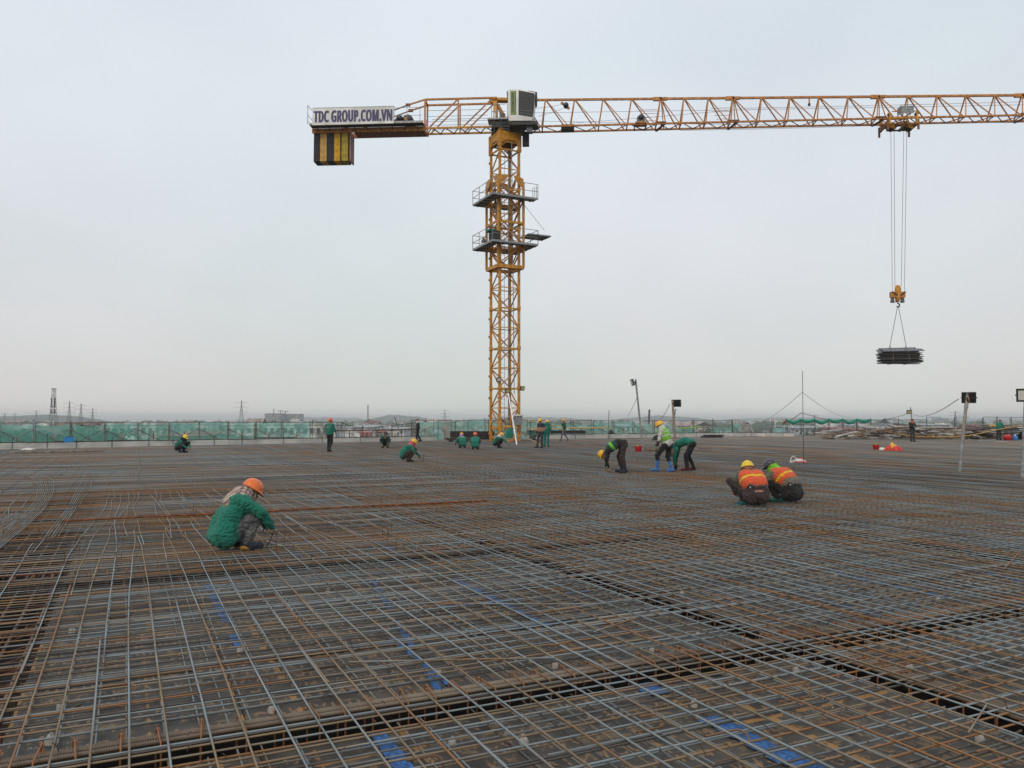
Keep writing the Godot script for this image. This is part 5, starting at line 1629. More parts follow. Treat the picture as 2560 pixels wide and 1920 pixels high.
	person(1668, 1179, -122, stand({"knL": V(.16, .52, .25), "anL": V(.15, .10, .26), "toL": V(.17, .035, .44), "hiL": V(.1, .83, .0), "hiR": V(-.1, .83, -.04), "pel": V(0, .88, -.02), "wai": V(0, 1.0, .03), "che": V(0, 1.17, .1), "nec": V(0, 1.30, .15), "hea": V(0, 1.41, .21), "hf": V(.25, -.4, .85), "shL": V(.19, 1.25, .1), "shR": V(-.19, 1.25, .1), "elL": V(.27, 1.0, .14), "wrL": V(.24, .80, .24), "hdL": V(0, -.9, .3), "elR": V(-.27, 1.0, .06), "wrR": V(-.26, .80, .16), "knR": V(-.12, .46, .02), "anR": V(-.12, .09, -.10), "toR": V(-.14, .035, .06)}),
		{"top": "white", "legs": "black", "shoes": "blue", "helmet": "yellow", "scarf": "white", "vest": "lime", "hands": "glove"}, "standing worker in white jacket, neon vest and bright blue rubber boots", {"boots": 0.62, "stripes": [[0.22, 0.34, "white"], [0.62, 0.70, "white"]], "vest_low": 0.1, "mask": false, "cuffs": "dgrey", "thick": 1.06})
	person(1722, 1176, -112, bend({"anL": V(.16, .09, .02), "toL": V(.2, .035, .19), "anR": V(-.18, .09, -.14), "toR": V(-.22, .035, .03), "knL": V(.14, .47, .06), "wai": V(0, .93, .1), "che": V(0, .84, .3), "nec": V(0, .72, .46)}), {"top": "green", "legs": "black", "shoes": "dark_red", "hands": "black"}, "bending worker in green jacket, black trousers and red shoes behind the neon vest", {})
	# the two in orange vests
	person(1880, 1263, 186, squat({"elL": V(.28, .44, .14), "wrL": V(.22, .26, .34), "elR": V(-.30, .46, .16), "wrR": V(-.24, .3, .36), "hea": V(.0, .665, .17), "nec": V(0, .60, .1), "hf": V(-.25, -.35, .9), "knL": V(.33, .43, .20), "knR": V(-.27, .42, .24), "che": V(0, .50, .0), "shL": V(.18, .54, .06), "shR": V(-.18, .54, .06)}),
		{"top": "olive", "legs": "brown", "shoes": "teal", "helmet": "lemon", "vest": "red_orange", "hands": "red"}, "squatting worker seen from behind in orange vest with yellow band and yellow helmet", {"vest_low": 0.12, "stripes": [[0.27, 0.40, "lemon"]], "thick": 1.14, "hem": 2, "gap": [0.275, 0.315], "patches": [[V(.15, .36, -.295), V(.45, .1, -.9)], [V(-.15, .36, -.295), V(-.45, .1, -.9)]]})
	person(1956, 1255, -138, squat({"hea": V(.05, .68, .2), "nec": V(.02, .61, .11), "che": V(0, .51, .0), "shL": V(.18, .545, .06), "shR": V(-.18, .545, .06), "hf": V(.15, -.5, .85), "elL": V(.26, .42, .24), "wrL": V(.2, .28, .40), "elR": V(-.25, .42, .28)}),
		{"top": "khaki", "legs": "black", "shoes": "teal", "helmet": "dgrey", "scarf": "lime", "vest": "red_orange", "hands": "red"}, "squatting worker in orange vest with black cap helmet and lime green scarf", {"vest_low": 0.5, "stripes": [[0.36, 0.47, "lemon"]], "thick": 1.14, "hem": 2, "cap": true, "patches": [[V(.18, .36, -.265), V(.6, .1, -.75)]]})
	# far right
	person(2281, 1104, 10, stand({"elL": V(.26, 1.12, .1), "wrL": V(.05, 1.12, .25), "hdL": V(-1, .1, .2), "elR": V(-.26, 1.12, .1), "wrR": V(-.05, 1.1, .25), "hdR": V(1, .1, .2)}), {"top": "black", "legs": "dgrey", "scarf": "orange", "hands": "glove"}, "standing worker in black with an orange face cloth behind a small lamp pole", {})
	person(2497, 1100, 115, stand({"wai": V(0, 1.06, .02), "che": V(0, 1.24, .1), "nec": V(0, 1.37, .16), "hea": V(0, 1.48, .22), "shL": V(.19, 1.3, .12), "shR": V(-.19, 1.3, .12), "elR": V(-.25, 1.06, .22), "wrR": V(-.16, .92, .42), "hdR": V(0, -.4, .9), "elL": V(.25, 1.06, .22), "wrL": V(.16, .92, .42), "hf": V(.1, -.4, .9)}), {"legs": "black"}, "standing worker in green jacket without helmet at the dark board pile", {"thick": 1.15})

# ---------- along the deck edges ----------
func upstand(p: Vector3, q: Vector3, courses: int, ch: float, label: String, group: String) -> void:
	var o := thing("edge_formwork", p, label, "formwork", group)
	var d := (q - p).normalized()
	var out := d.cross(Vector3.UP)
	for k in courses:
		var cut := rng.randf_range(0.35, 0.65)
		var y := -0.06 + ch * (k + 0.5)
		var j := rng.randf_range(-0.012, 0.012)
		var m: Material = [M.grey_wood, M.grey_wood, mat("pale_wood", Color(0.62, 0.60, 0.56), 0.9, 0.0, "streak", 0.3)][rng.randi() % 3]
		strut("plank", o, p + Vector3(0, y, 0) + out * j, p.lerp(q, cut) + Vector3(0, y, 0) + out * j, 0.05, m, ch - 0.008)
		strut("plank", o, p.lerp(q, cut) + d * 0.01 + Vector3(0, y, 0) - out * j, q - d * 0.01 + Vector3(0, y, 0) - out * j, 0.05, m, ch - 0.008)
	strut("cap_board", o, p + Vector3(0, -0.04 + ch * courses, 0) - out * 0.06, q + Vector3(0, -0.04 + ch * courses, 0) - out * 0.06, 0.2, M.black_ply, 0.035)
	strut("foot_board", o, p + Vector3(0, -0.03, 0) - out * 0.05, q + Vector3(0, -0.03, 0) - out * 0.05, 0.06, M.black_ply, 0.06)
	for e in 2:
		var s := p.lerp(q, 0.25 + 0.5 * e + rng.randf_range(-0.1, 0.1)) + out * 0.045
		pipe("stake", o, s - Vector3(0, 0.08, 0), s + Vector3(0, ch * courses + rng.randf_range(0.05, 0.5), 0), 0.03, M.dark_steel)
func scaffold_bay(p: Vector3, q: Vector3, back: Vector3, top: float, mtl: Material, label: String, group: String, braces := 2, foot := -0.9) -> void:
	var o := thing("guard_scaffold", p + Vector3(0, foot, 0), label, "scaffold", group)
	var U := Vector3.UP
	var t0 := top + rng.randf_range(-0.06, 0.14)
	pipe("post", o, p + U * foot, p + U * t0, 0.06, mtl)
	pipe("post", o, p + back + U * foot, p + back + U * (t0 - 0.1), 0.06, mtl)
	pipe("frame_rail", o, p + U * (top - 0.25), p + back + U * (top - 0.25), 0.04, mtl)
	pipe("guard_rail", o, p + U * (top - 0.05 + rng.randf_range(-0.04, 0.04)), q + U * (top - 0.05), 0.045, mtl)
	if braces > 0:
		pipe("cross_brace", o, p + U * (top - 0.45), q + U * (top - 1.45), 0.035, M.rail_grey)
		pipe("cross_brace", o, p + U * (top - 1.45), q + U * (top - 0.45) + back * 0.04, 0.035, mtl)
	if braces > 1:
		pipe("cross_brace", o, p + back + U * (top - 0.5), q + back + U * (top - 1.5), 0.03, M.rail_grey)
		var m := p.lerp(q, 0.5) + back * 0.5
		strut("stub_post", o, m + U * foot, m + U * (top - rng.randf_range(0.6, 1.0)), 0.07, M.old_wood)
func net_panel(o: Node3D, p: Vector3, q: Vector3, top: float, bottom: float, drop: float, sd: float) -> void:
	var mb := MB.new()
	var rows := []
	var out := (q - p).normalized().cross(Vector3.UP)
	for r in 6:
		var row := PackedVector3Array()
		for s in 9:
			var f := s / 8.0
			var y := lerpf(top - drop * 4.0 * f * (1.0 - f), bottom, r / 5.0)
			row.append(p.lerp(q, f) + Vector3(0, y, 0) + out * (0.07 * fn.get_noise_2d(f * 160.0 + sd * 90.0, r * 33.0)))
		rows.append(row)
	mb.surf(rows)
	put("net_sheet", mb, M.green_net, o)
func lamp_head(parent: Node3D, c: Vector3, face: Vector3, s: float, lens: Material) -> void:
	var z := face.normalized()
	var x := Vector3.UP.cross(z).normalized()
	var b := Basis(x, z.cross(x), z)
	block("lamp_housing", parent, c, Vector3(s, s * 0.86, s * 0.16), b, M.black)
	block("lamp_lens", parent, c + z * s * 0.085, Vector3(s * 0.78, s * 0.62, 0.012), b, lens)
	for k in 7: block("cooling_fin", parent, c - z * s * 0.11 + b.y * s * (k - 3) * 0.115, Vector3(s * 0.9, s * 0.03, s * 0.08), b, M.black)
	strut("bracket", parent, c - b.x * s * 0.52, c - b.x * s * 0.5 - z * s * 0.3, 0.03, M.black)
	strut("bracket", parent, c + b.x * s * 0.52, c + b.x * s * 0.5 - z * s * 0.3, 0.03, M.black)
	strut("bracket", parent, c - b.x * s * 0.52 - z * s * 0.3, c + b.x * s * 0.52 - z * s * 0.3, 0.03, M.black)
func lamp_pole(bx: float, by: float, tx: float, ty: float, r: float, m: Material, hx: float, hy: float, s: float, face: Vector3, lens: Material, label: String) -> Node3D:
	var p := gp(bx, by, -0.1)
	var q := dp(tx, ty, -p.z)
	var o := thing("floodlight_pole", p, label, "floodlight")
	pipe("pole", o, p, q, r * 2.0, m)
	var h := dp(hx, hy, -p.z)
	lamp_head(o, h, face, s, lens)
	var side := q.lerp(p, 0.12)
	strut("clamp", o, side, h - face.normalized() * s * 0.3, 0.04, M.black)
	return o
func cable(called: String, pts: PackedVector3Array, r: float, m: Material, label: String, category := "cable", group := "") -> void:
	var cv := Curve3D.new()
	for k in pts.size():
		var tg := Vector3.ZERO
		if k > 0 and k < pts.size() - 1: tg = (pts[k + 1] - pts[k - 1]) * 0.17
		cv.add_point(pts[k], -tg, tg)
	var mb := MB.new()
	mb.rod(cv.tessellate(4, 3.0), r, 6)
	tag(put(called, mb, m, self, pts[0]), label, category, group)
func crumple(c: Vector3, s: Vector3, sd: float, wr := 0.35) -> MB:      # a soft heap of cloth
	var mb := MB.new()
	var rows := []
	for r in 8:
		var e := PI / 2 * r / 7.0
		var row := PackedVector3Array()
		for k in 14:
			var t := TAU * k / 14.0
			var d := Vector3(cos(t) * cos(e), sin(e), sin(t) * cos(e))
			var f := 1.0 + wr * 2.0 * fn.get_noise_3d(d.x * 55.0 + sd * 37.0, d.y * 55.0, d.z * 55.0)
			row.append(c + d * s * f)
		rows.append(row)
	mb.surf(rows, true)
	return mb
func bucket(px: float, py: float, r: float, h: float, m: Material, label: String) -> Node3D:
	var p := gp(px, py, 0.0)
	var o := thing("bucket", p, label, "bucket")
	var mb := MB.new()
	mb.lathe(p, [[0, 0.0], [r * 0.8, 0.0], [r, h], [r * 1.06, h], [r * 1.06, h + 0.015], [r * 0.95, h + 0.015], [r * 0.78, 0.02], [0, 0.02]], 18)
	put("pail", mb, m, o)
	var hm := MB.new()
	var pts := PackedVector3Array()
	for k in 9: pts.append(p + Vector3(-cos(PI * k / 8.0) * r * 1.05, h * 0.95 - sin(PI * k / 8.0) * r * 0.6, r * 0.75))
	hm.rod(pts, 0.008, 5)
	put("handle", hm, M.black, o)
	return o
func make_edges() -> void:
	# pale plank upstands at the back
	var line := [gp(-330, 1128), gp(-150, 1125), gp(0, 1122), gp(140, 1119.5), gp(320, 1116), gp(480, 1113), gp(640, 1110), gp(850, 1105.5), gp(1085, 1100.5)]
	for k in line.size() - 1:
		upstand(line[k], line[k + 1], 3, 0.125, "run of pale plank formwork along the back edge, on the generator side of the crane", "pale plank upstands on the generator side of the crane")
	var rl := [gp(1318, 1098), gp(1480, 1095.5), gp(1640, 1093), gp(1770, 1091.3), gp(1905, 1090)]
	for k in rl.size() - 1:
		upstand(rl[k], rl[k + 1], 2, 0.2, "run of weathered plank formwork along the back edge, on the lamp-pole side of the crane", "weathered plank upstands on the lamp-pole side of the crane")
	upstand(dp(1893, 1091, 78) , gp(1985, 1091), 2, 0.2, "short pale plank formwork under the hanging end of green net", "")
	# left railing with green net
	var px := [-110, -10, 82, 174, 260, 343, 422, 498, 571, 640, 707, 780, 855]
	var pos := []
	for x in px:
		var f: float = clampf((x - 0.0) / 640.0, -0.3, 2.0)
		var g := gp(x, 1122.0 - 12.0 * f)
		pos.append(Vector3(g.x, 0, g.z) * 1.018)
	var back := Vector3(-0.35, 0, -0.8)
	var nt := thing("safety_net", pos[2] + Vector3(0, -0.9, 0), "green translucent safety net before the trees and pale blocks, near the generator", "safety net")
	for k in pos.size() - 1:
		scaffold_bay(pos[k], pos[k + 1], back, 1.50, M.rail_rust if k % 3 == 0 else M.rail_grey, "weathered railing frame with crossed braces on the generator side of the crane", "railing frames on the generator side of the crane")
		if k < 11: net_panel(nt, pos[k] + back * 1.05, pos[k + 1] + back * 1.05, [1.35, 1.35, 1.42, 1.38, 1.4, 1.36, 1.42, 1.45, 1.44, 1.42, 1.4, 1.4][k], -1.3, [0.05, 0.05, 0.16, 0.18, 0.04, 0.05, 0.03, 0.03, 0.02, 0.02, 0.05, 0.3][k], k)
	# gap with a bare rail
	var g0 := dp(838, 1077, 57.5)
	var g1 := dp(1040, 1073, 63)
	var gr := thing("gap_rail", Vector3(g0.x, -0.5, g0.z), "bare brown pipe rail across the gap in the green net", "railing")
	pipe("rail", gr, g0, g1, 0.09, M.rail_rust)
	for q in [[874, 57.8], [907, 59], [943, 60], [980, 61.2], [1004, 62]]: pipe("post", gr, Vector3(dp(q[0], 1076, q[1]).x, -0.6, -q[1]), dp(q[0], 1063 if q[0] in [907, 980] else 1075, q[1]), 0.07, M.rail_rust)
	cable("sagging_rope", PackedVector3Array([dp(852, 1056, 57.5), dp(880, 1065, 58.5), dp(915, 1069.5, 59.5), dp(960, 1066, 61), dp(1000, 1061.5, 62), dp(1040, 1057, 63)]), 0.018, M.black, "dark rope sagging across the gap above the bare rail", "rope")
	tag(pipe_thing("leaning_rod", dp(986, 1042, 62), dp(997, 1075, 62), 0.05, M.dark_steel), "dark rod leaning over the gap rail", "rod")
	# railing and net either side of the crane
	var ps := []
	var pxr := [1029, 1084, 1128, 1160, 1212, 1265, 1318, 1372, 1427, 1478, 1530, 1581, 1632, 1682, 1732, 1782, 1830, 1852]
	for x in pxr:
		var f := clampf((x - 1029.0) / 823.0, 0, 1)
		var d := lerpf(66.0, 81.5, f)
		ps.append(Vector3(dp(x, 1080, d).x, 0, -d))
	var nr := thing("safety_net", ps[8] + Vector3(0, -0.9, 0), "green translucent safety net behind the crane and towards the lamp poles", "safety net")
	var tp := [1.5, 1.55, 1.5, 1.6, 1.45, 1.4, 1.35, 1.3, 1.25, 1.4, 1.5, 1.35, 1.3, 1.1, 0.6, 0.9, 1.3, 1.2]
	for k in ps.size() - 1:
		scaffold_bay(ps[k], ps[k + 1], Vector3(0.3, 0, -0.8), 1.62, M.rail_rust if k % 2 == 0 else M.rail_grey, "weathered railing frame with crossed braces behind the crane and towards the lamp poles", "railing frames on the lamp-pole side of the crane")
		net_panel(nr, ps[k] + Vector3(0.3, 0, -0.9), ps[k + 1] + Vector3(0.3, 0, -0.9), tp[k], -1.2, 0.1 + (0.35 if k > 12 and k < 15 else 0.0), k + 30.0)
	cable("lime_strap", PackedVector3Array([dp(1700, 1070, 76), dp(1718, 1071, 76), dp(1740, 1068, 76.5), dp(1752, 1066, 77)]), 0.06, mat("lime_cloth", Color(0.32, 0.62, 0.08), 0.9), "lime strap strung in front of the net on the lamp-pole side of the crane", "strap")
	# unnetted scaffold at the right with a rolled-up net
	var rp := []
	for k in 20:
		var f := k / 19.0
		var x := lerpf(1930, 2600, f)
		var d := lerpf(84.0, 72.0, f)
		rp.append(Vector3(dp(x, 1080, d).x, 0, -d))
	for k in 19:
		if k == 14 or k == 12: continue
		scaffold_bay(rp[k], rp[k + 1], Vector3(0.5, 0, -1.0), 1.66 + (0.25 if k > 10 else 0.0), M.mid_steel if k % 3 else M.rail_rust, "bare grey scaffold frame at the right edge, no net", "bare scaffold frames at the right", 1 if k < 9 else 0)
	for k in 6:
		var p: Vector3 = rp[k + 1] + Vector3(0, 1.62, 0.1)
		var q: Vector3 = rp[k + 2] + Vector3(0, 1.62, 0.1)
		var mb := MB.new()
		var rows := []
		for s in 13:
			var f := s / 12.0
			var c := p.lerp(q, f) - Vector3(0, 0.3 * sin(PI * f) * (0.6 if k % 2 else 1.0), 0)
			var row := PackedVector3Array()
			for e in 9:
				var t := TAU * e / 9.0
				var r := (0.13 + 0.05 * sin(PI * f)) * (1.0 + 0.5 * fn.get_noise_2d(s * 60.0 + k * 300.0, e * 60.0))
				row.append(c + Vector3(0, cos(t) * r, sin(t) * r))
			rows.append(row)
		mb.surf(rows, true)
		tag(put("rolled_net", mb, M.rolled_net, self, p), "length of bright green net rolled up and tied along the top scaffold rail", "rolled net", "rolled green net on the scaffold")
	var hn := thing("net_end", dp(1945, 1076, 83), "loose end of bright green net hanging at the bare scaffold", "safety net")
	net_panel(hn, Vector3(dp(1932, 1070, 83).x, 0, -83), Vector3(dp(1962, 1070, 83).x, 0, -83), 0.95, 0.0, 0.2, 5)
	tag(put("red_bundle", crumple(dp(1961, 1060, 82.5), Vector3(0.2, 0.28, 0.2), 3), M.rust, self, dp(1961, 1060, 82.5)), "rust-red bundle tied where the rolled net begins", "bundle")
func pipe_thing(called: String, p: Vector3, q: Vector3, w: float, m: Material) -> MeshInstance3D:
	var mb := MB.new()
	mb.rod(PackedVector3Array([p, q]), w * 0.5, 8)
	return put(called, mb, m, self, p)
func make_props() -> void:
	# black formwork panels near the crane
	var bp := thing("black_panel_stack", gp(1125, 1100), "upright black plywood panels beside the crane foot", "formwork panels")
	for k in 5:
		var p := dp(1126 + k * 22, 1089.5, 61.0 + k * 0.25)
		block("panel", bp, p + Vector3(0.33, 0.03, 0), Vector3(0.70, 0.66 - 0.01 * (k % 2), 0.03), yaw(DB.lerp(Vector3.RIGHT, 0.6)), M.black_ply)
	for k in 6:
		var p := dp(1133 + k * 18, 1090, 60.9 + k * 0.24)
		strut("lath", bp, p + Vector3(0, -0.3, 0.06), p + Vector3(0.4, 0.3, 0.06), 0.025, M.dark_wood)
	var sb := thing("board_stack", gp(1140, 1104), "low stack of dark boards on blocks before the black panels", "board stack")
	for k in 4: block("board", sb, gp(1146, 1104) + Vector3(rng.randf_range(-0.1, 0.1), 0.12 + 0.05 * k, 0), Vector3(1.7, 0.04, 0.8), yaw(DB), M.dark_wood)
	for e in [-0.6, 0.0, 0.6]: block("leg_block", sb, gp(1146, 1104) + DB * e + Vector3(0, 0.03, 0), Vector3(0.12, 0.14, 0.6), yaw(DB), M.dark_wood)
	for q in [[1318, 1462, 1080, 72, 0.28, "long dark board stack lying on the pale planks behind the crane foot"], [1757, 1806, 1091, 72, 0.28, "dark crate-like block stack on the back edge right of the neon vest"]]:
		var p := dp(q[0], q[2], q[3])
		var r := dp(q[1], q[2], q[3])
		var o := thing("dark_stack", Vector3(p.x, 0, p.z), q[5], "board stack")
		for k in 3:
			var e := rng.randf_range(-0.2, 0.2)
			strut("board", o, p + Vector3(e, q[4] * (k - 1) * 0.36, 0), r + Vector3(e * 0.5, q[4] * (k - 1) * 0.36, 0), 0.8, M.black_ply, q[4] * 0.33)
	tag(put("dark_lump", crumple(dp(1527, 1086, 72), Vector3(0.28, 0.42, 0.3), 2, 0.1), M.black_ply, self, dp(1527, 1086, 72)), "small black block on the edge planks below the lamp pole", "block")
	tag(put("black_bag", crumple(gp(1641, 1101), Vector3(0.3, 0.42, 0.3), 12), M.black, self, gp(1641, 1101)), "black bag slumped against the edge planks", "bag")
	# left edge: generator, tarps, cloths
	var g := dp(173, 1099, 45.5)
	var gn := thing("generator", g - Vector3(0, 0.2, 0), "small bright blue generator box on the pale edge planks", "generator")
	block("casing", gn, g, Vector3(0.46, 0.30, 0.32), yaw(DB), M.generator_blue)
	block("lid", gn, g + Vector3(0, 0.16, 0), Vector3(0.40, 0.03, 0.28), yaw(DB), M.black)
	block("outlet", gn, g + DB * 0.235 + Vector3(0, 0.06, 0.02), Vector3(0.02, 0.06, 0.06), yaw(DB), M.white_paint)
	for q in [[140, 208, 1103.5, 46, "black tarp strip under the blue generator"], [268, 372, 1101.5, 48, "black tarp strip on the pale planks beside a railing post"], [636, 740, 1094.5, 54, "black tarp strip on the pale planks behind the walking worker"]]:
		var p := dp(q[0], q[2], q[3])
		var r := dp(q[1], q[2] - 0.6, q[3] + 1.0)
		var mb := MB.new()
		mb.beam(p, r, 0.35, 0.05)
		tag(put("tarp_strip", mb, M.black, self, p), q[4], "tarp")
	tag(put("white_cloth", crumple(gp(72, 1124.5), Vector3(0.42, 0.10, 0.2), 6), M.white_cloth, self, gp(72, 1124.5)), "white cloth lying on the mat before the pale edge planks", "cloth")
	for q in [[25, 170, 1131], [172, 260, 1129]]:
		var p := gp(q[0], q[2], 0.03)
		var r := gp(q[1], q[2] - 2.5, 0.03)
		var mb := MB.new()
		mb.beam(p, r, 0.3, 0.05)
		tag(put("loose_plank", mb, M.old_wood, self, p), "weathered grey plank lying on the mat below the white cloth", "plank", "loose planks below the white cloth")
	# middle: bucket, rusty plates, helmet, bag
	var b1 := bucket(1596, 1129, 0.18, 0.27, M.red_plastic, "red bucket with a lime sponge beside the leaning lamp pole")
	block("lime_sponge", b1, gp(1594, 1129) + Vector3(-0.02, 0.3, 0), Vector3(0.1, 0.1, 0.1), Basis(), mat("lime_plastic", Color(0.35, 0.6, 0.05), 0.6))
	for q in [[1612, 1658, 1115, 40, 0.35, "rusty plate lying on the mat beside the red bucket"], [1748, 1778, 1121, 42, 0.2, "rusty plate lying on the mat behind the bending worker in red shoes"]]:
		var p := dp(q[0], q[2], q[3])
		var mb := MB.new()
		mb.beam(Vector3(p.x, 0.1, p.z), dp(q[1], q[2] + 1.5, q[3]) * Vector3(1, 0, 1) + Vector3(0, 0.07, 0), q[4], 0.03)
		tag(put("rusty_plate", mb, M.rust, self, p), q[5], "plate")
	var pw := dp(1640, 1121, 40)
	tag(block_thing("timber_block", Vector3(pw.x, 0.06, pw.z), Vector3(0.62, 0.13, 0.2), M.old_wood), "pale timber block under the rusty plate behind the neon vest", "timber")
	var hp := {"hea": gp(1335, 1113) + Vector3(0, -0.02, 0), "hf": V(.9, 0, .4), "shL": V(-.4, 0, .9) * .2, "shR": V(.4, 0, -.9) * .2}
	tag(put("loose_helmet", helmet_mesh(hp, PAL.yellow), M.shell, self, gp(1335, 1113)), "yellow helmet lying on the mat beside the man with bare belly", "helmet")
	var wb := thing("shopping_bag", gp(1995, 1157), "white and red plastic bag with stretched handles lying on the mat", "bag")
	put("bag_body", crumple(gp(2003, 1156), Vector3(0.22, 0.13, 0.14), 4, 0.3), mat("bag_red", Color(0.55, 0.06, 0.08), 0.6, 0.0, "fine", 6.0), wb)
	put("bag_front", crumple(gp(1996, 1157) + Vector3(0.02, 0.06, 0.06), Vector3(0.2, 0.08, 0.09), 9, 0.3), M.white_cloth, wb)
	for e in [0.0, 0.16]:
		var hm := MB.new()
		var c := gp(1992, 1157)
		hm.rod(PackedVector3Array([c + Vector3(0.05, 0.12, 0), c + Vector3(-0.12, 0.24 - e, 0.02), c + Vector3(-0.2, 0.22 - e, 0.05), c + Vector3(-0.27, 0.06, 0.06), c + Vector3(-0.28, 0.01, 0.06), c + Vector3(-0.15, 0.03 + e * 0.4, 0.06), c + Vector3(-0.02, 0.12, 0.03)]), 0.017, 6)
		put("handle", hm, M.white_cloth, wb)
	# right middle: buckets and cloths
	var b2 := bucket(2190, 1124, 0.17, 0.25, M.red_plastic, "small red bucket standing apart beside crumpled white cloth")
	block("lime_lid", b2, gp(2190, 1124) + Vector3(-0.02, 0.3, 0), Vector3(0.1, 0.07, 0.08), Basis(), M.lime_plastic)
	tag(put("white_rag", crumple(gp(2207, 1125), Vector3(0.2, 0.12, 0.15), 21), M.white_cloth, self, gp(2207, 1125)), "crumpled white rag between the small red bucket and the red jacket", "cloth")
	tag(put("red_jacket", crumple(gp(2222, 1126), Vector3(0.26, 0.26, 0.2), 31), mat("red_cloth", Color(0.62, 0.06, 0.03), 0.9, 0.0, "fine", 5.0), self, gp(2222, 1126)), "heaped red jacket beside the yellow bag", "clothes")
	tag(put("yellow_bag", crumple(gp(2233, 1126), Vector3(0.2, 0.42, 0.18), 41), mat("yellow_cloth", Color(0.80, 0.48, 0.06), 0.7, 0.0, "fine", 5.0), self, gp(2233, 1126)), "upright yellow plastic bag between red jacket and red tub", "bag")
	tag(put("red_tub", crumple(gp(2242, 1127), Vector3(0.27, 0.24, 0.2), 51, 0.08), M.red_plastic, self, gp(2242, 1127)), "overturned red plastic tub beside the yellow bag", "tub")
	# rightmost jugs
	var rb := thing("water_cooler", gp(2519, 1101), "red lidded cooler jug before the dark board pile", "water jug")
	var mb := MB.new()
	mb.lathe(gp(2519, 1101), [[0, 0], [0.28, 0], [0.3, 0.3], [0.3, 0.34], [0.26, 0.36], [0.12, 0.4], [0.12, 0.46], [0, 0.47]], 16)
	put("jug", mb, M.red_plastic, rb)
	for q in [[2538, 1101, 0.42, "squat blue water jug beside the red cooler"], [2552, 1098, 0.58, "tall blue water jug behind the squat one"]]:
		var o := thing("water_jug", gp(q[0], q[1]), q[3], "water jug")
		var m := MB.new()
		var h: float = q[2]
		m.lathe(gp(q[0], q[1]), [[0, 0], [0.18, 0], [0.2, 0.04], [0.19, h * 0.35], [0.2, h * 0.4], [0.19, h * 0.7], [0.12, h * 0.85], [0.06, h * 0.9], [0.06, h], [0, h]], 16)
		put("jug", m, M.blue_plastic, o)
		var cp := MB.new()
		cp.lathe(gp(q[0], q[1]) + Vector3(0, h, 0), [[0.065, -0.04], [0.065, 0.02], [0, 0.025]], 10)
		put("cap", cp, M.white_paint, o)
	# loose timber at the right
	var tr := RandomNumberGenerator.new()
	tr.seed = 5
	var woods := [M.old_wood, M.grey_wood, M.dark_wood, mat("red_wood", Color(0.24, 0.13, 0.09), 0.9, 0.0, "blotch", 1.3), mat("tan_wood", Color(0.44, 0.34, 0.24), 0.9, 0.0, "blotch", 1.4)]
	for k in 150:
		var x := tr.randf_range(2075, 2470)
		var f := tr.randf()
		var c := gp(x, lerpf(1099.0, 1095.0, f)) + Vector3(0, 0.05 + tr.randf() * (0.25 + 0.65 * exp(-pow((x - 2250.0) / 90.0, 2.0)) + 0.4 * f), 0)
		var d := (DB if tr.randf() < 0.7 else DA).rotated(Vector3.UP, tr.randf_range(-0.45, 0.45)) + Vector3(0, tr.randf_range(-0.16, 0.16), 0)
		var l := tr.randf_range(1.2, 4.2)
		var m := MB.new()
		m.beam(c - d * l * 0.5, c + d * l * 0.5, tr.randf_range(0.08, 0.24), tr.randf_range(0.05, 0.13))
		tag(put("loose_timber", m, woods[[0, 1, 1, 4, 4, 2, 3][tr.randi() % 7]], self, c), "loose timber in the jumbled heap of planks on the deck's right edge", "plank", "planks in the jumbled timber heap")
	for st in [[2345, 1095, 13, 3.6, 0.075, 1, "neat low stack of weathered planks beyond the jumbled heap"], [2270, 1093.5, 13, 4.2, 0.06, 0, "long stack of brown planks beyond the small lamp pole"], [2490, 1093, 15, 3.2, 0.085, 4, "tall loose stack of pale planks behind the dark board pile"], [2395, 1093, 12, 2.6, 0.075, 4, "short stack of planks beside the big lamp pole"]]:
		var c := gp(st[0], st[1])
		var o := thing("plank_stack", c, st[6], "plank stack")
		for k in st[2]:
			var dd := DB.lerp(Vector3.RIGHT, 0.5).rotated(Vector3.UP, tr.randf_range(-0.06, 0.06))
			var w := tr.randf_range(-0.4, 0.4)
			strut("plank", o, c + dd * (w - st[3] * 0.5) + Vector3(0, 0.04 + st[4] * k, tr.randf_range(-0.2, 0.2)), c + dd * (w + st[3] * 0.5) + Vector3(0, 0.04 + st[4] * k, tr.randf_range(-0.2, 0.2)), 0.3, woods[(st[5] + (k % 3)) % 5], st[4] * 0.75)
	var dk := thing("dark_board_pile", gp(2530, 1100), "loose pile of thin black boards beside the worker in green at the right", "board pile")
	for k in 30:
		var c := gp(tr.randf_range(2455, 2600), 1099) + Vector3(0, 0.03 + k * 0.036, -tr.randf_range(0.5, 1.3))
		block("board", dk, c, Vector3(tr.randf_range(1.6, 2.8), 0.028, 0.9), yaw(Vector3.RIGHT.rotated(Vector3.UP, tr.randf_range(-0.3, 0.3))) * Basis(Vector3.BACK, tr.randf_range(-0.08, 0.08)), M.black_ply if k % 5 else M.dark_wood)
	tag(block_thing("black_board", dp(2387, 1074, 74), Vector3(1.35, 0.36, 0.05), M.black_ply), "black board standing on the plank stack behind the big lamp pole", "board")
	tag(put("yellow_sack", crumple(dp(2481, 1067, 71), Vector3(0.32, 0.2, 0.2), 61, 0.2), mat("sack_yellow", Color(0.55, 0.38, 0.08), 0.9), self, dp(2481, 1067, 71)), "dull yellow sack on the pale plank stack", "sack")
	tag(put("white_rags", crumple(gp(2131, 1098), Vector3(0.3, 0.2, 0.2), 71), M.white_cloth, self, gp(2131, 1098)), "pale rags at the front of the jumbled timber heap", "cloth")
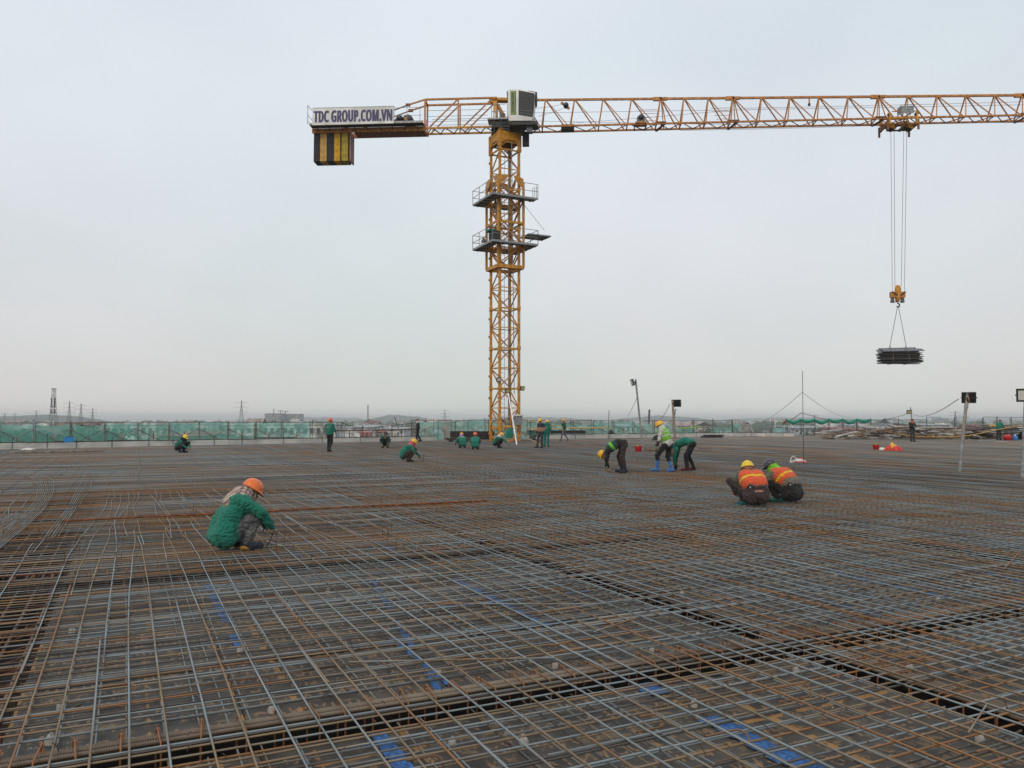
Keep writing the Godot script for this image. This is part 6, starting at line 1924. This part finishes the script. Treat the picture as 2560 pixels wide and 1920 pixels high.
	# lamp poles
	lamp_pole(1608, 1129, 1589, 948, 0.05, M.galv, 1581, 956, 0.42, V(-.9, -.25, .1), M.lamp_glass, "tall leaning galvanised pole with a floodlight seen edge-on, beside the red bucket")
	var wp := lamp_pole(1690, 1135, 1681, 999, 0.055, M.old_wood, 1692, 1008, 0.42, V(.35, .1, -.9), M.lamp_glass, "bamboo pole with a black floodlight behind the worker in neon vest")
	pipe("side_branch", wp, dp(1683, 1058, 40.3), dp(1689, 1022, 40.3), 0.06, M.old_wood)
	lamp_pole(2399, 1186, 2418, 982, 0.05, M.galv, 2422, 994, 0.40, V(.35, .12, -.9), M.lamp_glass, "thick galvanised pole with a big floodlight seen from behind and an orange cable")
	lamp_pole(2556, 1206, 2566, 975, 0.05, M.galv, 2563, 988, 0.42, V(-.5, -.1, .85), M.lamp_glass, "floodlight pole showing its pale lens, right of the orange-cabled pole")
	lamp_pole(2285, 1100, 2276, 1018, 0.045, M.galv, 2273, 1030, 0.40, V(-.3, -.3, .85), M.lamp_yellow, "small pole with a yellow lens in front of the worker in black")
	cable("pole_cable", PackedVector3Array([dp(2420, 990, 23.1), dp(2423, 1000, 23.05), dp(2421, 1015, 23.1), dp(2415, 1035, 23.1), dp(2407, 1060, 23.1), dp(2409, 1085, 23.1), dp(2412, 1112, 23.2)]), 0.008, M.orange_cable, "orange cable twisted down the thick lamp pole")
	# lamps on the crane foot
	for q in [[1247, 949, 58.6, V(.5, -.2, .9), "black floodlight on the near left leg of the crane mast", M.lamp_glass], [1269, 977, 58.4, V(.4, -.3, .9), "pair of small yellow-lensed floodlights low on the crane mast", M.lamp_yellow], [1306, 971, 58.6, V(.6, -.2, .8), "floodlight with pale lens on the right leg of the crane mast", M.lamp_yellow]]:
		var c := dp(q[0], q[1], q[2])
		var o := thing("mast_floodlight", c, q[4], "floodlight")
		lamp_head(o, c, q[3], 0.38, q[5])
		strut("arm", o, c, c + Vector3(0, 0.0, -0.6), 0.05, M.black)
	tag(pipe_thing("white_prop", dp(1271, 984, 58), gp(1292, 1112), 0.09, M.white_paint), "slanting white pipe propped against the crane foot", "pipe")
	var gj := crumple(dp(1274, 1096, 57), Vector3(0.32, 0.75, 0.2), 81, 0.22)
	tag(put("hanging_jacket", gj, M.teal_cloth, self, dp(1274, 1096, 57)), "green work jacket hung on the crane foot", "jacket")
	# lightning rod with guys, antennas
	var rodb := gp(2009, 1158)
	tag(pipe_thing("guyed_rod", rodb, dp(2006, 927, -rodb.z), 0.022, M.dark_steel), "very tall thin rod held by guy lines behind the two orange vests", "rod")
	for q in [[2005, 981, 1880, 1062, 60.0], [2006, 981, 2128, 1044, 60.0], [2004, 1032, 1900, 1074, 62.0], [2005, 1032, 2160, 1050, 60.0]]:
		cable("guy_line", sag(dp(q[0], q[1], -rodb.z), dp(q[2], q[3], q[4]), 0.25, 8), 0.008 if q[1] < 1000 else 0.012, M.rope, "thin guy line from the tall rod", "rope", "guy lines of the tall rod")
	cable("wire", sag(dp(1568, 1040, 60), dp(1592, 995, 40.4), 0.1, 6), 0.012, M.rope, "thin wire rising to the leaning lamp pole", "wire")
	cable("wire", sag(dp(1635, 1048, 60), dp(1674, 1011, 40.4), 0.4, 6), 0.014, M.rope, "thin wire rising to the bamboo lamp pole", "wire")
	cable("wire", sag(dp(2396, 998, 23.2), dp(2276, 1031, 62), 0.4, 8), 0.012, M.rope, "wire from the thick lamp pole to the small pole", "wire")
	cable("wire", sag(dp(2271, 1034, 62), dp(2150, 1052, 78), 0.2, 8), 0.018, M.rope, "wire from the small lamp pole to the rolled net", "wire")
	cable("yellow_cable", PackedVector3Array([dp(2165, 1059, 78), dp(2200, 1075, 70), dp(2245, 1085, 64), dp(2300, 1091.5, 60), dp(2370, 1092, 58), dp(2420, 1089, 57), dp(2470, 1079, 60), dp(2530, 1067, 64), dp(2580, 1062, 66)]), 0.028, mat("yellow_wire", Color(0.62, 0.38, 0.08), 0.7, 0.0, ""), "long yellow cable draped across the timber heap")
	cable("pale_hose", PackedVector3Array([gp(2420, 1098, 0.1), gp(2450, 1102, 0.02), gp(2480, 1104, 0.02), gp(2520, 1104.5, 0.02)]), 0.035, M.galv, "pale hose lying on the mat before the dark board pile", "hose")
	cable("yellow_line", PackedVector3Array([dp(1300, 1045, 59), dp(1340, 1056, 60), dp(1400, 1066, 62), dp(1440, 1069, 66), dp(1520, 1068, 70)]), 0.025, M.yellow_wire, "yellow line strung from the crane foot to the railing")
	cable("yellow_line", PackedVector3Array([dp(1305, 1073, 60), dp(1400, 1071, 64), dp(1530, 1069, 70)]), 0.03, M.yellow_wire, "yellow pole-like line along the railing on the lamp-pole side of the crane")
	cable("ground_cable", PackedVector3Array([dp(1303, 1078, 58.5), gp(1322, 1096, 0.1), gp(1337, 1104, 0.02), gp(1350, 1112, 0.02)]), 0.022, M.yellow_wire, "yellow cable running down from the crane switch box to the mat")
	for q in [[1521, 1025, 1100, 62, "thin upright rod before the railing on the lamp-pole side of the crane"], [1622, 1024, 1062, 140, "short mast beyond the net between the two lamp poles"]]:
		tag(pipe_thing("upright_rod", dp(q[0], q[2], q[3]), dp(q[0] + 1.5, q[1], q[3]), 0.05 if q[3] < 100 else 0.35, M.mid_steel), q[4], "rod")
	# pale tube end near the worker
	var tb := gp(668, 1354, 0.02)
	tag(pipe_thing("short_tube", tb, gp(706, 1366, 0.03) , 0.028, M.galv), "short shiny tube lying on the mat beside the worker with plaid scarf", "tube")
	for q in [[1030, 1128, "dark hand tool lying on the mat before the worker in pink scarf"]]:
		tag(pipe_thing("tying_tool", gp(1057, 1153), gp(1057, 1153) + Vector3(0.05, 0.28, 0), 0.02, M.black), q[2], "hand tool")
func block_thing(called: String, c: Vector3, s: Vector3, m: Material) -> MeshInstance3D:
	var mb := MB.new()
	mb.box(c, s, yaw(DB.lerp(Vector3.RIGHT, 0.6)))
	return put(called, mb, m, self, c)

# ---------- the town beyond ----------
func building(px0: float, px1: float, row: float, d: float, lin: Color, floors: int, cols: int, roof: String, label: String, key: String, deep := 14.0) -> void:
	var p := dp(px0, row, d)
	var q := dp(px1, row, d)
	var w := q.x - p.x
	var top := p.y
	var c := Vector3((p.x + q.x) * 0.5, 0, -d - deep * 0.5)
	var o := thing("town_building", Vector3(c.x, TOWN, c.z), label, "building")
	var wall := mat("wall_" + key, lin, 0.9, 0.0, "blotch", 0.08)
	block("wall", o, Vector3(c.x, (top + TOWN) * 0.5, c.z), Vector3(w, top - TOWN, deep), Basis(), wall)
	if roof == "gable":
		var mb := MB.new()
		var h := w * 0.16
		var e := 0.6
		var a0 := Vector3(p.x - e, top, -d + e); var a1 := Vector3(q.x + e, top, -d + e)
		var b0 := Vector3(p.x - e, top, -d - deep - e); var b1 := Vector3(q.x + e, top, -d - deep - e)
		var r0 := Vector3(p.x + w * 0.12, top + h, -d - deep * 0.5); var r1 := Vector3(q.x - w * 0.12, top + h, -d - deep * 0.5)
		mb.quad(a0, r0, r1, a1); mb.quad(b1, r1, r0, b0); mb.tri(b0, r0, a0); mb.tri(a1, r1, b1)
		put("roof", mb, mat("roof_red", Color(0.26, 0.09, 0.07), 0.9, 0.0, "blotch", 0.1), o)
	elif roof == "shed":
		var mb := MB.new()
		mb.quad(Vector3(p.x - 1, top, -d + 1), Vector3(p.x - 1, top + deep * 0.03, -d - deep), Vector3(q.x + 1, top + deep * 0.03, -d - deep), Vector3(q.x + 1, top, -d + 1))
		put("roof", mb, mat("roof_pale", Color(0.42, 0.43, 0.44), 0.7, 0.0, "blotch", 0.05), o)
	elif roof == "red_shed":
		var mb := MB.new()
		mb.quad(Vector3(p.x - 1, top, -d + 1), Vector3(p.x - 1, top + deep * 0.035, -d - deep), Vector3(q.x + 1, top + deep * 0.035, -d - deep), Vector3(q.x + 1, top, -d + 1))
		put("roof", mb, mat("roof_brick", Color(0.30, 0.10, 0.08), 0.9, 0.0, "blotch", 0.05), o)
	else:
		block("parapet", o, Vector3(c.x, top + 0.2, c.z), Vector3(w + 0.6, 0.5, deep + 0.6), Basis(), wall)
	var fh := 3.3
	for f in floors:
		for k in cols:
			var x := p.x + w * (k + 0.5) / cols
			var y := top - 1.7 - fh * f
			if y < TOWN + 1.0: continue
			var win := block("window", o, Vector3(x, y, -d + 0.03), Vector3(w / cols * 0.48, 1.5, 0.12), Basis(), mat("far_window", Color(0.06, 0.075, 0.08), 0.3, 0.0, ""))
			if d < 260: block("sill", win, Vector3(x, y - 0.85, -d + 0.12), Vector3(w / cols * 0.6, 0.12, 0.3), Basis(), wall)
		if roof == "balcony": block("balcony", o, Vector3(c.x, top - 3.0 - fh * f, -d + 0.5), Vector3(w * 0.9, 0.9, 1.0), Basis(), wall)
func tree(px: float, row: float, d: float, spread: float, label: String, group: String, sd: int, tint: Color, palm := false) -> void:
	var r := RandomNumberGenerator.new()
	r.seed = sd
	var tip := dp(px, row, d)
	var base := Vector3(tip.x, TOWN, tip.z)
	var h := tip.y - TOWN
	var o := thing("palm_tree" if palm else "tree", base, label, "tree", group)
	var tk := MB.new()
	var pts := PackedVector3Array()
	for k in 6: pts.append(base + Vector3(sin(k * 1.3 + sd) * 0.25, (h - spread * 0.7) * k / 5.0, cos(k * 1.7 + sd) * 0.2))
	tk.rod(pts, 0.16 if palm else 0.3, 7)
	for k in (0 if palm else 6):
		var e := pts[3 + k % 3]
		var t := TAU * k / 6.0
		tk.rod(PackedVector3Array([e, e + Vector3(cos(t), 0.9, sin(t)) * spread * 0.6]), 0.11, 5)
	put("trunk", tk, M.trunk, o)
	var mb := MB.new()
	if palm:
		var c := pts[5]
		for k in 16:
			var t := TAU * k / 16.0 + r.randf() * 0.3
			var rise := r.randf_range(0.2, 1.0)
			var prev := c
			for s in range(1, 9):
				var f := s / 8.0
				var q := c + Vector3(cos(t), 0, sin(t)) * spread * f + Vector3(0, spread * (rise * f - 1.1 * f * f), 0)
				var side := Vector3(-sin(t), 0, cos(t)) * spread * 0.16 * (1.0 - f * 0.6)
				mb.col = tint * r.randf_range(0.7, 1.3)
				mb.quad(prev, prev + side - Vector3(0, 0.25, 0), q + side - Vector3(0, 0.25, 0), q)
				mb.quad(prev, prev - side - Vector3(0, 0.25, 0), q - side - Vector3(0, 0.25, 0), q)
				prev = q
	else:
		var lobes := []
		for k in 11:
			var e := Vector3(r.randf_range(-1, 1), r.randf_range(-0.8, 0.75), r.randf_range(-1, 1))
			lobes.append([e * spread * Vector3(0.8, 0.62, 0.8), spread * r.randf_range(0.28, 0.5)])
		var c := Vector3(tip.x, tip.y - spread * 0.72, tip.z)
		for k in 850:
			var l: Array = lobes[r.randi() % 11]
			var n := Vector3(r.randfn(), r.randfn(), r.randfn()).normalized()
			var q: Vector3 = c + l[0] + n * l[1] * r.randf_range(0.72, 1.06)
			var x := Vector3(r.randfn(), r.randfn() * 0.5, r.randfn()).normalized() * r.randf_range(0.18, 0.42)
			var y := n.cross(x).normalized() * r.randf_range(0.15, 0.3)
			mb.col = tint * r.randf_range(0.55, 1.45)
			mb.quad(q - x - y, q - x + y, q + x + y, q + x - y)
	put("crown", mb, M.leaf, o)
func pylon(px: float, row: float, d: float, width: float, arms: int, label: String, mast := false) -> void:
	var tip := dp(px, row, d)
	var base := Vector3(tip.x, TOWN, tip.z)
	var h := tip.y - TOWN
	var o := thing("lattice_mast" if mast else "power_pylon", base, label, "mast" if mast else "pylon")
	var mb := MB.new()
	var th := maxf(0.11, d * 0.0002)
	var n := 12 if mast else 9
	for k in n:
		var f0 := float(k) / n
		var f1 := float(k + 1) / n
		var w0 := width * (pow(1.0 - f0, 1.6) * 0.5 + (0.14 if mast else 0.03))
		var w1 := width * (pow(1.0 - f1, 1.6) * 0.5 + (0.14 if mast else 0.03))
		for c in 4:
			var q: Array = [[-1, -1], [1, -1], [1, 1], [-1, 1]][c]
			var q2: Array = [[-1, -1], [1, -1], [1, 1], [-1, 1]][(c + 1) % 4]
			var p0 := base + Vector3(q[0] * w0, h * f0, q[1] * w0)
			var p1 := base + Vector3(q[0] * w1, h * f1, q[1] * w1)
			mb.beam(p0, p1, th, th)
			mb.beam(p0, base + Vector3(q2[0] * w1, h * f1, q2[1] * w1), th * 0.6, th * 0.6)
			mb.beam(base + Vector3(q2[0] * w0, h * f0, q2[1] * w0), p1, th * 0.6, th * 0.6)
	put("lattice", mb, mat("mast_steel", Color(0.10, 0.105, 0.115), 0.7, 0.2, ""), o)
	for k in arms:
		var am := MB.new()
		var y := h * (0.93 - 0.13 * k)
		var l := width * (0.75 + 0.16 * (k % 2))
		for s in [-1.0, 1.0]:
			am.beam(base + Vector3(0, y, 0), base + Vector3(s * l, y + 0.2, 0), th * 0.8, th * 0.8)
			am.beam(base + Vector3(0, y + h * 0.035, 0), base + Vector3(s * l, y + 0.2, 0), th * 0.5, th * 0.5)
			am.beam(base + Vector3(s * l, y + 0.2, 0), base + Vector3(s * l, y - 1.6, 0), th * 0.5, th * 0.5)
		put("cross_arm", am, M.mast_steel, o)
	if mast:
		for k in 9:
			var am := MB.new()
			var t := TAU * k / 3.0 + 0.4
			am.box(base + Vector3(cos(t) * width * 0.22, h * [0.72, 0.80, 0.62][k / 3], sin(t) * width * 0.22), Vector3(0.5, 2.6, 0.4))
			put("antenna_panel", am, M.mast_steel, o)
		var pl := MB.new()
		for y in [0.60, 0.70, 0.985]: pl.box(base + Vector3(0, h * y, 0), Vector3(width * 0.42, 0.3, width * 0.42))
		put("platform", pl, M.mast_steel, o)
func hill(px0: float, px1: float, peak: float, d: float, sd: float, called := "hill") -> void:
	var mb := MB.new()
	var rows := []
	var n := 110
	for r in 9:
		var row := PackedVector3Array()
		for k in n + 1:
			var f := float(k) / n
			var px := lerpf(px0, px1, f)
			var top := dp(px, peak, d).y - TOWN
			var shape := pow(sin(PI * f), 0.8) * (0.92 + 0.35 * fn.get_noise_2d(f * 60.0 + sd * 70.0, 3.0)) + 0.2 * fn.get_noise_2d(f * 1500.0, sd * 50.0)
			var e := sin(PI * r / 8.0)
			var z := -d + (r - 4) * -d * 0.035
			row.append(Vector3(dp(px, peak, d).x, TOWN - 1.0 + maxf(0.0, top * shape * e * 1.12), z))
		rows.append(row)
	mb.surf(rows, false, true)
	structure(put(called, mb, M.hill_green, self, dp((px0 + px1) * 0.5, 1060, d)))
func make_town() -> void:
	var g := MB.new()
	g.quad(Vector3(-4500, TOWN, -5200), Vector3(-4500, TOWN, 600), Vector3(4500, TOWN, 600), Vector3(4500, TOWN, -5200))
	# counted clockwise from above
	structure(put("ground", g, M.town_ground))
	hill(-60, 262, 1036, 2300, 1.0)
	hill(900, 1110, 1040, 3000, 2.0)
	hill(560, 1000, 1043, 4200, 3.0)
	hill(1100, 1560, 1043, 3600, 4.0)
	hill(1500, 1800, 1040, 3400, 5.0)
	hill(1700, 2300, 1045, 4500, 6.0)
	hill(2150, 2750, 1046, 4000, 7.0)
	hill(-500, 20, 1044, 3200, 8.0)
	# buildings seen through and over the net
	building(262, 420, 1062, 230, Color(0.55, 0.58, 0.56), 4, 9, "flat", "long pale four-storey block with square windows behind the net, right of the round trees", "a")
	building(425, 520, 1061, 250, Color(0.60, 0.61, 0.58), 4, 6, "balcony", "pale apartment block with balconies behind the squatting worker in black hood", "b")
	building(392, 498, 1090, 150, Color(0.45, 0.40, 0.36), 1, 3, "red_shed", "low red-brown shed roof showing through the net behind the black-hooded worker", "c", 20)
	building(530, 648, 1063, 260, Color(0.62, 0.63, 0.60), 4, 7, "balcony", "pale balcony block seen through the net beside the walking worker", "d")
	building(655, 838, 1062, 240, Color(0.58, 0.60, 0.57), 4, 11, "flat", "wide pale block behind the net at the walking worker", "e")
	building(862, 930, 1069, 420, Color(0.70, 0.71, 0.71), 0, 1, "shed", "white factory shed seen through the railing gap", "f", 40)
	building(928, 1010, 1073, 450, Color(0.66, 0.66, 0.65), 1, 6, "shed", "lower white factory shed beside the first one in the railing gap", "g", 30)
	building(913, 944, 1057, 640, Color(0.70, 0.69, 0.66), 2, 6, "gable", "white house with red hipped roof above the factory shed", "h", 12)
	building(958, 994, 1064, 560, Color(0.55, 0.55, 0.54), 2, 5, "flat", "grey flat-roofed house above the sagging rope", "i")
	building(900, 922, 1082, 300, Color(0.62, 0.25, 0.24), 1, 2, "flat", "small pinkish red wall seen under the gap rail", "j", 8)
	building(938, 960, 1080, 330, Color(0.56, 0.50, 0.42), 1, 2, "gable", "small house with pointed roof under the gap rail", "k", 8)
	building(968, 992, 1082, 330, Color(0.58, 0.56, 0.48), 1, 3, "flat", "small cream house under the gap rail beside the pointed one", "l", 8)
	building(662, 700, 1034, 1350, Color(0.36, 0.37, 0.39), 9, 5, "flat", "lower wing of the unfinished netted tower block on the skyline", "m", 30)
	building(700, 748, 1035.5, 1380, Color(0.36, 0.37, 0.39), 9, 7, "flat", "long wing of the unfinished netted tower block on the skyline", "n", 30)
	for q in [[684.5, 1021, 1370, "left"], [701, 1026, 1370, "middle"], [714, 1027, 1370, "right"]]:
		var p := dp(q[0], q[1], q[2])
		var o := thing("far_crane", Vector3(p.x, TOWN, p.z), "tiny far mast without jib over the unfinished block" if q[3] == "left" else "tiny far tower crane with jib over the unfinished block", "tower crane", "" if q[3] == "left" else "tiny far cranes with jibs")
		strut("mast", o, Vector3(p.x, TOWN, p.z), p, 1.0, M.mast_steel if M.has("mast_steel") else mat("mast_steel", Color(0.10, 0.105, 0.115), 0.7, 0.2, ""))
		if q[3] != "left": strut("jib", o, p - Vector3(6, 1, 0), p + Vector3(5, -1, 0), 0.8, M.mast_steel)
	# right side, seen through the bare scaffold
	building(1986, 2090, 1070, 480, Color(0.52, 0.55, 0.58), 1, 8, "shed", "long grey-white hall behind the rolled net", "o", 40)
	building(2100, 2165, 1074, 380, Color(0.40, 0.22, 0.20), 1, 4, "red_shed", "hall with dull red roof behind the bare scaffold", "p", 30)
	building(2128, 2200, 1064, 700, Color(0.62, 0.63, 0.63), 1, 6, "shed", "far white hall above the red roof", "q", 40)
	building(2318, 2375, 1063, 560, Color(0.66, 0.67, 0.67), 1, 5, "shed", "white-roofed hall behind the small lamp pole", "r", 36)
	building(2350, 2372, 1046, 1500, Color(0.40, 0.41, 0.42), 8, 3, "flat", "grey tower block in the haze behind the plank stacks", "s", 30)
	building(2425, 2448, 1064, 420, Color(0.45, 0.16, 0.16), 2, 3, "gable", "small red-roofed house right of the thick lamp pole", "t", 10)
	building(2236, 2300, 1072, 420, Color(0.42, 0.45, 0.48), 1, 4, "shed", "blue-grey hall roof behind the timber heap", "u", 30)
	building(1540, 1600, 1066, 420, Color(0.64, 0.65, 0.64), 1, 5, "shed", "white hall seen through the net between crane and lamp poles", "v", 30)
	building(1320, 1460, 1070, 380, Color(0.58, 0.60, 0.58), 1, 10, "flat", "pale hall seen through the net behind the walking worker in grey trousers", "w", 30)
	building(1106, 1124, 1057, 480, Color(0.5, 0.1, 0.1), 0, 1, "flat", "small red-fronted house beside the crane foot", "x", 8)
	building(1190, 1240, 1062, 520, Color(0.62, 0.62, 0.60), 2, 5, "flat", "pale house behind the crane foot", "y", 12)
	# far houses
	var hr := RandomNumberGenerator.new()
	hr.seed = 19
	var cols := [Color(0.62, 0.62, 0.60), Color(0.50, 0.47, 0.44), Color(0.36, 0.38, 0.41), Color(0.42, 0.34, 0.31), Color(0.58, 0.56, 0.50), Color(0.30, 0.22, 0.20)]
	var meshes := []
	for k in 3:
		var mb := MB.new()
		mb.box(Vector3(0, 0.5, 0), Vector3(1, 1, 1))
		if k == 1:
			mb.quad(Vector3(-.55, 1, .55), Vector3(-.55, 1.35, 0), Vector3(.55, 1.35, 0), Vector3(.55, 1, .55)); mb.quad(Vector3(.55, 1, -.55), Vector3(.55, 1.35, 0), Vector3(-.55, 1.35, 0), Vector3(-.55, 1, -.55))
		elif k == 2:
			mb.box(Vector3(-0.2, 1.12, 0), Vector3(0.45, 0.25, 0.6)); mb.box(Vector3(0, 1.01, 0), Vector3(1.08, 0.04, 1.08))
		meshes.append(mb.mesh())
	var names := ["pale", "tan", "grey", "brick-coloured", "cream", "dark red"]
	for k in 290:
		var d := 480.0 + 2300.0 * pow(hr.randf(), 1.4)
		var px := hr.randf_range(-80, 2640)
		var x := dp(px, 1060, d).x
		var w := hr.randf_range(6, 16) * (1.0 + d * 0.0003)
		var h := hr.randf_range(5, 13)
		if hr.randf() < 0.08: w *= 3.0
		var c := hr.randi() % 6
		var m := mat("house_%d" % c, cols[c], 0.9, 0.0, "blotch", 0.05)
		var o := inst("far_house", meshes[hr.randi() % 3], m, self, Transform3D(Basis(Vector3.UP, hr.randf_range(-0.5, 0.5)).scaled(Vector3(w, h, hr.randf_range(8, 16))), Vector3(x, TOWN, -d)))
		tag(o, "small far-off %s house in the hazy town" % names[c], "house", "far %s houses" % names[c])
	# trees
	var tr := RandomNumberGenerator.new()
	tr.seed = 23
	var gcol := Color(0.035, 0.075, 0.03)
	for q in [[35, 1076, 5.0], [62, 1068, 5.5], [92, 1074, 5.0], [118, 1080, 4.0], [205, 1078, 4.5], [232, 1066, 6.0], [258, 1068, 6.0], [282, 1074, 5.0], [15, 1082, 4.5], [-40, 1074, 6.0]]:
		tree(q[0], q[1], 135 + tr.randf() * 30, q[2], "leafy dark green tree behind the safety net near the generator", "trees behind the net near the generator", tr.randi() % 9999, gcol)
	for q in [[150, 1084, 3.6], [172, 1086, 3.4], [132, 1090, 3.0]]:
		tree(q[0], q[1], 125, q[2], "palm behind the net near the generator near the blue generator", "palms behind the net near the generator", tr.randi() % 9999, Color(0.05, 0.09, 0.035), true)
	for q in [[1652, 1074], [1700, 1070], [1730, 1071], [1770, 1066], [1800, 1068], [1612, 1078], [1585, 1080], [1560, 1080]]:
		tree(q[0], q[1], 320 + tr.randf() * 60, 9, "dark tree behind the net near the lamp poles", "trees behind the net near the lamp poles", tr.randi() % 9999, gcol * 0.8)
	for q in [[2055, 1072], [2030, 1076], [2090, 1080], [2400, 1074], [2418, 1076], [2440, 1082], [2180, 1082]]:
		tree(q[0], q[1], 300 + tr.randf() * 60, 6, "dark tree in the town behind the bare scaffold", "trees behind the bare scaffold", tr.randi() % 9999, gcol)
	for q in [[938, 1050, 700, 9], [950, 1055, 650, 8], [895, 1060, 600, 10], [970, 1056, 720, 12], [990, 1058, 690, 12], [1010, 1052, 900, 18], [1022, 1050, 950, 16], [885, 1058, 640, 8], [1000, 1070, 500, 9], [1015, 1066, 520, 9], [795, 1044, 1000, 14], [780, 1050, 900, 10]]:
		tree(q[0], q[1], q[2], q[3], "grey-green tree in the haze around the white house with red roof", "trees around the white house", tr.randi() % 9999, gcol)
	# far woods that read as one mass
	var wd := MB.new()
	for k in 1500:
		var d := tr.randf_range(900, 2600)
		var c := Vector3(dp(tr.randf_range(-100, 2660), 1055, d).x, TOWN + tr.randf_range(2, 9), -d)
		var s := tr.randf_range(3, 9)
		wd.col = gcol * tr.randf_range(0.6, 1.2)
		wd.lathe(c, [[s * 0.6, -s], [s, 0], [s * 0.7, s * 0.6], [0, s * 0.9]], 6)
	var wo := put("far_woods", wd, M.leaf)
	stuff(wo)
	tag(wo, "scattered woods between the far houses, grey in the haze", "woods")
	# pylons and masts
	pylon(135, 970, 420, 4.6, 0, "stout telecom lattice mast hung with antennas above the wooded hill", true)
	pylon(174, 1003, 800, 7, 3, "slim power pylon right of the telecom mast")
	pylon(203, 1009, 850, 8, 2, "wide-armed power pylon, second right of the telecom mast")
	pylon(232, 1020, 1050, 7, 3, "smaller power pylon, third right of the telecom mast")
	pylon(604, 1001, 760, 8, 3, "lone power pylon beyond the netted tower block")
	pylon(1112, 1024, 1150, 9, 3, "power pylon in the haze nearest the crane mast")
	pylon(2388, 1028, 900, 8, 2, "power pylon in the haze behind the plank stacks")
	pylon(12, 1033, 1400, 8, 3, "hazy pylon at the foot of the wooded hill")
	pylon(37, 1034, 1450, 8, 3, "hazy pylon just beyond the left slope of the wooded hill")
	pylon(91, 1026, 1700, 9, 3, "hazy pylon rising behind the wooded hill top")
	pylon(2036, 1036, 1000, 6, 3, "small pylon behind the rolled green net")
	tag(pipe_thing("chimney_mast", Vector3(dp(920, 1060, 700).x, TOWN, -700), dp(920, 1012, 700), 0.9, mat("mast_steel", Color(0.10, 0.105, 0.115), 0.7, 0.2, "")), "slim mast rising behind the white house with red roof", "mast")

func _ready() -> void:
	rng.seed = 4
	fn.seed = 7
	fn.frequency = 0.01
	# camera
	var cam := Camera3D.new()
	cam.name = "camera"
	add_child(cam)
	cam.position = EYE
	cam.rotation.x = PITCH
	cam.fov = rad_to_deg(2.0 * atan(960.0 / F))
	cam.near = 0.05; cam.far = 12000.0
	cam.current = true
	# overcast sky
	var env := Environment.new()
	env.tonemap_mode = Environment.TONE_MAPPER_LINEAR
	env.tonemap_exposure = 1.0
	env.background_mode = Environment.BG_SKY
	var sm := ProceduralSkyMaterial.new()
	sm.sky_top_color = Color(0.822, 0.868, 0.906)
	sm.sky_horizon_color = Color(0.790, 0.797, 0.765)
	sm.sky_curve = 0.135
	sm.ground_horizon_color = Color(0.72, 0.725, 0.70)
	sm.ground_bottom_color = Color(0.4, 0.4, 0.38)
	sm.sun_angle_max = 1.0
	sm.sky_cover = cloud_cover()
	sm.sky_cover_modulate = Color(1, 1, 1, 1)
	var sky := Sky.new()
	sky.sky_material = sm
	env.sky = sky
	env.ambient_light_source = Environment.AMBIENT_SOURCE_SKY
	env.sdfgi_enabled = true; env.ssao_enabled = true; env.ssil_enabled = true
	env.fog_enabled = true
	env.fog_density = FOG
	env.fog_light_color = Color(0.80, 0.82, 0.83)
	var we := WorldEnvironment.new()
	we.name = "world"
	we.environment = env
	add_child(we)
	var sun := DirectionalLight3D.new()
	sun.name = "sun"
	sun.light_energy = 0.5
	sun.light_angular_distance = 40.0
	sun.light_color = Color(1.0, 0.97, 0.93)
	sun.shadow_enabled = true
	add_child(sun)
	sun.rotation_degrees = Vector3(-40, -22, 0)
	make_materials()
	make_deck()
	make_town()
	make_rebar()
	loose_bars()
	litter()
	make_crane()
	make_edges()
	make_props()
	make_people()
const FOG := 0.00028
func cloud_cover() -> ImageTexture:      # faint broad mottling of the cloud layer, the same all round
	var im := Image.create(512, 256, false, Image.FORMAT_RGBAF)
	for y in 256:
		var el := PI * (0.5 - (y + 0.5) / 256.0)
		for x in 512:
			var az := TAU * x / 512.0
			var d := Vector3(cos(el) * cos(az), sin(el) * 1.6, cos(el) * sin(az)) * 130.0
			var k := clampf(0.5 + fn.get_noise_3dv(d) * 1.1, 0, 1)
			var k2 := clampf(0.5 + fn.get_noise_3dv(d + Vector3(500, 90, 40)) * 1.1, 0, 1)
			im.set_pixel(x, y, Color(0.07 * k2 + 0.085 * k, 0.095 * k + 0.03 * k2, 0.05 * k2 + 0.085 * k, 1))
	return ImageTexture.create_from_image(im)
